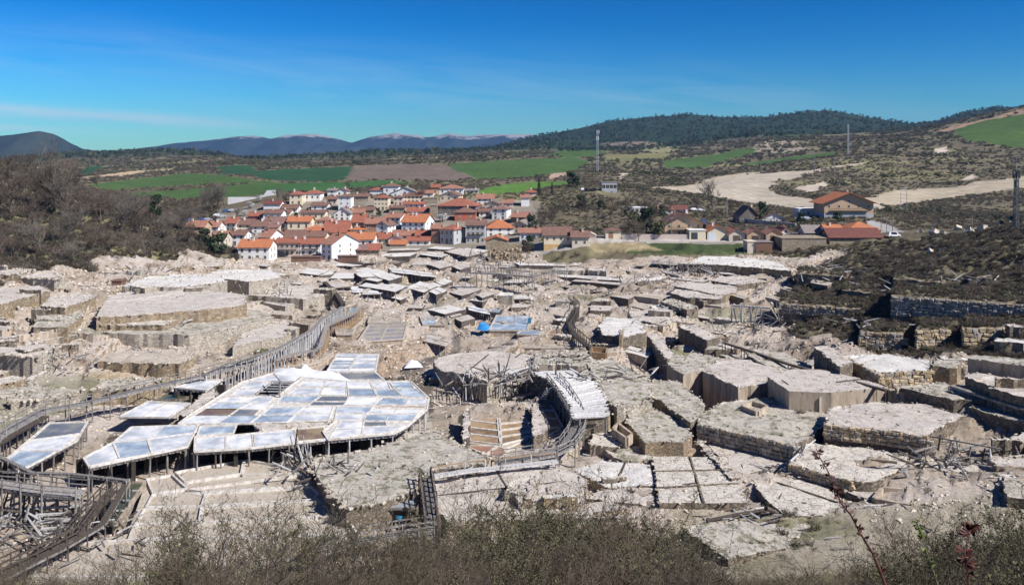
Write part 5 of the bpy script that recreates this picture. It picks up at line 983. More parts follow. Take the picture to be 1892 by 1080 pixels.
pl(960, 490, 1045, 491, 5, -10, 1.0, 'white flat plate', post=False); pl(1205, 487, 1253, 490, 8, 4, .9, 'grey timber platform', top='wood_grey'); pl(1236, 514, 1300, 521, 4, 10, .6, 'thin white trough', top='salt_rim', post=False)
pl(640, 486, 735, 489, 11, 20, .5, 'large dark slate coloured pan', top='wood_dark', post=False); pl(600, 489, 650, 492, 3, 20, 1.3, WH); pl(652, 490, 690, 491, 3, 10, .8, WH)
pl(820, 464, 862, 474, 6, 30, 2.0, 'terrace plate with long dark face', top='crust_pale', post=False); pl(762, 488, 812, 488, 5, 6, 1.6, 'beige walled terrace', top='crust_pale', post=False, slab=PM); pl(786, 487, 812, 496, 7, 30, 1.7, 'terrace with dark left face', top='crust_pale', post=False)
pl(834, 492, 850, 498, 6, 20, 1.6, 'terrace with dark left face', top='crust_pale', post=False)
pl(700, 474, 756, 473, 6, 14, 1.2, 'grey salt plate below the village', post=False); pl(775, 470, 815, 475, 5, 16, 1.3, WL, post=False); pl(716, 463, 770, 462, 4, 10, 1.0, 'narrow grey plate below the village', top='crust_pale', post=False); pl(790, 459, 830, 461, 4, 14, 1.2, WL, post=False)
pl(846, 462, 893, 466, 4, 16, 1.0, WL, post=False); pl(680, 505, 722, 500, 5, 16, .8, WL, post=False)
# blue ponds
def pond(z, poly, mat, desc, nx=1, ny=1, name='brine_pond', cat='pond'):
    z -= .45; P3 = [P(u, v, z) for u, v in poly]; P3 = P3 if area(P3) > 0 else P3[::-1]; c = centre(P3); e = empty(name, (c.x, c.y, z)); mb = MB(); mb.prism(P3, min(gmin(P3)) - .4, 0, 1); partw(mb, 'water', [mat, 'adobe'], e); rm = MB()
    for a, b in zip(P3, P3[1:] + P3[:1]): rm.beam(a, b, .35, .3)
    q4 = [P(u, v, z) for u, v in poly]
    for i in range(1, nx): rm.beam(quadlerp(q4, i / nx, 0), quadlerp(q4, i / nx, 1), .25, .16)
    for j in range(1, ny): rm.beam(quadlerp(q4, 0, j / ny), quadlerp(q4, 1, j / ny), .25, .16)
    partw(rm, 'rim', 'clay_pan', e); TAKEN.append((min(p[0] for p in poly), min(p[1] for p in poly), max(p[0] for p in poly), max(p[1] for p in poly))); return reg(e, desc, cat, 'named')
pond(1.3, [(903, 610), (974, 611), (980, 583), (918, 582)], 'blue_brine', 'large blue grey brine pond beside the blue tarpaulin', 1, 1)
pond(1.2, [(782, 600), (822, 600), (806, 583), (775, 582)], 'blue_brine', 'blue grey pond left of the muddy creek', 1, 2)
pond(1.3, [(680, 597), (742, 597), (745, 585), (684, 585)], 'clay_brine', 'bluish pans of the clay field', 2, 3); pond(1.1, [(660, 632), (745, 626), (752, 600), (682, 600)], 'clay_brine', 'broad beige pans crossed by pale ridges', 2, 4)
pond(1.2, [(620, 607), (650, 609), (674, 588), (622, 588)], 'ochre_pan', 'orange tan pan beside the trestle', 1, 1); pond(1.2, [(622, 618), (650, 618), (656, 609), (620, 608)], 'clay_brine', 'pale pan in front of the orange tan pan', 2, 1)
pond(1.2, [(640, 588), (654, 590), (664, 566), (648, 566)], 'blue_brine', 'narrow blue pan behind the trestle', 1, 1)
pond(1.0, [(670, 627), (690, 627), (691, 621), (672, 621)], 'blue_brine', 'tiny deep blue pan in the beige pans', 1, 1)
pond(1.4, [(1067, 618), (1105, 618), (1100, 592), (1072, 592)], 'ochre_pan', 'tan pan inside the curved footbridge', 1, 3); pond(1.45, [(1070, 606), (1097, 606), (1096, 600), (1072, 600)], 'blue_brine', 'small blue water strip inside the curved footbridge')
pond(1.3, [(905, 640), (985, 642), (1060, 642), (1050, 628), (930, 628)], 'clay_brine', 'tan terrace pans in front of the large pond', 4, 2); pond(1.5, [(1000, 628), (1040, 628), (1040, 607), (1020, 607)], 'ochre_pan', 'steep tan striped pan', 1, 4)
pond(1.3, [(955, 617), (995, 619), (1003, 612), (962, 610)], 'blue_brine', 'thin teal water strip at the corner of the large pond'); pond(1.6, [(904, 576), (930, 578), (932, 571), (908, 570)], 'blue_brine', 'small blue pool behind the large pond')
pond(1.3, [(495, 676), (560, 676), (580, 660), (520, 660)], 'clay_brine', 'olive and grey pans under the second trestle', 2, 3); pond(1.35, [(562, 676), (592, 668), (616, 650), (600, 648)], 'clay_brine', 'narrow pale pan beside the second trestle', 1, 3)
pond(1.0, [(560, 700), (600, 690), (600, 680), (560, 684)], 'clay_brine', 'x', 1, 1) if False else None
# the many lesser terraces filling the rest of the valley
R = random.Random(42); cnt = 0
RES = [(940, 660, 1240, 860), (590, 640, 830, 830), (850, 570, 1010, 650), (600, 560, 760, 640), (1050, 575, 1110, 640), (1180, 595, 1330, 700), (1290, 660, 1760, 960), (560, 620, 620, 700), (590, 515, 650, 580), (1320, 555, 1430, 590)]
for tr in range(5200):
    v = R.uniform(488, 700); u = R.uniform(470 if v < 560 else 640, 1500 if v < 560 else 1310)
    if v > 560 and u > 1460: continue
    k = (v - 400) / 130; w = R.uniform(18, 48) * k; b = R.uniform(3, 7) * k ** 1.2; hp = R.uniform(.4, 1.4); bb_ = (u - 3, v - b - 3, u + w + 6, v + 4 + hp * 4)
    if any(not (bb_[2] < t[0] or bb_[0] > t[2] or bb_[3] < t[1] or bb_[1] > t[3]) for t in TAKEN): continue
    if any(t[0] < u + w / 2 < t[2] and t[1] < v < t[3] for t in RES): continue
    TAKEN.append(bb_); dr = R.uniform(.02, .30) * w if R.random() < .75 else R.uniform(-.08, .02) * w; wt = v < 548 and u < 960
    plate(u, v, u + w, v + dr, b, R.uniform(-.2, .8) * w * .4 + 5, hp, R.choice(['white salt pan with ragged edge', 'white crusted plate'] if wt else ['beige crusted terrace', 'pale broken terrace', 'small clay terrace']), top=R.choice(['crust_white', 'crust_white', 'salt_sheet'] if wt else ['crust_pale', 'crust_pale', 'clay_pan', 'crust_mossy', 'crust_white']), post=R.random() < (.45 if wt else .1), sk2=R.uniform(-.1, .5) * w * .5 + 4, slab=R.choice([DM, 'wood_dark', AD, PM]), thick=.3, sp=1.5)
    cnt += 1
    if cnt > 185: break
print('lesser terraces', cnt, 'stones', STN[0])

hp = np.array([tuple(p) for p in HEATH]); r_ = np.random.default_rng(3); s_ = r_.uniform(.45, 1.2, len(hp)); scatter('terrace_heath', hp, np.stack([s_, s_, s_ * .8], 1), [BR[0], BR[2], BL[0], BR[1]], 31, 'grey brown heath growing on the terraces of the right slope')

# smaller walls and ledges over the right and left foreground, standing on ground or on larger terraces
TP = [(P3, max(p.z for p in P3)) for (tp_, c_, P3, rb_) in TOPS]
def topz(x, y):
    z = tz(x, y)
    for P3, zt in TP:
        if zt > z and inpoly(np.array([x]), np.array([y]), [(p.x, p.y) for p in P3])[0]: z = zt
    return z
R = random.Random(4242); AV = [(1150, 640, 1880, 1010), (160, 540, 520, 680), (91, 640, 830, 880), (840, 740, 1140, 880), (0, 830, 830, 1080), (1400, 670, 1650, 760), (590, 560, 1010, 660), (1600, 890, 1720, 940), (1450, 815, 1680, 895)]; n_l = 0
LB = {'s': ['broken low wall', 'crumbling ledge of stone', 'ragged little terrace', 'stub of old walling', 'low rubble ledge']}
for tr in range(3000):
    if n_l >= 120: break
    if R.random() < .7: u = R.uniform(960, 1900); v = R.uniform(590, 1000)
    else: u = R.uniform(-20, 620); v = R.uniform(500, 740)
    if any(a[0] < u < a[2] and a[1] < v < a[3] for a in AV): continue
    if u > 1300 and v < 660 + (u - 1300) * -.1: continue
    p = on(u, v, 90)
    z0 = topz(p.x, p.y)
    for _ in range(3): p = P(u, v, z0); z0 = topz(p.x, p.y)
    h = R.uniform(.35, 1.3); w = R.uniform(2.5, 8); d_ = R.choice([R.uniform(.5, .9), R.uniform(1.5, 4.5)]); an = R.choice([R.gauss(-.35, .2), R.gauss(1.1, .25), R.gauss(.1, .2)]); ax = Vector((math.cos(an), math.sin(an), 0)); ay = Vector((-ax.y, ax.x, 0))
    P3 = [p + ax * w * a + ay * d_ * b for a, b in ((-.5, 0), (.5, R.uniform(-.1, .1)), (R.uniform(.35, .5), 1), (-.5, R.uniform(.8, 1.1)))]
    pu = []
    for q3 in P3: q3.z = z0 + h; pu.append((UC + F * q3.x / q3.y, VH + F * (ZC - q3.z) / q3.y))
    if any(q3.y < 92 for q3 in P3): continue
    T(z0 + h, pu, R.choice(['crust_pale', 'crust_mossy', 'crust_cracked', 'crust_pale', 'crust_white']), R.choice([DM, DM, TM, AD, PM]), R.choice(LB['s']), 'low_wall', 'wall', rub=R.uniform(.22, .4), rubn=2.2, jit=.2, key='lowwall', step=.7); n_l += 1
# loose stones, weeds and boards lying on the terrace tops
pts = {'r': [], 'g': [], 'p': []}
for tp_, c_, P3, rb_ in TOPS:
    A_ = abs(area(P3)); xs = [p.x for p in P3]; ys = [p.y for p in P3]; k_ = min(420, int((max(xs) - min(xs)) * (max(ys) - min(ys)) * .9)); xr = rng.uniform(min(xs), max(xs), k_); yr2 = rng.uniform(min(ys), max(ys), k_); ok = inpoly(xr, yr2, [(p.x, p.y) for p in P3]); nn_ = fbm(xr / 4, yr2 / 4, 3, 303)
    for x, y, o_, n_ in zip(xr, yr2, ok, nn_):
        if not o_: continue
        z = sum(p.z for p in P3) / len(P3)
        if n_ > -.05: pts['r'].append((x, y, z)) if rng.random() < (.15 if tp_ == 'crust_cracked' else .33) else None
        elif tp_ == 'crust_mossy' and n_ < -.2: pts['g'].append((x, y, z))
        elif rng.random() < .025: pts['p'].append((x, y, z))
for key_, src, nm, lb, s0, s1 in (('r', ROCKP, 'loose_stones', 'loose stones and crust flakes lying on the terrace tops', .08, .34), ('g', GT, 'terrace_weeds', 'weeds and dry grass growing on the mossy terrace tops', .3, .8), ('p', PLK, 'loose_boards', 'loose weathered boards lying about on the terraces', .5, 1.1)):
    a_ = np.array(pts[key_]); s_ = rng.uniform(s0, s1, len(a_)) * (1 if key_ != 'r' else np.clip(a_[:, 1] / 150, .9, 1.7)); scatter(nm, a_, np.stack([s_ * 1.4, s_, s_ * (.6 if key_ == 'r' else 1)], 1), src, 41, lb, .12 if key_ != 'p' else .06)
x, y, z, r = pick(vs & (YY > 90), 2600, 17); s_ = r.uniform(.4, 1.1, len(x)); scatter('fallen_boards', np.stack([x, y, z + .1], 1), np.stack([s_, s_, s_], 1), PLK, 18, 'fallen grey boards and sticks strewn over the valley floor', .15)
# ---------------------------------------------------------------- houses
PL = dict(white=(.86, .85, .82), cream=(.84, .72, .52), beige=(.70, .61, .48), pink=(.62, .22, .24), palepink=(.66, .54, .47), red=(.48, .15, .09), brick=(.36, .19, .13), grey=(.48, .49, .50), bluewhite=(.76, .80, .85), yellow=(.70, .44, .17), darkgrey=(.20, .18, .17), tan=(.60, .42, .27), brown=(.22, .13, .09), stone=(.42, .35, .26))
for k_, c_ in PL.items(): smat('plaster_' + k_, [tuple(x * .86 for x in c_), c_], .35, .9, .3, 8, .04, spec=.2) if k_ != 'stone' else masonry('plaster_stone', [(.36, .29, .20), (.48, .40, .29), (.40, .34, .26)], 1.4)
RC = dict(orange=((.47, .17, .075), (.36, .13, .06)), red=((.33, .115, .07), (.24, .085, .055)), brown=((.21, .115, .085), (.15, .085, .065)), mauve=((.25, .14, .115), (.18, .10, .09)), terracotta=((.35, .17, .115), (.25, .12, .085)), grey=((.26, .22, .20), (.18, .16, .15)), darkred=((.17, .06, .045), (.11, .045, .035)))
for k_, (c1, c2) in RC.items():
    c1, c2 = tuple(min(1, x * 1.25) for x in c1), tuple(x * 1.25 for x in c2); mt, t_, b = newmat('tiles_' + k_); q = N(t_); tc_ = q.n('ShaderNodeTexCoord'); n = q.noise(q.pos(), .8, 6, .8); gx = q.n('ShaderNodeSeparateXYZ'); q.l(tc_.outputs['Object'], gx.inputs[0])
    wv2 = q.n('ShaderNodeTexWave'); wv2.inputs['Scale'].default_value = .9; wv2.inputs['Distortion'].default_value = .6; q.l(tc_.outputs['Object'], wv2.inputs['Vector'])
    c = q.ramp(n, [(.36, c2), (.55, c1), (.7, tuple(min(1, x * 1.25) for x in c1))]); c = q.mix(1.0, c, q.ramp(wv2.outputs['Fac'], [(.0, .72), (.6, 1.06)]), 'MULTIPLY'); c = q.mix(1.0, c, q.ramp(q.noise(q.pos(), 5, 4, .8), [(.35, .7), (.6, 1.1)]), 'MULTIPLY')
    q.l(c, b.inputs['Base Color']); b.inputs['Roughness'].default_value = .85; q.bump(b, wv2.outputs['Fac'], .6, .12); MATS['tiles_' + k_] = mt
WIN = {}
def win_me(w, h, fr='plaster_beige', gl='dark_glass'):
    k = (round(w, 1), round(h, 1), fr)
    if k not in WIN:
        a = MB(); w, h = k[0], k[1]; a.box((-w / 2 - .12, -.06, -.14), (w / 2 + .12, .02, 0)); a.box((-w / 2 - .12, -.05, h), (w / 2 + .12, .02, h + .12)); a.box((-w / 2 - .12, -.05, 0), (-w / 2, .02, h)); a.box((w / 2, -.05, 0), (w / 2 + .12, .02, h)); a.box((-.03, -.035, 0), (.03, .0, h))
        g_ = MB(); g_.box((-w / 2, -.02, 0), (w / 2, .03, h)); WIN[k] = (a.mesh('window', [fr]), g_.mesh('pane', [gl]))
    return WIN[k]
def house(u0, u1, vb, ve, vr, rt, wall, roof, desc, win=(2, 2), rot=0, D=9, chim=1, wh=1.15, ww=.8, balc=False, base=None, over=.55, side=True, timber=False, door=True, name='house', frame='plaster_beige', garage=None, minY=322):
    p0 = on(u0, vb, minY); Y = p0.y; s_ = Y / F; ca = math.cos(math.radians(rot)); Wd = (u1 - u0) * s_ / max(.35, ca - math.sin(math.radians(rot)) * (-(u0 - UC) / F)); H = (vb - ve) * s_; rr = max(.7, (ve - vr) * s_ - .0)
    e = empty(name, p0, math.radians(rot)); mb = MB(); mb.box((0, 0, -4), (Wd, D, H)); 
    wallm = 'plaster_' + wall
    if rt == 'G': mb.add([(0, 0, H), (Wd, 0, H), (Wd / 2, 0, H + rr), (0, D, H), (Wd, D, H), (Wd / 2, D, H + rr)], [(0, 1, 2), (4, 3, 5), (0, 2, 5, 3), (1, 4, 5, 2)])
    if rt == 'S': rr = max(rr - (D / 2) * (p0.z + H - ZC) / -Y * 1.0 * 0, .8); mb.add([(0, 0, H), (0, D, H), (0, D / 2, H + rr), (Wd, 0, H), (Wd, D, H), (Wd, D / 2, H + rr)], [(0, 2, 1), (3, 4, 5), (0, 3, 5, 2), (1, 2, 5, 4)])
    w_ = put('wall', mb.mesh('wall', [wallm]), e)
    if base: b2 = MB(); b2.box((-.03, -.03, -4), (Wd + .03, D, H * base[1])); put('base_wall', b2.mesh('base_wall', ['plaster_' + base[0]]), e)
    o = over; t = .2; rm = MB()
    def slab(a, b, c, d):
        A_ = [Vector(x) for x in (a, b, c, d)]; nn = (A_[1] - A_[0]).cross(A_[3] - A_[0]).normalized() * t
        if nn.z < 0: nn = -nn
        vs = [x + Vector((0, 0, .02)) for x in A_] + [x + nn for x in A_]; rm.add(vs, [(3, 2, 1, 0), (4, 5, 6, 7), (0, 1, 5, 4), (1, 2, 6, 5), (2, 3, 7, 6), (3, 0, 4, 7)])
    if rt == 'S':
        k = rr / (D / 2); e0 = H - o * k; slab((-o, -o, e0), (Wd + o, -o, e0), (Wd + o, D / 2, H + rr), (-o, D / 2, H + rr)); slab((Wd + o, D + o, e0), (-o, D + o, e0), (-o, D / 2, H + rr), (Wd + o, D / 2, H + rr)); ch = (Wd * .3, D * .4, H + rr * .8)
    elif rt == 'G':
        k = rr / (Wd / 2); e0 = H - o * k; slab((-o, D + o, e0), (-o, -o, e0), (Wd / 2, -o, H + rr), (Wd / 2, D + o, H + rr)); slab((Wd + o, -o, e0), (Wd + o, D + o, e0), (Wd / 2, D + o, H + rr), (Wd / 2, -o, H + rr)); ch = (Wd * .32, D * .45, H + rr * .6)
    elif rt == 'H':
        i = min(Wd, D) / 2; a, b = (Vector((i, D / 2, H + rr)), Vector((max(Wd - i, i + .05), D / 2, H + rr))); c4 = [(-o, -o, H), (Wd + o, -o, H), (Wd + o, D + o, H), (-o, D + o, H)]
        vs = c4 + [tuple(a), tuple(b)] + [(x, y, H - .16) for x, y, _ in c4]; rm.add(vs, [(0, 1, 5, 4), (1, 2, 5), (2, 3, 4, 5), (3, 0, 4), (6, 7, 1, 0), (7, 8, 2, 1), (8, 9, 3, 2), (9, 6, 0, 3), (9, 8, 7, 6)]); ch = (Wd * .4, D * .45, H + rr * .75)
    else: rm.box((-.2, -.2, H), (Wd + .2, D + .2, H + .25)); ch = None
    ro = put('roof', rm.mesh('roof', ['tiles_' + roof if roof in RC else 'plaster_' + roof]), e)
    if rt in 'SGH':      # ridge tiles
        rg = MB(); 
        if rt == 'S': rg.beam((-o, D / 2, H + rr + t), (Wd + o, D / 2, H + rr + t), .3, .16)
        elif rt == 'G': rg.beam((Wd / 2, -o, H + rr + t), (Wd / 2, D + o, H + rr + t), .3, .16)
        else: rg.beam(a + Vector((0, 0, .05)), b + Vector((0.1, 0, .05)), .3, .16)
        put('ridge', rg.mesh('ridge', ['tiles_' + roof]), ro)
    if ch and chim:
        R = random.Random(int(u0 + vb))
        for c_i in range(chim):
            cx = ch[0] + (R.uniform(-.2, .5) * Wd if c_i or chim == 1 else 0); cx = min(max(cx, .6), Wd - .6); c_ = MB(); c_.box((cx - .32, ch[1] - .3, H + .1), (cx + .32, ch[1] + .3, H + rr + .75)); c_.box((cx - .4, ch[1] - .38, H + rr + .75), (cx + .4, ch[1] + .38, H + rr + .88)); put('chimney', c_.mesh('chimney', ['plaster_' + R.choice(['white', 'cream', 'beige', 'brick'])]), ro)
    nx, ny = win
    if nx and Wd > 2:
        st = H / max(ny, 1)
        for j in range(ny):
            for i in range(nx):
                x = Wd * (i + .5) / nx; isd = door and j == 0 and i == nx // 2 and ny > 1; h_ = min(wh, st * .55) if not isd else min(2.1, st * .8); z = j * st + (st - h_) * .55 if not isd else .05
                wm, gm2 = win_me(ww if not isd else 1.0, h_, frame, 'dark_glass' if not isd else 'wood_dark'); wo_ = put('window' if not isd else 'door', wm, e, (x, 0, z)); put('pane' if not isd else 'leaf', gm2, wo_)
        if side and D > 5 and rot < 25:
            sx, sr = (Wd, math.pi / 2) if u0 < UC else (0, -math.pi / 2)
            for j in range(ny):
                for yy in (D * .3, D * .7):
                    wm, gm2 = win_me(ww, min(wh, st * .5), frame); wo_ = put('window', wm, e, (sx, yy, j * st + st * .3), (0, 0, sr)); put('pane', gm2, wo_)
        if rt == 'G' and rr > 1.6: wm, gm2 = win_me(.7, .8, frame); wo_ = put('window', wm, e, (Wd / 2, 0, H + .1)); put('pane', gm2, wo_)
    if balc:
        b = MB(); zb_ = H * (.5 if H > 4.5 else .62); b.box((Wd * .1, -.95, zb_ - .12), (Wd * .9, 0, zb_)); b.box((Wd * .1, -.95, zb_ + .85), (Wd * .9, -.88, zb_ + .93))
        for k in range(int(Wd * .8 / .35) + 1): x = Wd * .1 + k * .35; b.box((x, -.93, zb_), (x + .05, -.89, zb_ + .87))
        put('balcony', b.mesh('balcony', ['wood_dark']), e)
    if timber:
        b = MB()
        for k in range(9): x = Wd * k / 8; b.box((x - .08, -.04, H * .5), (x + .08, 0, H)); 
        b.box((0, -.045, H * .5 - .1), (Wd, 0, H * .5 + .08)); b.box((0, -.045, H - .16), (Wd, 0, H)); put('timber_frame', b.mesh('timber_frame', ['wood_dark']), e)
    if garage: g_ = MB(); g_.box((Wd * garage[0], -.05, 0), (Wd * garage[1], .02, H * .78)); put('garage_door', g_.mesh('garage_door', [garage[2]]), e)
    reg(e, desc, 'house', 'house' if '!' not in desc else 'named')
    if '!' in desc: e['label'] = desc.replace('!', '')
    return e
HN = dict(orange='orange', red='red', brown='brown', mauve='faded mauve', terracotta='terracotta', grey='grey', darkred='dark red')
WNm = dict(bluewhite='bluish white', palepink='pale pink', darkgrey='dark grey', stone='rubble stone')
def H_(u0, u1, vb, ve, vr, rt, wall, roof, win=(2, 2), desc=None, **k):
    d = desc or f"{WNm.get(wall, wall)} {'gabled ' if rt == 'G' else ''}house with {HN.get(roof, roof)} tiled roof"
    return house(u0, u1, vb, ve, vr, rt, wall, roof, d, win, **k)
H_(440, 497, 480, 455, 443, 'S', 'white', 'orange', (4, 2), 'wide white house with bright orange roof at the front left of the village!', D=11, chim=3)
H_(508, 553, 473, 449, 443, 'S', 'palepink', 'red', (5, 2), balc=True, D=10); H_(554, 592, 473, 451, 443, 'S', 'white', 'red', (3, 2), balc=True, D=10, wh=1.6)
H_(594, 618, 478, 449, 433, 'S', 'bluewhite', 'terracotta', (2, 3), 'tall bluish white house turned corner-on in the front row!', rot=-32, D=14, wh=.8, ww=.6)
H_(640, 690, 457, 442, 431, 'S', 'white', 'orange', (4, 1), wh=1.3, D=10); H_(638, 676, 473, 461, 454, 'S', 'brown', 'mauve', (3, 1), 'open fronted shed under a faded roof at the village front!', D=6, chim=0); H_(677, 700, 470, 461, 452, 'S', 'stone', 'red', (1, 1), chim=0, D=6)
H_(344, 376, 428, 420, 410, 'S', 'tan', 'terracotta', (2, 1)); H_(377, 403, 429, 419, 410, 'S', 'white', 'terracotta'); H_(404, 416, 427, 416, 409, 'S', 'white', 'brown', (1, 2), chim=0); H_(417, 436, 427, 412, 403, 'S', 'white', 'red', (2, 2), balc=True); H_(437, 464, 428, 415, 406, 'S', 'cream', 'brown'); H_(465, 493, 430, 418, 408, 'S', 'white', 'brown'); H_(495, 514, 430, 420, 415, 'S', 'beige', 'mauve', (2, 1))
H_(415, 452, 453, 434, 427, 'S', 'white', 'brown', (3, 2)); H_(392, 414, 452, 440, 429, 'S', 'beige', 'terracotta', (3, 1)); H_(453, 480, 452, 443, 434, 'S', 'beige', 'grey', (2, 1)); H_(481, 500, 455, 438, 426, 'S', 'white', 'terracotta', (1, 2), D=12, rot=-12)
H_(518, 560, 448, 439, 427, 'S', 'palepink', 'brown', (3, 1)); H_(562, 600, 447, 437, 429, 'S', 'cream', 'brown', (3, 1)); H_(488, 530, 425, 412, 402, 'S', 'white', 'mauve', (3, 1), balc=True); H_(531, 573, 426, 409, 401, 'S', 'cream', 'orange', (3, 1), wh=1.7)
H_(458, 484, 407, 399, 393, 'S', 'pink', 'red', (2, 1), 'small bright pink house with a red roof!'); H_(486, 520, 408, 394, 388, 'S', 'white', 'brown', (3, 1)); H_(487, 518, 388, 377, 371, 'S', 'white', 'darkred', (0, 0), D=8); H_(519, 549, 394, 385, 379, 'S', 'white', 'brown', (3, 1))
H_(535, 558, 379, 359, 353, 'H', 'cream', 'red', (2, 2)); H_(562, 592, 372, 357, 350, 'H', 'white', 'red', (3, 1)); H_(556, 600, 406, 393, 389, 'S', 'cream', 'brown', (4, 1), D=7); H_(583, 614, 417, 407, 401, 'H', 'palepink', 'terracotta', (3, 1)); H_(617, 647, 407, 394, 384, 'G', 'white', 'grey', (3, 2), D=8)
H_(625, 648, 389, 363, 358, 'H', 'white', 'brown', (2, 3), 'tall square white house with a small brown hipped roof!', ww=.6, wh=.7); H_(605, 622, 379, 368, 362, 'S', 'palepink', 'brown', (2, 1)); H_(605, 621, 363, 352, 349, 'S', 'white', 'grey', (1, 2)); H_(622, 642, 362, 353, 348, 'G', 'white', 'brown', (2, 1)); H_(575, 604, 388, 380, 375, 'S', 'white', 'brown', (2, 1))
for a_ in [(422, 480, 378, 364), (480, 508, 381, 352)]: pass
def fronton():
    p0 = on(421, 378, 322); s_ = p0.y / F; e = empty('ball_court', p0); a = MB(); L = 60 * s_; h1 = 14 * s_; h2 = 27 * s_
    a.box((0, 0, -3), (L, .8, h1)); put('side_wall', a.mesh('side_wall', ['plaster_white']), e); b = MB(); b.prism([(L, -.01, h1), (L * 1.12, -.01, h2 * .93), (L * 1.45, -.01, h2), (L * 1.45, .8, h2), (L * 1.12, .8, h2 * .93), (L, .8, h1)][::1], -3); 
    b = MB(); pr = [(L, -3), (L * 1.47, -3), (L * 1.47, h2), (L * 1.2, h2 * .97), (L * 1.1, h1 * 1.25), (L, h1 * 1.05)]; vs = [(x, -.02, z) for x, z in pr] + [(x, .9, z) for x, z in pr]; n = len(pr); b.add(vs, [tuple(range(n)), tuple(reversed(range(n, 2 * n)))] + [(i, i + n, (i + 1) % n + n, (i + 1) % n) for i in range(n)]); put('front_wall', b.mesh('front_wall', ['plaster_white']), e)
    tag(e, 'long blank white court wall rising to a high block left of the upper village', 'wall')
fronton()
H_(651, 675, 421, 410, 397, 'S', 'brown', 'red', (3, 1)); H_(675, 709, 434, 413, 404, 'S', 'brick', 'terracotta', (4, 2)); H_(695, 718, 434, 416, 409, 'G', 'white', 'brown', (1, 2), rot=-15); H_(557, 599, 434, 426, 417, 'H', 'brown', 'orange', (4, 1), D=12); H_(600, 643, 436, 429, 412, 'S', 'beige', 'red', (2, 1), D=14); H_(647, 676, 435, 424, 418, 'H', 'cream', 'orange', (3, 1))
H_(711, 741, 415, 402, 395, 'S', 'bluewhite', 'terracotta', (3, 2), rot=-14, D=11); H_(742, 787, 427, 410, 397, 'S', 'bluewhite', 'orange', (4, 2), rot=-12, D=14, chim=2); H_(719, 747, 394, 384, 381, 'S', 'stone', 'brown', (2, 1)); H_(752, 795, 397, 391, 384, 'S', 'white', 'red', (2, 1), D=10); H_(745, 781, 374, 362, 357, 'S', 'cream', 'brown', (5, 2)); H_(745, 784, 386, 377, 373, 'S', 'white', 'red', (4, 1), D=6)
H_(691, 717, 388, 365, 360, 'H', 'cream', 'red', (4, 3), 'cream apartment house with twelve little windows!', wh=.7, ww=.6); H_(727, 744, 380, 364, 361, 'H', 'palepink', 'brown', (2, 2)); H_(683, 708, 360, 351, 346, 'H', 'white', 'red', (0, 1)); H_(708, 736, 360, 344, 338, 'H', 'white', 'brown', (2, 1)); H_(722, 774, 363, 357, 346, 'G', 'white', 'grey', (3, 1), 'broad white gabled barn with dark grey verges!')
H_(797, 812, 360, 346, 341, 'S', 'tan', 'red', (1, 1)); H_(812, 856, 360, 348, 341, 'H', 'white', 'terracotta', (4, 1), D=12); H_(812, 848, 371, 361, 354, 'G', 'cream', 'brown', (3, 1), rot=-12); H_(782, 808, 376, 366, 364, 'F', 'stone', 'stone', (0, 0), 'flat topped stone wall building in the upper village!')
H_(808, 880, 397, 380, 367, 'H', 'darkgrey', 'red', (5, 2), 'very broad dark walled house under a great hipped red roof!', D=16, rot=-8); H_(840, 879, 408, 392, 383, 'H', 'red', 'brown', (2, 2), 'deep red plastered house with a brown hipped roof!'); H_(794, 807, 401, 380, 378, 'F', 'stone', 'stone', (0, 0), 'narrow windowless beige stone block beside the broad dark house!', D=8)  # broad house: shade on its stone walls is put into the dark grey
H_(881, 912, 378, 367, 359, 'S', 'white', 'terracotta', (3, 2)); H_(896, 924, 391, 378, 372, 'G', 'palepink', 'brown', (2, 1)); H_(909, 936, 405, 386, 379, 'H', 'white', 'mauve', (2, 3), 'three storey bright white house with grey sills!', rot=-10, D=12); H_(930, 948, 385, 375, 369, 'S', 'palepink', 'terracotta', (1, 1)); H_(963, 978, 381, 365, 360, 'S', 'white', 'terracotta', (0, 0), 'tiny white house alone at the upper right village edge!'); H_(971, 991, 362, 355, 350, 'H', 'palepink', 'red', (1, 1)); H_(860, 884, 357, 352, 349, 'S', 'white', 'grey', (3, 1), D=6)
H_(944, 970, 412, 401, 393, 'S', 'brown', 'terracotta', (3, 1), rot=-14, D=12); H_(813, 840, 450, 423, 415, 'H', 'grey', 'red', (3, 2), rot=-28, D=9, wh=1.6); H_(797, 812, 449, 422, 415, 'S', 'brick', 'terracotta', (1, 3)); H_(861, 896, 449, 416, 407, 'S', 'grey', 'brown', (4, 3), 'tall grey shaded house with stacked dark balconies!', balc=True, wh=1.5, D=12); H_(899, 948, 437, 421, 406, 'H', 'white', 'orange', (3, 2), 'large white house under a broad orange hipped roof!', D=15, rot=4); H_(948, 972, 430, 415, 408, 'G', 'beige', 'grey', (2, 2), rot=-15)
H_(960, 1004, 446, 430, 423, 'S', 'bluewhite', 'terracotta', (4, 1), 'long low blue white cottage with an orange pink roof!', minY=300); H_(897, 937, 462, 444, 437, 'G', 'stone', 'orange', (1, 2), 'stone gabled house with orange roof behind the ruined building!', D=9, minY=300)
H_(660, 683, 456, 442, 434, 'S', 'white', 'terracotta', (2, 1)); H_(684, 720, 450, 441, 432, 'S', 'beige', 'red', (3, 1)); H_(718, 738, 451, 441, 436, 'G', 'white', 'brown', (1, 1)); H_(725, 766, 442, 435, 427, 'S', 'palepink', 'terracotta', (3, 1)); H_(721, 750, 455, 451, 445, 'S', 'beige', 'orange', (0, 0), chim=0, D=6); H_(752, 793, 453, 445, 439, 'S', 'white', 'red', (3, 1), D=8); H_(768, 796, 445, 435, 427, 'S', 'brown', 'red', (2, 1))
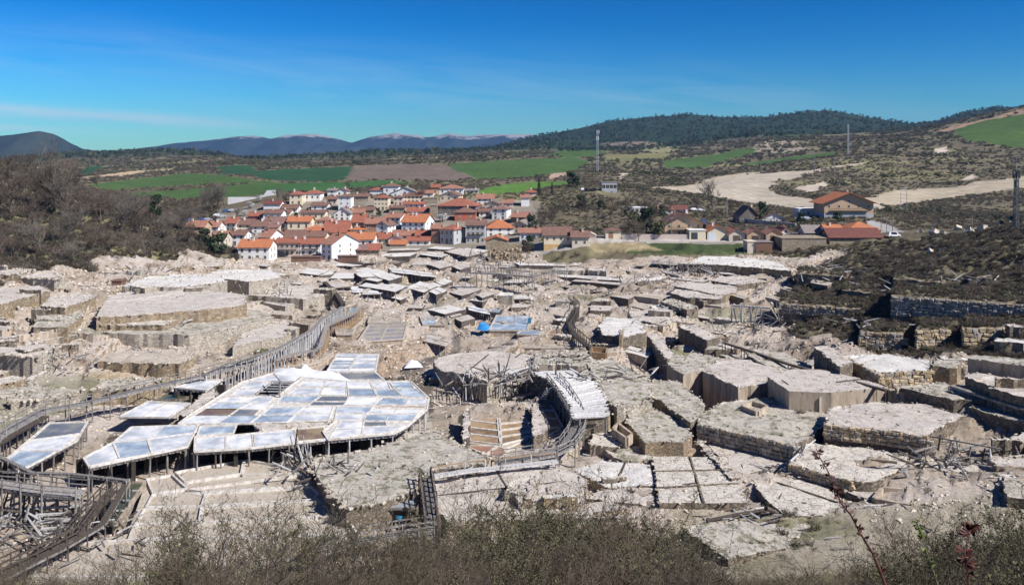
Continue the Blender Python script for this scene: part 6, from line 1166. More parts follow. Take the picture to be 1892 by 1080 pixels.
H_(500, 535, 399, 393, 388, 'S', 'beige', 'brown', (2, 1)); H_(650, 690, 398, 388, 383, 'S', 'stone', 'brown', (3, 1)); H_(600, 640, 425, 417, 409, 'S', 'white', 'red', (3, 1)); H_(820, 858, 440, 430, 420, 'S', 'beige', 'brown', (2, 1)) if False else None
H_(640, 672, 402, 393, 387, 'S', 'beige', 'terracotta', (3, 1)); H_(770, 800, 366, 357, 352, 'S', 'white', 'terracotta', (2, 1)); H_(885, 905, 400, 391, 386, 'S', 'white', 'brown', (2, 1)); H_(655, 680, 372, 363, 358, 'S', 'stone', 'brown', (2, 1))
H_(1005, 1056, 463, 434, 421, 'S', 'cream', 'brown', (4, 2), 'yellow and cream house standing at the salt works edge!', base=('yellow', .42), D=11, minY=290, chim=0, ww=.7, wh=.9); H_(1057, 1088, 458, 438, 428, 'S', 'beige', 'brown', (2, 1), 'small white and brown house joined to the yellow one!', minY=290, D=8)
H_(1119, 1147, 441, 426, 421, 'H', 'cream', 'brown', (0, 0), 'small cream garage with a brown door beside the road!', garage=(.2, .5, 'plaster_brick'), D=7, chim=0, minY=310); H_(1228, 1299, 436, 412, 393, 'G', 'tan', 'brown', (4, 2), 'tan chalet with a wide brown gable roof and balcony!', balc=True, D=12, over=1.3, chim=2, minY=320)
H_(1274, 1304, 442, 426, 425, 'F', 'cream', 'white', (0, 0), 'flat roofed cream garage with dark door!', garage=(.1, .5, 'metal_dark'), D=7, minY=310); H_(1307, 1345, 443, 427, 417, 'G', 'cream', 'orange', (0, 0), 'cream garage with a blue door and orange roof!', garage=(.05, .42, 'plaster_bluewhite'), D=9, minY=310)
for a_, b_, c_, d_ in [(1347, 1377, 'beige', 'first'), (1381, 1412, 'tan', 'middle'), (1416, 1446, 'tan', 'last')]: H_(a_, b_, 446, 432, 423, 'G', c_, 'terracotta', (0, 0), f'{d_} of three small stone garages in a row by the road!', garage=(.25, .7, 'wood_dark'), D=8, chim=0, minY=310)
H_(1442, 1462, 441, 430, 421, 'G', 'white', 'terracotta', (1, 1), minY=320); H_(1408, 1452, 413, 404, 394, 'G', 'white', 'brown', (4, 1), 'white half timbered house with brown gable roof!', timber=True, chim=0, minY=340); H_(1366, 1406, 412, 402, 382, 'G', 'darkgrey', 'brown', (4, 1), 'dark half timbered house under a long brown roof!', chim=1, D=12, minY=340)
H_(1165, 1197, 395, 384, 383, 'F', 'white', 'white', (4, 1), 'flat white pavilion with four square windows!', wh=1.6, ww=1.5, minY=350, door=False); H_(1218, 1243, 395, 387, 380, 'S', 'white', 'brown', (2, 1), minY=350, chim=0); H_(1245, 1271, 394, 387, 380, 'S', 'white', 'darkred', (2, 1), minY=350, chim=0)
H_(1112, 1140, 353, 337, 336, 'F', 'grey', 'grey', (4, 1), 'blue grey box building on the hill beside parked cars!', wh=2, ww=1.8, minY=400)
H_(1523, 1614, 404, 374, 356, 'G', 'tan', 'orange', (5, 2), 'large tan chalet with orange gable roof and long balcony!', balc=True, D=14, over=1.6, base=('grey', .33), minY=340); H_(1476, 1510, 402, 386, 385, 'F', 'white', 'white', (1, 1), 'white modern block left of the big chalet!', minY=340, D=8)
H_(1533, 1629, 452, 438, 424, 'S', 'stone', 'darkred', (1, 1), 'stone barn with a long dark red roof by the salt works!', D=10, chim=0, minY=290, door=False); H_(1568, 1628, 440, 425, 411, 'H', 'cream', 'orange', (2, 1), 'building with a bright orange hipped roof behind the barn!', D=13, minY=330, chim=0); H_(1528, 1558, 441, 427, 417, 'S', 'white', 'orange', (1, 1), 'small white house with orange roof left of the barn!', minY=320)
H_(1445, 1527, 465, 441, 440, 'F', 'stone', 'stone', (0, 0), 'long curved sandstone retaining building left of the barn!', D=12, minY=290); H_(1488, 1520, 438, 430, 418, 'S', 'grey', 'grey', (1, 1), 'grey metal roofed shed behind the sandstone wall!', chim=0, minY=320)
H_(1397, 1427, 467, 448, 447, 'F', 'brown', 'grey', (0, 0), 'dark brown timber cabin below the road!', D=7, minY=280); H_(1381, 1397, 466, 446, 445, 'F', 'beige', 'beige', (0, 0), 'beige concrete ramp wall beside the timber cabin!', minY=280, D=6)
H_(538, 592, 485, 476, 475, 'F', 'brown', 'brown', (0, 0), 'long weathered rusty timber screen below the front row!', minY=290, D=3, name='timber_screen'); H_(624, 660, 484, 475, 474, 'F', 'brown', 'brown', (0, 0), 'shorter weathered rusty timber screen below the front row!', minY=290, D=3, name='timber_screen')
# ruined rubble building by the walkway
def ruin():
    p0 = on(902, 483, 270); s_ = p0.y / F; e = empty('ruined_building', p0); pr = [(0, -1), (0, 26), (8, 34), (22, 38), (36, 34), (52, 27), (60, 20), (62, -1)]; pr = [(x * s_, z * s_) for x, z in pr]; n = len(pr); b = MB()
    vs = [(x, 0, z) for x, z in pr] + [(x, .9, z) for x, z in pr]; b.add(vs, [tuple(range(n)), tuple(reversed(range(n, 2 * n)))] + [(i, i + n, (i + 1) % n + n, (i + 1) % n) for i in range(n)]); b.box((0, .9, -1), (.9, 8, 5.0)); b.box((62 * s_ - .9, .9, -1), (62 * s_, 8, 4)); b.box((0, 7.2, -1), (62 * s_, 8, 5.2)); put('wall', b.mesh('wall', ['tan_masonry']), e)
    for x, z, w, h in [(9, 6, 1, 1.2), (34, 6, 1.4, 1.2)]: wm, gm2 = win_me(w, h, 'stone_ochre'); o = put('window', wm, e, (x * s_, -.02, z * s_)); put('pane', gm2, o)
    R = random.Random(3)
    for k in range(40): put('stone', ROCKO[k % 5], e, (R.uniform(0, 62) * s_, -.1, R.uniform(0, 25) * s_), (0, 0, R.uniform(0, 3)), (.7, .5, .5))
    tag(e, 'roofless ruined building of tan rubble above the aqueduct', 'ruin')
ruin()
# ---------------------------------------------------------------- walkways, trestles, railings
def path3(pts): return [P(*p) for p in pts]
def walkway(pts, w, desc, rail=1, post=True, sp=2.0, rh=1.0, mat='wood_grey', key='named', name='walkway', side=0, thick=.18, postr=.09, leg=None, dark=None, railmat=None):
    L3 = path3(pts); c = centre(L3); e = empty(name, (c.x, c.y, tz(c.x, c.y))); mb = MB(); R = random.Random(int(pts[0][0] + 7 * pts[0][1]))
    # boards laid across, each with its own gap, joined by two long bearers
    pos = []
    for a, b in zip(L3, L3[1:]):
        L = (b - a).length; n = max(1, int(L / .32)); d = (b - a).normalized(); nr_ = Vector((-d.y, d.x, 0)).normalized()
        for k in range(n):
            p = a.lerp(b, (k + .5) / n); o_ = R.uniform(-.06, .06); mb.beam(p - nr_ * (w / 2 + o_), p + nr_ * (w / 2 - o_), .28, .06)
        pos.append((a, b, nr_))
    o = partw(mb, 'boards', mat, e); o['kind'] = 'stuff'
    bb2 = MB()
    for a, b, nr_ in pos:
        for s_ in (-1, 1): bb2.beam(a + nr_ * s_ * (w / 2 - .1) - Vector((0, 0, .17)), b + nr_ * s_ * (w / 2 - .1) - Vector((0, 0, .17)), .16, .24)
    partw(bb2, 'bearer', dark or mat, e)
    cnt = 0
    for a, b, nr_ in pos:
        L = (b - a).length; n = max(1, round(L / sp))
        for k in range(n + (1 if b == L3[-1] else 0)):
            p = a.lerp(b, k / n)
            for s_ in ((-1, 1) if side == 0 else (side,)):
                q_ = p + nr_ * s_ * (w / 2 + .05)
                if post and cnt < 280:
                    g_ = tz(q_.x, q_.y) - .3; top = q_.z + (rh + .08 if rail else 0)
                    if top - g_ > .2: put('post', post_me(leg or mat), e, Vector((q_.x, q_.y, g_)) - e.location, (R.uniform(-.02, .02), R.uniform(-.02, .02), R.uniform(0, 3)), (postr * 2, postr * 2, top - g_)); cnt += 1
    if rail:
        for s_ in ((-1, 1) if side == 0 else (side,)):
            for hh in ((rh, rh * .5) if rail > 1 else (rh,)):
                rm = MB()
                for a, b, nr_ in pos: rm.beam(a + nr_ * s_ * (w / 2 + .05) + Vector((0, 0, hh)), b + nr_ * s_ * (w / 2 + .05) + Vector((0, 0, hh)), .11, .11)
                partw(rm, 'handrail', railmat or mat, e)
    return reg(e, desc, 'walkway', key)
walkway([(-40, 838, 2.6), (0, 802, 2.8), (60, 768, 3.0), (82, 757, 3.1), (165, 742, 3.2), (290, 712, 3.4), (375, 693, 3.6), (450, 672, 3.8), (470, 664, 4.0)], 1.6, 'long grey boarded walkway curving behind the salt platforms at left', rail=1, sp=2.6, leg='wood_grey')
walkway([(-40, 845, 2.2), (0, 817, 2.4), (60, 781, 2.5), (84, 768, 2.5)], .8, 'lower gutter running beside the long walkway at far left', rail=0, sp=1.6, mat='wood_dark')
walkway([(376, 694, 3.7), (420, 672, 4.3), (465, 662, 4.6), (520, 640, 4.6), (575, 610, 4.4), (594, 590, 4.3), (634, 566, 4.2)], 1.0, 'high trestle channel on closely set posts climbing left of centre', rail=0, sp=1.2, postr=.11, mat='wood_grey', name='trestle', leg='wood_white')
walkway([(507, 664, 2.9), (545, 652, 2.9), (586, 645, 2.9), (592, 640, 2.9), (604, 600, 2.8), (650, 580, 2.7), (668, 566, 2.7)], .9, 'second trestle behind the striped salt platform', rail=0, sp=1.4, mat='wood_grey', leg='wood_warm', name='trestle')
walkway([(634, 560, 3.6), (622, 543, 3.6), (612, 532, 3.5), (600, 520, 3.4)], 1.0, 'dark trestle section descending beside the white plates', rail=0, sp=.9, mat='wood_dark', name='trestle')
walkway([(-40, 893, 3.2), (20, 897, 3.0), (90, 907, 2.9), (152, 912, 2.8)], 2.4, 'broad plank bridge at the lower left edge', rail=2, sp=3.2, rh=1.1, postr=.12)
walkway([(-40, 812, 3.4), (0, 843, 3.1), (60, 872, 2.9), (130, 874, 2.8), (236, 886, 2.6)], .5, 'narrow plank channel in front of the leftmost platform', rail=0, sp=2.4, mat='wood_grey')
walkway([(236, 884, 2.3), (214, 925, 2.0), (188, 968, 1.8), (120, 1008, 1.8), (40, 1048, 1.8), (-40, 1090, 1.8)], .7, 'open gutter descending beside the green water channel', rail=0, sp=2.6, mat='wood_dark', dark='wood_grey')
walkway([(206, 905, 2.2), (170, 945, 1.9), (138, 988, 1.8), (60, 1028, 1.7), (-40, 1075, 1.7)], 1.1, 'railed walkway beside the open gutter at lower left', rail=2, sp=1.8, mat='wood_dark')
walkway([(794, 879, 2.4), (860, 868, 2.3), (936, 860, 2.3), (1030, 850, 2.3)], .8, 'pale straight plank channel across the centre foreground', rail=1, sp=3.2, rh=.8, side=1, mat='wood_white', railmat='wood_warm')
walkway([(915, 852, 2.2), (960, 846, 2.1), (1018, 836, 2.1), (1048, 822, 2.2), (1064, 800, 2.4), (1070, 782, 2.8), (1060, 755, 3.3), (1040, 722, 3.7), (1022, 700, 3.9)], 2.0, 'curved grey boardwalk with railings round the brown pans', rail=2, sp=3.0, rh=1.0, mat='wood_grey')
walkway([(786, 884, 2.6), (792, 930, 2.4), (798, 974, 2.2)], 1.3, 'short straight footbridge with thick dark posts', rail=2, sp=1.6, rh=1.2, mat='wood_grey', postr=.2, leg='wood_dark')
walkway([(800, 976, 2.0), (740, 984, 1.9), (650, 1000, 1.9), (575, 1022, 1.9), (480, 1052, 1.9)], 1.4, 'railed boardwalk half hidden by the foreground bushes', rail=2, sp=2.2, mat='wood_grey')
walkway([(860, 503, 6.6), (920, 505, 6.3), (985, 511, 5.8)], 1.6, 'long raised aqueduct on dense posts below the ruin', rail=1, sp=1.6, rh=1.4, mat='wood_grey', name='trestle', leg='wood_grey')
walkway([(985, 510, 5.0), (1020, 503, 5.2), (1045, 500, 5.3)], .8, 'little railing walk behind the white troughs', rail=1, sp=2.5, mat='wood_grey')
walkway([(1055, 555, 2.2), (1066, 567, 2.3), (1064, 580, 2.3), (1052, 597, 2.4), (1058, 614, 2.4), (1078, 632, 2.5), (1094, 642, 2.5)], 1.2, 'small winding footbridge right of the large brine pond', rail=1, sp=1.7, mat='wood_dark', rh=1.1)
walkway([(1338, 632, 4.6), (1390, 648, 4.6), (1460, 672, 5.0), (1530, 690, 5.6), (1640, 720, 6.4)], .6, 'long dark gutter running above the big clay block', rail=0, sp=3, mat='wood_dark')
walkway([(1352, 563, 6.0), (1424, 568, 6.2)], .5, 'white beam channel on splayed legs at the slope foot', rail=0, sp=2.4, mat='wood_white', postr=.12)
walkway([(1760, 712, 7.2), (1830, 735, 7.0), (1960, 775, 7.0)], .7, 'dark gutter along the right ledge', rail=0, sp=3, mat='wood_grey')
# ---------------------------------------------------------------- timber heaps, ladders, shoring
def timbers(u, v, z, n, L, spread, desc, mat='wood_grey', r=.13, seed=0, up=.35, name='timber_pile', cat='timber pile', key='pile'):
    c = P(u, v, z) if z is not None else on(u, v, 86); R = random.Random(seed + int(u)); e = empty(name, (c.x, c.y, c.z))
    for k in range(n):
        l_ = L * R.uniform(.3, .95); d = Vector((R.gauss(0, 1), R.gauss(0, 1), abs(R.gauss(0, up)))).normalized(); p = Vector((R.gauss(0, spread), R.gauss(0, spread * .6), R.uniform(.0, .7)))
        put('log', post_me(R.choice([mat, 'wood_grey', 'wood_dark', 'wood_white']), 5, .6), e, p - d * l_ / 2 + Vector((0, 0, max(0, d.z * l_ / 2))), d.to_track_quat('Z', 'Y').to_euler(), (r * 2 * R.uniform(.6, 1.3),) * 2 + (l_,))
    return reg(e, desc, cat, key)
for u, v, z, n, L, sp, up in [(1810, 862, 2.8, 46, 4.5, 4.2, .3), (1745, 855, 2.7, 22, 3.5, 2.5, .8), (1845, 905, 1.0, 24, 4, 3, .4), (1478, 845, 2.9, 9, 2.4, .8, 1.2), (1090, 700, 4.1, 14, 3, 2.5, .3), (1150, 690, 3.9, 18, 3.5, 2.8, .3), (1035, 668, 3.8, 14, 3, 3, .3), (945, 700, 2.5, 40, 4.5, 4.5, .7), (900, 705, 1.8, 26, 3.5, 3, .9), (1000, 700, 2.5, 22, 4, 3, .8), (850, 715, .8, 16, 3, 3, .7), (1080, 540, 3, 18, 3, 4, .5), (1215, 525, 3.5, 26, 4, 4, .8), (1290, 505, 4, 34, 5, 6, 1.0), (1250, 572, 3, 16, 3, 3, .4), (1380, 605, 3, 18, 5, 4, .5), (1430, 590, 4, 18, 5, 4, .6), (1230, 600, 3, 16, 3, 5, .3), (130, 665, 3.6, 30, 3, 2.8, .4), (310, 602, 5.2, 16, 3, 3.5, .15), (350, 592, 5.4, 14, 4, 4, .1), (270, 505, 9, 20, 4, 5, .6), (480, 530, 5, 26, 4, 6, .8), (500, 545, 4, 14, 4, 3, .8), (1410, 965, .4, 9, 5, 2.5, .2), (1440, 945, .4, 8, 3, 1.5, 1.2), (40, 960, .6, 44, 4.5, 5, .3), (90, 1000, .4, 40, 4, 5, .3), (20, 1000, .2, 30, 4, 5, .5), (880, 480, 4.5, 26, 4, 5, 1.3), (920, 492, 4.5, 16, 4, 4, 1.3), (1500, 520, 8, 16, 4, 4, .4), (1560, 500, 10, 18, 4, 6, .3), (1640, 530, 12, 14, 3, 5, .3), (1780, 520, 15.5, 14, 5, 5, .6), (1600, 600, 8.5, 12, 3, 3, .4), (660, 870, 2.4, 10, 3, 2, .4), (610, 880, 1.2, 26, 3.5, 2.2, .9), (592, 890, .8, 20, 3, 1.8, .8)]:
    timbers(u, v, z, n, L, sp, 'heap of old grey timbers', up=up)
timbers(553, 862, .6, 22, 4.8, 1.2, 'standing frame of leaning weathered poles before the main platform', up=3.0, key='named', name='pole_frame', cat='pole frame')
def leaning_posts(u0, v0, u1, v1, z, n, h, desc, key='pile'):
    a, b = P(u0, v0, z), P(u1, v1, z); c = (a + b) / 2; e = empty('post_row', (c.x, c.y, tz(c.x, c.y))); R = random.Random(int(u0))
    for k in range(n):
        p = a.lerp(b, (k + R.uniform(-.2, .2)) / max(1, n - 1)); put('post', post_me(R.choice(['wood_grey', 'wood_dark', 'wood_white'])), e, p - e.location - Vector((0, 0, .4)), (R.uniform(-.25, .25), R.uniform(-.25, .25), 0), (.24, .24, h * R.uniform(.6, 1.2)))
    bm_ = MB(); bm_.beam(a + Vector((0, 0, h * .7)), b + Vector((0, 0, h * .75)), .16, .16); partw(bm_, 'beam', 'wood_grey', e)
    return reg(e, desc, 'post row', key)
for a_ in [(855, 735, 985, 722, .4, 22, 3.0), (985, 720, 1035, 745, .6, 14, 3.0), (800, 732, 850, 742, .3, 9, 1.6), (1257, 512, 1328, 514, 3, 22, 4.2), (520, 846, 552, 862, .4, 5, 1.8), (1160, 592, 1225, 604, 1.8, 12, 1.8), (1240, 540, 1320, 552, 2.6, 14, 1.6), (870, 498, 960, 506, 3.2, 20, 3.0), (0, 945, 60, 935, .2, 8, 3.0), (1700, 820, 1850, 850, 3.2, 9, 1.8), (470, 520, 530, 530, 4.0, 12, 2.2)]:
    leaning_posts(*a_, 'rough old posts with a crossbeam')
# stepped racks of old beams at the lower left
for k in range(6):
    a = P(60 + k * 2, 912 + k * 13, 1.6 - k * .2); b = P(152 - k * 4, 908 + k * 13, 1.6 - k * .2); e = empty('beam_rack', (a + b) / 2); mb = MB(); mb.beam(a, b, .35, .2); partw(mb, 'beam', 'wood_white', e); posts_on(e, a, b, a.z, 1.2, .12, random.Random(k), 'wood_grey')
    tag(e, f"grey beam rack in the stepped ruin under the plank bridge, {['highest', 'second', 'third', 'fourth', 'fifth', 'lowest'][k]} step", 'beam rack', 'stepped beam racks')
def ladder():
    a, b = P(1000, 742, .9), P(1014, 716, 3.9); e = empty('ladder', a); d = Vector((.35, 0, 0)); 
    for s_ in (-1, 1): m_ = MB(); m_.beam(a + d * s_, b + d * s_, .1, .1); partw(m_, 'stile', 'wood_white', e)
    for k in range(8): m_ = MB(); p = a.lerp(b, (k + .5) / 8); m_.beam(p - d, p + d, .08, .08); partw(m_, 'rung', 'wood_white', e)
    tag(e, 'pale wooden ladder leaning behind the brown pans', 'ladder')
ladder()
# logs lying on the ground at lower right
for u0, v0, z0, u1, v1, z1, r_, ds in [(1306, 962, 1.0, 1424, 940, 1.2, .22, 'long bleached log lying right of the dark hole'), (1395, 945, .8, 1420, 958, .6, .3, 'dark broken stump end of a log'), (1415, 938, 2.0, 1448, 955, .4, .28, 'thick dark leaning log by the cracked pan'), (1460, 852, 3.4, 1506, 812, 4.0, .14, 'splayed white pole leaning on the flat white pan'), (1670, 868, 3.6, 1676, 880, 2.6, .3, 'upright grey stake at the timber heap'), (940, 690, 4.2, 985, 676, 4.4, .18, 'pale log at the pit rim')]:
    a, b = P(u0, v0, z0), P(u1, v1, z1); m_ = MB(); m_.tube([a, a.lerp(b, .5) + Vector((0, 0, .1)), b], [r_, r_ * .9, r_ * .7], 7); tag(m_.build('log', 'wood_white' if 'dark' not in ds else 'wood_dark', None, a), ds, 'log')
def pole(u, v, hpx, desc, r=.14, mat='wood_grey', name='wooden_pole', cat='pole', arms=0, ymin=100, tilt=0):
    p = on(u, v, ymin); h = hpx * p.y / F; e = empty(name, p); put('shaft', post_me(mat, 8, .7), e, (0, 0, -.5), (0, tilt, 0), (r * 2, r * 2, h + .5))
    for k in range(arms): m_ = MB(); m_.beam((-.7, 0, h - .3 - k * .7), (.7, 0, h - .3 - k * .7), .1, .12); put('crossarm', m_.mesh('crossarm', ['metal_grey']), e)
    o = reg(e, desc, cat, 'named'); return e
for a_ in [(1343, 402, 35, 'plain pale utility pole right of the caravans', .2), (1285, 312, 20, 'thin white pole on the green field', .3), (1164, 438, 32, 'utility pole by the road wall', .12), (1241, 437, 36, 'utility pole in front of the tan gabled chalet', .14), (1380, 446, 33, 'utility pole between the stone garages', .14), (1415, 446, 28, 'second utility pole among the stone garages', .12), (1505, 320, 30, 'left leg pole of the hilltop power line', .3), (1541, 325, 34, 'right pole of the hilltop power line', .3), (1600, 412, 24, 'pale post before the big chalet', .14), (1628, 425, 33, 'dark pole right of the big chalet', .14), (1638, 434, 36, 'dark slim pole beside the side road', .12), (1649, 438, 33, 'grey pole at the van', .16), (1796, 432, 34, 'concrete post on the right rocky bank', .16), (938, 452, 18, 'white post by the stone gabled house', .12), (1111, 350, 28, 'thin mast beside the hill box building', .2), (1190, 440, 15, 'little pole by the road', .1), (905, 487, 20, 'pole in front of the ruin', .1), (948, 510, 40, 'tall pole beside the raised aqueduct', .1), (979, 512, 22, 'short pole at the aqueduct end', .1), (950, 600, 26, 'thin iron rod in the brine pond', .06), (130, 775, 12, 'short orange stake at the walkway', .1), (1290, 645, 12, 'short post in the grassy court', .1)]:
    pole(*a_, arms=1 if 'utility' in a_[3] or 'power' in a_[3] else 0)
def mast(u, v, hpx, desc, w, lattice=True, mat='metal_grey', ymin=350, panels=True):
    p = on(u, v, ymin); h = hpx * p.y / F; e = empty('antenna_mast', p); s = w / 2; 
    for a, b in ((-1, -1), (1, -1), (1, 1), (-1, 1)): m_ = MB(); m_.beam((a * s, b * s, -1), (a * s * .7, b * s * .7, h), w * .14); put('upright', m_.mesh('upright', [mat]), e)
    m_ = MB(); n = max(6, int(h / (w * 1.4)))
    for k in range(n):
        z0, z1 = h * k / n, h * (k + 1) / n; s0, s1 = s * (1 - .3 * k / n), s * (1 - .3 * (k + 1) / n); cs = [(-1, -1), (1, -1), (1, 1), (-1, 1)]
        for i in range(4):
            a, b = cs[i], cs[(i + 1) % 4]; m_.beam((a[0] * s0, a[1] * s0, z0), (b[0] * s1, b[1] * s1, z1), w * .09); m_.beam((a[0] * s1, a[1] * s1, z1), (b[0] * s1, b[1] * s1, z1), w * .09)
    o = put('lattice', m_.mesh('lattice', [mat]), e); o['kind'] = 'stuff'
    if panels:
        for k, (zz, an) in enumerate([(h * .98, 0), (h * .98, 2.1), (h * .98, 4.2), (h * .82, 1), (h * .82, 4)]):
            m_ = MB(); m_.box((-w * .18, -w * .12, -w * .9), (w * .18, w * .12, w * .9)); put('antenna_panel', m_.mesh('antenna_panel', ['plaster_white' if mat == 'metal_grey' else 'metal_dark']), e, (math.cos(an) * w * .8, math.sin(an) * w * .8, zz), (0, 0, an + 1.57))
    return tag(e, desc, 'mast')
mast(1104, 318, 76, 'tall pale telecom mast with antennas on the hill left of centre', 1.7); mast(1567, 286, 56, 'thin white mast on the skyline ridge', 1.6, panels=False, ymin=700)
mast(1878, 425, 105, 'dark lattice tower with dishes near the right edge', 1.1, mat='metal_dark', ymin=150); pole(1878, 425, 150, 'slim rod rising above the dark lattice tower', .06, ymin=150, mat='metal_grey')
def dish(u, v, z_, r, desc, mat):
    p = on(u, v + 8, 150); p = P(u, v, p.z + z_); e = empty('dish_antenna', p); m_ = MB(); pts = [Vector((0, k * .12 * r, 0)) for k in range(7)]; rads = [.05, r * .35, r * .6, r * .78, r * .9, r * .97, r]; m_.tube(pts, rads, 20, cap=False); m_.tube([(0, -.3 * r, 0), (0, .1, 0)], [.2 * r, .3 * r], 10); put('dish', m_.mesh('dish', [mat]), e, (0, 0, 0), (0, 0, math.pi + .3)); s_ = MB(); s_.beam((0, .2, 0), (0, .2, -3.0), .18); put('stand', s_.mesh('stand', ['metal_dark']), e); tag(e, desc, 'dish antenna')
dish(1865, 405, 1.5, 1.1, 'dark green dish antenna nearest the lattice tower', smat('dish_green', [(.02, .07, .07)], 1, .4, 0, 3, 0)); dish(1847, 413, 1.5, 1.0, 'black dish antenna left of the green one', 'metal_dark')
def hpole():
    p = on(1670, 392, 300); s_ = p.y / F; e = empty('power_line_frame', p)
    for x in (-5.5, 5.5): put('post', post_me('plaster_white' if False else 'metal_grey', 8, .8), e, (x * s_, 0, -.5), (0, 0, 0), (.3, .3, 46 * s_ + .5))
    m_ = MB(); m_.beam((-6.5 * s_, 0, 45 * s_), (6.5 * s_, 0, 45 * s_), .25, .3); m_.beam((-5.5 * s_, 0, 40 * s_), (5.5 * s_, 0, 40 * s_), .18, .2); put('crossarm', m_.mesh('crossarm', ['metal_grey']), e); tag(e, 'two legged power line frame on the scrubby slope right of the big chalet', 'power pole')
hpole()
# road wall and low fences
def roadwall(u0, v0, u1, v1, h, mat, desc, t=.4, name='road_wall', ymin=300):
    a, b = on(u0, v0, ymin), on(u1, v1, ymin); z = max(a.z, b.z) + h; m_ = MB(); d = (b - a).normalized(); n_ = Vector((-d.y, d.x, 0)) * t; a2, b2 = a.copy(), b.copy(); a2.z = b2.z = z; m_.prism([a2, b2, b2 + n_, a2 + n_], min(a.z, b.z) - 1.5); tag(m_.build(name, mat, None, a), desc, 'wall')
roadwall(1150, 441, 1272, 441, 1.6, 'plaster_palepink', 'long pale road wall right of the cream garage'); roadwall(1092, 449, 1395, 450, .7, 'plaster_palepink', 'low kerb wall along the road above the green bank', .3); roadwall(1375, 412, 1470, 418, 1.2, 'plaster_palepink', 'pale garden wall under the half timbered houses', ymin=340)
0 and roadwall(1094, 466, 1372, 468, .9, 'pale_masonry', 'long low wall at the foot of the green bank', .5, ymin=280)
# cars
def car(u, v, rz, mat, desc, van=False, ymin=300, s=1.0):
    p = on(u, v, ymin); e = empty('van' if van else 'parked_car', p + Vector((0, 0, .05)), rz); e.scale = (s, s, s); L, h, w = (4.9, 1.95, 1.9) if van else (4.2, 1.45, 1.75)
    pr = [(-L / 2, .35), (-L / 2, .95 if not van else 1.0), (-L * .42, 1.0 if not van else h * .95), (-L * .30 if not van else -L * .4, h), (L * .12 if not van else L * .2, h), (L * .26 if not van else L * .34, .98 if not van else 1.1), (L * .48, .8), (L / 2, .6), (L / 2, .32)]; n = len(pr); m_ = MB()
    m_.add([(x, -w / 2 + (.12 if z > 1.05 else 0), z) for x, z in pr] + [(x, w / 2 - (.12 if z > 1.05 else 0), z) for x, z in pr], [tuple(range(n)), tuple(reversed(range(n, 2 * n)))] + [(i, i + n, (i + 1) % n + n, (i + 1) % n) for i in range(n)]); put('body', m_.mesh('body', [mat]), e)
    for s_ in (-1, 1): g_ = MB(); y = s_ * (w / 2 - .04); g_.add([(-L * .33, y, 1.0), (L * .22, y, 1.0), (L * .1, y - s_ * .04, h - .1), (-L * .28, y - s_ * .04, h - .1)], [(0, 1, 2, 3)] if s_ < 0 else [(3, 2, 1, 0)]); put('side_window', g_.mesh('side_window', ['dark_glass']), e)
    for x in (-L * .31, L * .31):
        for s_ in (-1, 1): t_ = MB(); t_.tube([(x, s_ * (w / 2 - .1), .33), (x, s_ * (w / 2 + .02), .33)], [.33, .33], 14); put('wheel', t_.mesh('wheel', ['metal_dark']), e)
    return reg(e, desc, 'van' if van else 'car', 'car' if '!' not in desc else 'named')
for nm, c_ in dict(white=(.8, .8, .8), silver=(.45, .47, .5), blue=(.05, .12, .3), black=(.02, .02, .025), red=(.4, .03, .03)).items(): smat('paint_' + nm, [c_], 1, .25, 0, 3, 0, spec=.6)
e = car(1651, 438, .15, 'paint_white', 'white van parked on the side road right of the barn', True); e['label'] = 'white van parked on the side road right of the barn'
for i_, (u, v, c_) in enumerate([(347, 410, 'blue'), (372, 409, 'blue'), (384, 408, 'silver'), (402, 400, 'white'), (410, 402, 'silver'), (418, 392, 'blue'), (430, 391, 'silver'), (1076, 352, 'white'), (1084, 353, 'black'), (1092, 353, 'black'), (1100, 353, 'black'), (1118, 352, 'white'), (1123, 353, 'silver'), (560, 368, 'black'), (1478, 406, 'white'), (1490, 406, 'silver'), (1282, 389, 'white'), (1294, 390, 'white'), (1210, 392, 'silver'), (512, 474, 'silver'), (520, 474, 'black'), (1452, 455, 'black')]):
    car(u, v, random.uniform(-.3, .3) + (1.4 if u > 1070 and u < 1130 else 0), 'paint_' + c_, f'{c_} parked car')
# solar panel, garden table, hose, small things
def solar():
    p = on(1301, 425, 320); e = empty('solar_panel', p); m_ = MB(); m_.box((-1.0, -.05, -1.1), (1.0, .05, 1.1)); put('panel', m_.mesh('panel', [smat('solar_blue', [(.02, .04, .10)], 1, .2, 0, 3, 0)]), e, (0, 0, 3.6), (-.6, 0, .2)); put('post', post_me('metal_grey'), e, (0, 0, -.3), (0, 0, 0), (.2, .2, 4)); tag(e, 'dark blue solar panel on a post beside the tan gabled chalet', 'solar panel')
solar()
h_ = MB(); hp_ = [P(1545, 705, 6.1), P(1590, 700, 6.1), P(1620, 704, 6.15), P(1638, 714, 6.0), P(1638, 722, 5.0), P(1640, 736, 3.7), P(1625, 752, 3.7), P(1630, 770, 3.7), P(1660, 785, 4.9)]; h_.tube(hp_, [.07] * len(hp_), 6); tag(h_.build('hose', 'black_hose', None, hp_[0]), 'black hose looping down over the big clay block', 'hose')
def tarp_post():
    a = P(517, 735, 2.6); e = empty('well_sweep', a); put('post', post_me('wood_grey'), e, (0, 0, 0), (0, 0, 0), (.3, .3, 2.9)); m_ = MB(); m_.beam(P(506, 690, 4.9), P(520, 706, 5.2), .12); m_.beam(P(520, 703, 5.2), P(527, 728, 2.9), .06); partw(m_, 'sweep_arm', 'wood_grey', e); tag(e, 'grey well sweep with a slanting arm beside the sunken basin', 'well sweep')
tarp_post()
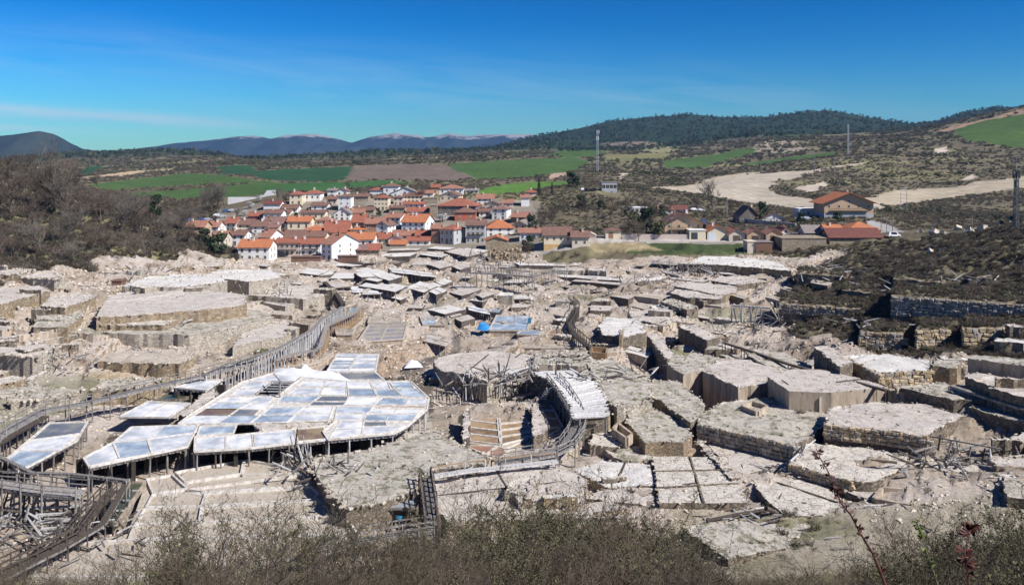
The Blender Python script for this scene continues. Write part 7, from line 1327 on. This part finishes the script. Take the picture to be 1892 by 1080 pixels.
p_ = on(744, 950, 80); m_ = MB(); m_.tube([P(736, 962, 1.9), P(737, 952, 2.4)], [.32, .36], 12); tag(m_.build('blue_barrel', 'plastic_blue', None, P(736, 962, 1.9)), 'small blue barrel beside the dark blue brine pan', 'barrel')
m_ = MB(); m_.box((0, 0, -.1), (.7, .5, 1.1)); tag(put('blue_container', m_.mesh('blue_container', ['plastic_blue']), None, P(976, 596, 1.2)), 'teal container at the right corner of the large brine pond', 'container')
# small dark hut on the left upper terrace, boulders
H_(206, 224, 528, 519, 517, 'F', 'brown', 'brown', (0, 0), 'small dark timber shelter on the upper left terrace!', D=3, minY=200, name='shelter')
R = random.Random(9)
for i_, (u, v, s_, o_) in enumerate([(300, 553, 3.0, 1), (315, 556, 2.2, 1), (430, 482, 2.6, 1), (1700, 430, 3, 0), (1725, 432, 3.5, 0), (1745, 434, 3.4, 0), (1770, 425, 3.4, 0), (1790, 430, 3.8, 0), (1815, 425, 3.6, 0), (1720, 468, 2.4, 0), (1410, 783, 1.2, 0), (900, 825, 1, 0), (1075, 440, 5, 0), (1095, 438, 4, 0), (1420, 760, 1.3, 0)]):
    s_ *= .6; p_ = on(u, v, 90); e = put('boulder', (ROCKO if o_ else ROCKP)[i_ % 4], None, p_ + Vector((0, 0, s_ * .2)), (R.uniform(0, 1), R.uniform(0, 1), R.uniform(0, 3)), (s_ * 1.2, s_, s_ * .8)); reg(e, 'ochre boulder' if o_ else 'pale boulder', 'boulder', 'boulder')
# ---------------------------------------------------------------- foreground shrubs
def shrub_me(name, seed, h, n, mat, leaf=None, tw=.0055, lm='leaf_bright', lv=4, sp=.55):
    R = random.Random(seed); mb = MB(); lf = MB()
    def grow(p, d, L, r, lv_):
        k = 3; 
        for i in range(k):
            d = (d + Vector((R.gauss(0, .2), R.gauss(0, .2), R.gauss(0, .12) + .03))).normalized(); q_ = p + d * L / k; ribbon(mb, p, q_ + (q_ - p) * .1, max(r * (1 - .2 * i), tw)); 
            if lv_ > 0:
                for _ in range(R.choice((1, 1, 2))):
                    an = R.uniform(0, 6.28); grow(p.lerp(q_, R.random()), (d * .7 + Vector((math.cos(an), math.sin(an), R.uniform(-.2, .5))) * sp).normalized(), L * R.uniform(.4, .7), r * .55, lv_ - 1) if R.random() < .75 else None
            elif leaf and R.random() < leaf:
                a = Vector((R.gauss(0, 1), R.gauss(0, 1), R.gauss(0, 1))).normalized() * .03; b = Vector((R.gauss(0, 1), R.gauss(0, 1), R.gauss(0, 1))).normalized() * .02; lf.add([q_, q_ + a + b, q_ + a * 2, q_ + a - b], [(0, 1, 2, 3)])
            p = q_
    for k in range(n):
        an = R.uniform(0, 6.28); t_ = R.uniform(.05, .6); grow(Vector((math.cos(an) * R.uniform(0, .35), math.sin(an) * R.uniform(0, .35), -.2)), Vector((math.cos(an) * t_, math.sin(an) * t_, 1)).normalized(), h * R.uniform(.6, 1.05), .026, lv)
    return mb.mesh(name, [mat]), (lf.mesh('leaves', [lm]) if lf.f else None)
SH = [shrub_me('branches', 61, 2.6, 5, 'stem_grey', None), shrub_me('branches', 62, 2.6, 5, 'stem_brown', .05, lm='leaf_bright'), shrub_me('branches', 63, 2.2, 8, 'stem_brown', .9, lm='leaf_olive'), shrub_me('branches', 64, 2.3, 6, 'stem_brown', .12, lm='leaf_bright'), shrub_me('branches', 65, 2.8, 4, 'stem_grey', .03)]
print('shrub tris', [len(a.polygons) for a, b in SH])
prof = [(-60, 985), (40, 1010), (150, 1005), (240, 985), (290, 940), (340, 955), (400, 915), (460, 925), (520, 905), (570, 930), (640, 935), (700, 960), (780, 985), (850, 935), (900, 920), (960, 905), (1040, 918), (1100, 930), (1180, 905), (1230, 935), (1290, 1000), (1340, 1040), (1420, 1055), (1480, 1035), (1560, 1010), (1640, 990), (1700, 955), (1760, 985), (1800, 940), (1850, 960), (1900, 930), (1960, 940)]
R = random.Random(77); ns = 0
for row in range(5):
    Yr = (33, 29, 25, 21, 17)[row]; uu = -80 + R.uniform(0, 30)
    while uu < 1980:
        Y = Yr + R.uniform(-2, 2); X = (uu - UC) * Y / F; top = np.interp(uu, [a for a, b in prof], [b for a, b in prof]) + row * 16 + R.uniform(-10, 30); g_ = tz(X, Y); H = (ZC - Y * (top - VH) / F) - g_
        dense = (840 < uu < 1260) or (640 < uu < 800) or uu > 1650
        if H > .35:
            k = R.choice([0, 1, 1, 4, 3, 2]) if not dense else R.choice([2, 2, 3, 1, 2, 2]); s_ = min(H / (2.9 if k != 2 else 2.5), 1.5); e = empty('bare_shrub' if k != 2 else 'leafy_shrub', (X, Y, g_), R.uniform(0, 6.28)); e.scale = (s_ * 1.05, s_ * 1.05, s_); put('branches', SH[k][0], e)
            if SH[k][1]: put('leaves', SH[k][1], e)
            reg(e, {0: 'grey leafless shrub', 1: 'brown bare shrub with a few buds', 2: 'dark twiggy shrub with small olive leaves', 3: 'greyish shrub with sparse bright leaf buds', 4: 'tall thin grey leafless shrub'}[k], 'shrub', 'shrub', 'foreground shrubs'); ns += 1
        uu += R.uniform(16, 38) * (1.0 if dense else 2.1 if uu < 640 else 1.25) * (1 + .25 * row)
print('shrubs', ns)
fg = (YY > 3) & (YY < 60) & (UU > -200) & (UU < 2100)
x = R_ = None
r_ = np.random.default_rng(5); n = 2600; yy_ = r_.uniform(9, 60, n); xx_ = (r_.uniform(-150, 2050, n) - UC) * yy_ / F; zz_ = terr(xx_, yy_) - .05; s_ = r_.uniform(.4, 1.1, n)
TH = [brush_me('undergrowth', 400 + i, .6, .8, 60, .008, m_, 2) for i, m_ in enumerate(['twig_dark', 'twig_brown', 'dry_grass'])] + [leaves_me('undergrowth', 410, .6, .45, 160, .045, 'leaf_olive', .35, 5)]
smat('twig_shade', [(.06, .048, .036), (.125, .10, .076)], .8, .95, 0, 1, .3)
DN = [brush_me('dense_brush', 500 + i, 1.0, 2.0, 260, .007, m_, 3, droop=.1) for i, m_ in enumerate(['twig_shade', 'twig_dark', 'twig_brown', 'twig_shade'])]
n = 850; uu_ = r_.uniform(-150, 2050, n); yy2 = r_.uniform(14, 36, n); xx2 = (uu_ - UC) * yy2 / F; z2 = terr(xx2, yy2) - .1
tp = np.interp(uu_, [-60, 200, 300, 640, 700, 850, 1200, 1290, 1350, 1500, 1700, 1900], [1080, 1080, 1060, 1040, 1025, 1000, 995, 1025, 1075, 1070, 1040, 1015]) + r_.uniform(-5, 70, n) + fbm(uu_ / 60, yy2 * .3, 3, 5) * 75
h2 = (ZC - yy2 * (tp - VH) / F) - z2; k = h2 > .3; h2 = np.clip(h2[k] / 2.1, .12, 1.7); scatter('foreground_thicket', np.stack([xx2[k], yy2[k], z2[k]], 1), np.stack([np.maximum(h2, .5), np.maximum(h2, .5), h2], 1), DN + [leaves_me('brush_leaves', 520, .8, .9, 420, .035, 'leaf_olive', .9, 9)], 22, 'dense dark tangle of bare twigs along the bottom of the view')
scatter('undergrowth', np.stack([xx_, yy_, zz_], 1), np.stack([s_, s_, s_], 1), TH, 21, 'tangled dry undergrowth on the near bank')
# red bramble canes close to the camera
def cane(pts, r, desc, leaves, seed, mat='stem_red', lm='leaf_red', ls=.05):
    L3 = [P(u, v, 0) for u, v, _ in pts]; L3 = [Vector(((u - UC) * Y / F, Y, ZC - Y * (v - VH) / F)) for u, v, Y in pts]; e = empty('bramble_cane', L3[0]); m_ = MB(); n = len(L3); m_.tube(L3, [r * (1 - .75 * i / (n - 1)) for i in range(n)], 7); partw(m_, 'stem', mat, e); R = random.Random(seed)
    for k in range(leaves):
        t = R.uniform(.1, 1) * (n - 1); i = min(int(t), n - 2); p = L3[i].lerp(L3[i + 1], t - i); lf = MB(); d = Vector((R.gauss(0, 1), R.gauss(0, .6), R.gauss(0, 1) + .3)).normalized(); 
        for j in range(3):
            a = (d + Vector((R.gauss(0, .6), R.gauss(0, .6), R.gauss(0, .6)))).normalized(); w_ = a.orthogonal().normalized() * ls * .3; q0 = p + d * ls * .4; lf.add([p, q0 + w_ + a * ls * .4, q0 + a * ls, q0 - w_ + a * ls * .4], [(0, 1, 2, 3)])
        partw(lf, 'leaf', lm, e)
    tag(e, desc, 'bramble')
cane([(1650, 1120, 6.0), (1625, 1050, 6.0), (1612, 1020, 6.02), (1590, 985, 6.05), (1572, 950, 6.1), (1555, 930, 6.1), (1540, 895, 6.15), (1530, 870, 6.2), (1515, 845, 6.2), (1508, 828, 6.25)], .010, 'reddish bramble cane with dark red leaves rising before the right terraces', 28, 5, ls=.035)
cane([(1795, 1130, 5.5), (1788, 1060, 5.5), (1782, 1020, 5.5), (1790, 985, 5.55), (1796, 972, 5.6)], .007, 'short bramble cane with drooping red leaves near the lower right corner', 30, 8, ls=.045)
cane([(1745, 1120, 7.0), (1720, 1040, 7.0), (1700, 985, 7.1), (1690, 955, 7.1)], .004, 'slender green budding shoot between the two bramble canes', 34, 11, 'twig_grey', 'leaf_bright', .03)
# ---------------------------------------------------------------- labels: the place of each thing in its row
ORD = 'first second third fourth fifth sixth seventh eighth ninth tenth eleventh twelfth thirteenth fourteenth fifteenth sixteenth seventeenth eighteenth nineteenth twentieth'.split()
ROWN = dict(house='village row', tree='tree row', shrub='row of shrubs', terrace='terrace row', far_platform='row of salt plates', pile='row of ruins', car='line of cars', boulder='line of boulders', lowwall='wall row')
for key, L in REG.items():
    if key == 'named':
        for v, u, o, d, t in L:
            if 'label' not in o: o['label'] = d.replace('!', '')
        continue
    cnt_ = {}
    for a in L: cnt_[a[3]] = cnt_.get(a[3], 0) + 1
    for a in L:
        if cnt_[a[3]] == 1 and len(a[3].split()) >= 6 and 'label' not in a[2]: a[2]['label'] = a[3].replace('!', '')
    GN_ = dict(house='village houses', terrace='stone and clay terraces', far_platform='salt plates of the middle distance', pile='ruined timber works', car='parked cars', boulder='boulders', lowwall='low walls among the terraces')
    for a in L:
        if 'group' not in a[2] and key in GN_: a[2]['group'] = GN_[key]
    per = 10 if len(L) > 60 else 7
    L.sort(key=lambda a: -a[0]); rows = [L[i:i + per] for i in range(0, len(L), per)]; nr_ = len(rows)
    for ri_, row in enumerate(rows):
        row.sort(key=lambda a: a[1])
        rn = 'nearest' if ri_ == 0 else ('farthest' if ri_ == nr_ - 1 and nr_ > 1 else (ORD[ri_] if ri_ < 20 else f'twenty {ORD[ri_ - 20]}'))
        for i, (v, u, o, d, t) in enumerate(row):
            if 'label' in o: continue
            pos_ = 'leftmost' if i == 0 else ('rightmost' if i == len(row) - 1 else ORD[i] + ' from left')
            tl = f", {pos_} in the {rn} {ROWN[key]}"; d = ' '.join(d.replace('!', '').split()[:16 - len(tl.split()) + 1])
            o['label'] = f"{d.rstrip(',')}, {pos_} in the {rn} {ROWN[key]}"
# ---------------------------------------------------------------- air
hz = MB(); hz.box((-9000, -80, -160), (9000, 11500, 520)); hb = hz.mesh('haze', []); hm = bpy.data.materials.new('haze'); hm.use_nodes = True; t_ = hm.node_tree; t_.nodes.clear(); ho = t_.nodes.new('ShaderNodeOutputMaterial'); pv = t_.nodes.new('ShaderNodeVolumePrincipled')
pv.inputs['Density'].default_value = 4.2e-5; pv.inputs['Color'].default_value = (.26, .52, 1.0, 1); pv.inputs['Anisotropy'].default_value = 0; t_.links.new(pv.outputs[0], ho.inputs['Volume']); hb.materials.append(hm)
o = put('haze', hb); o['kind'] = 'stuff'
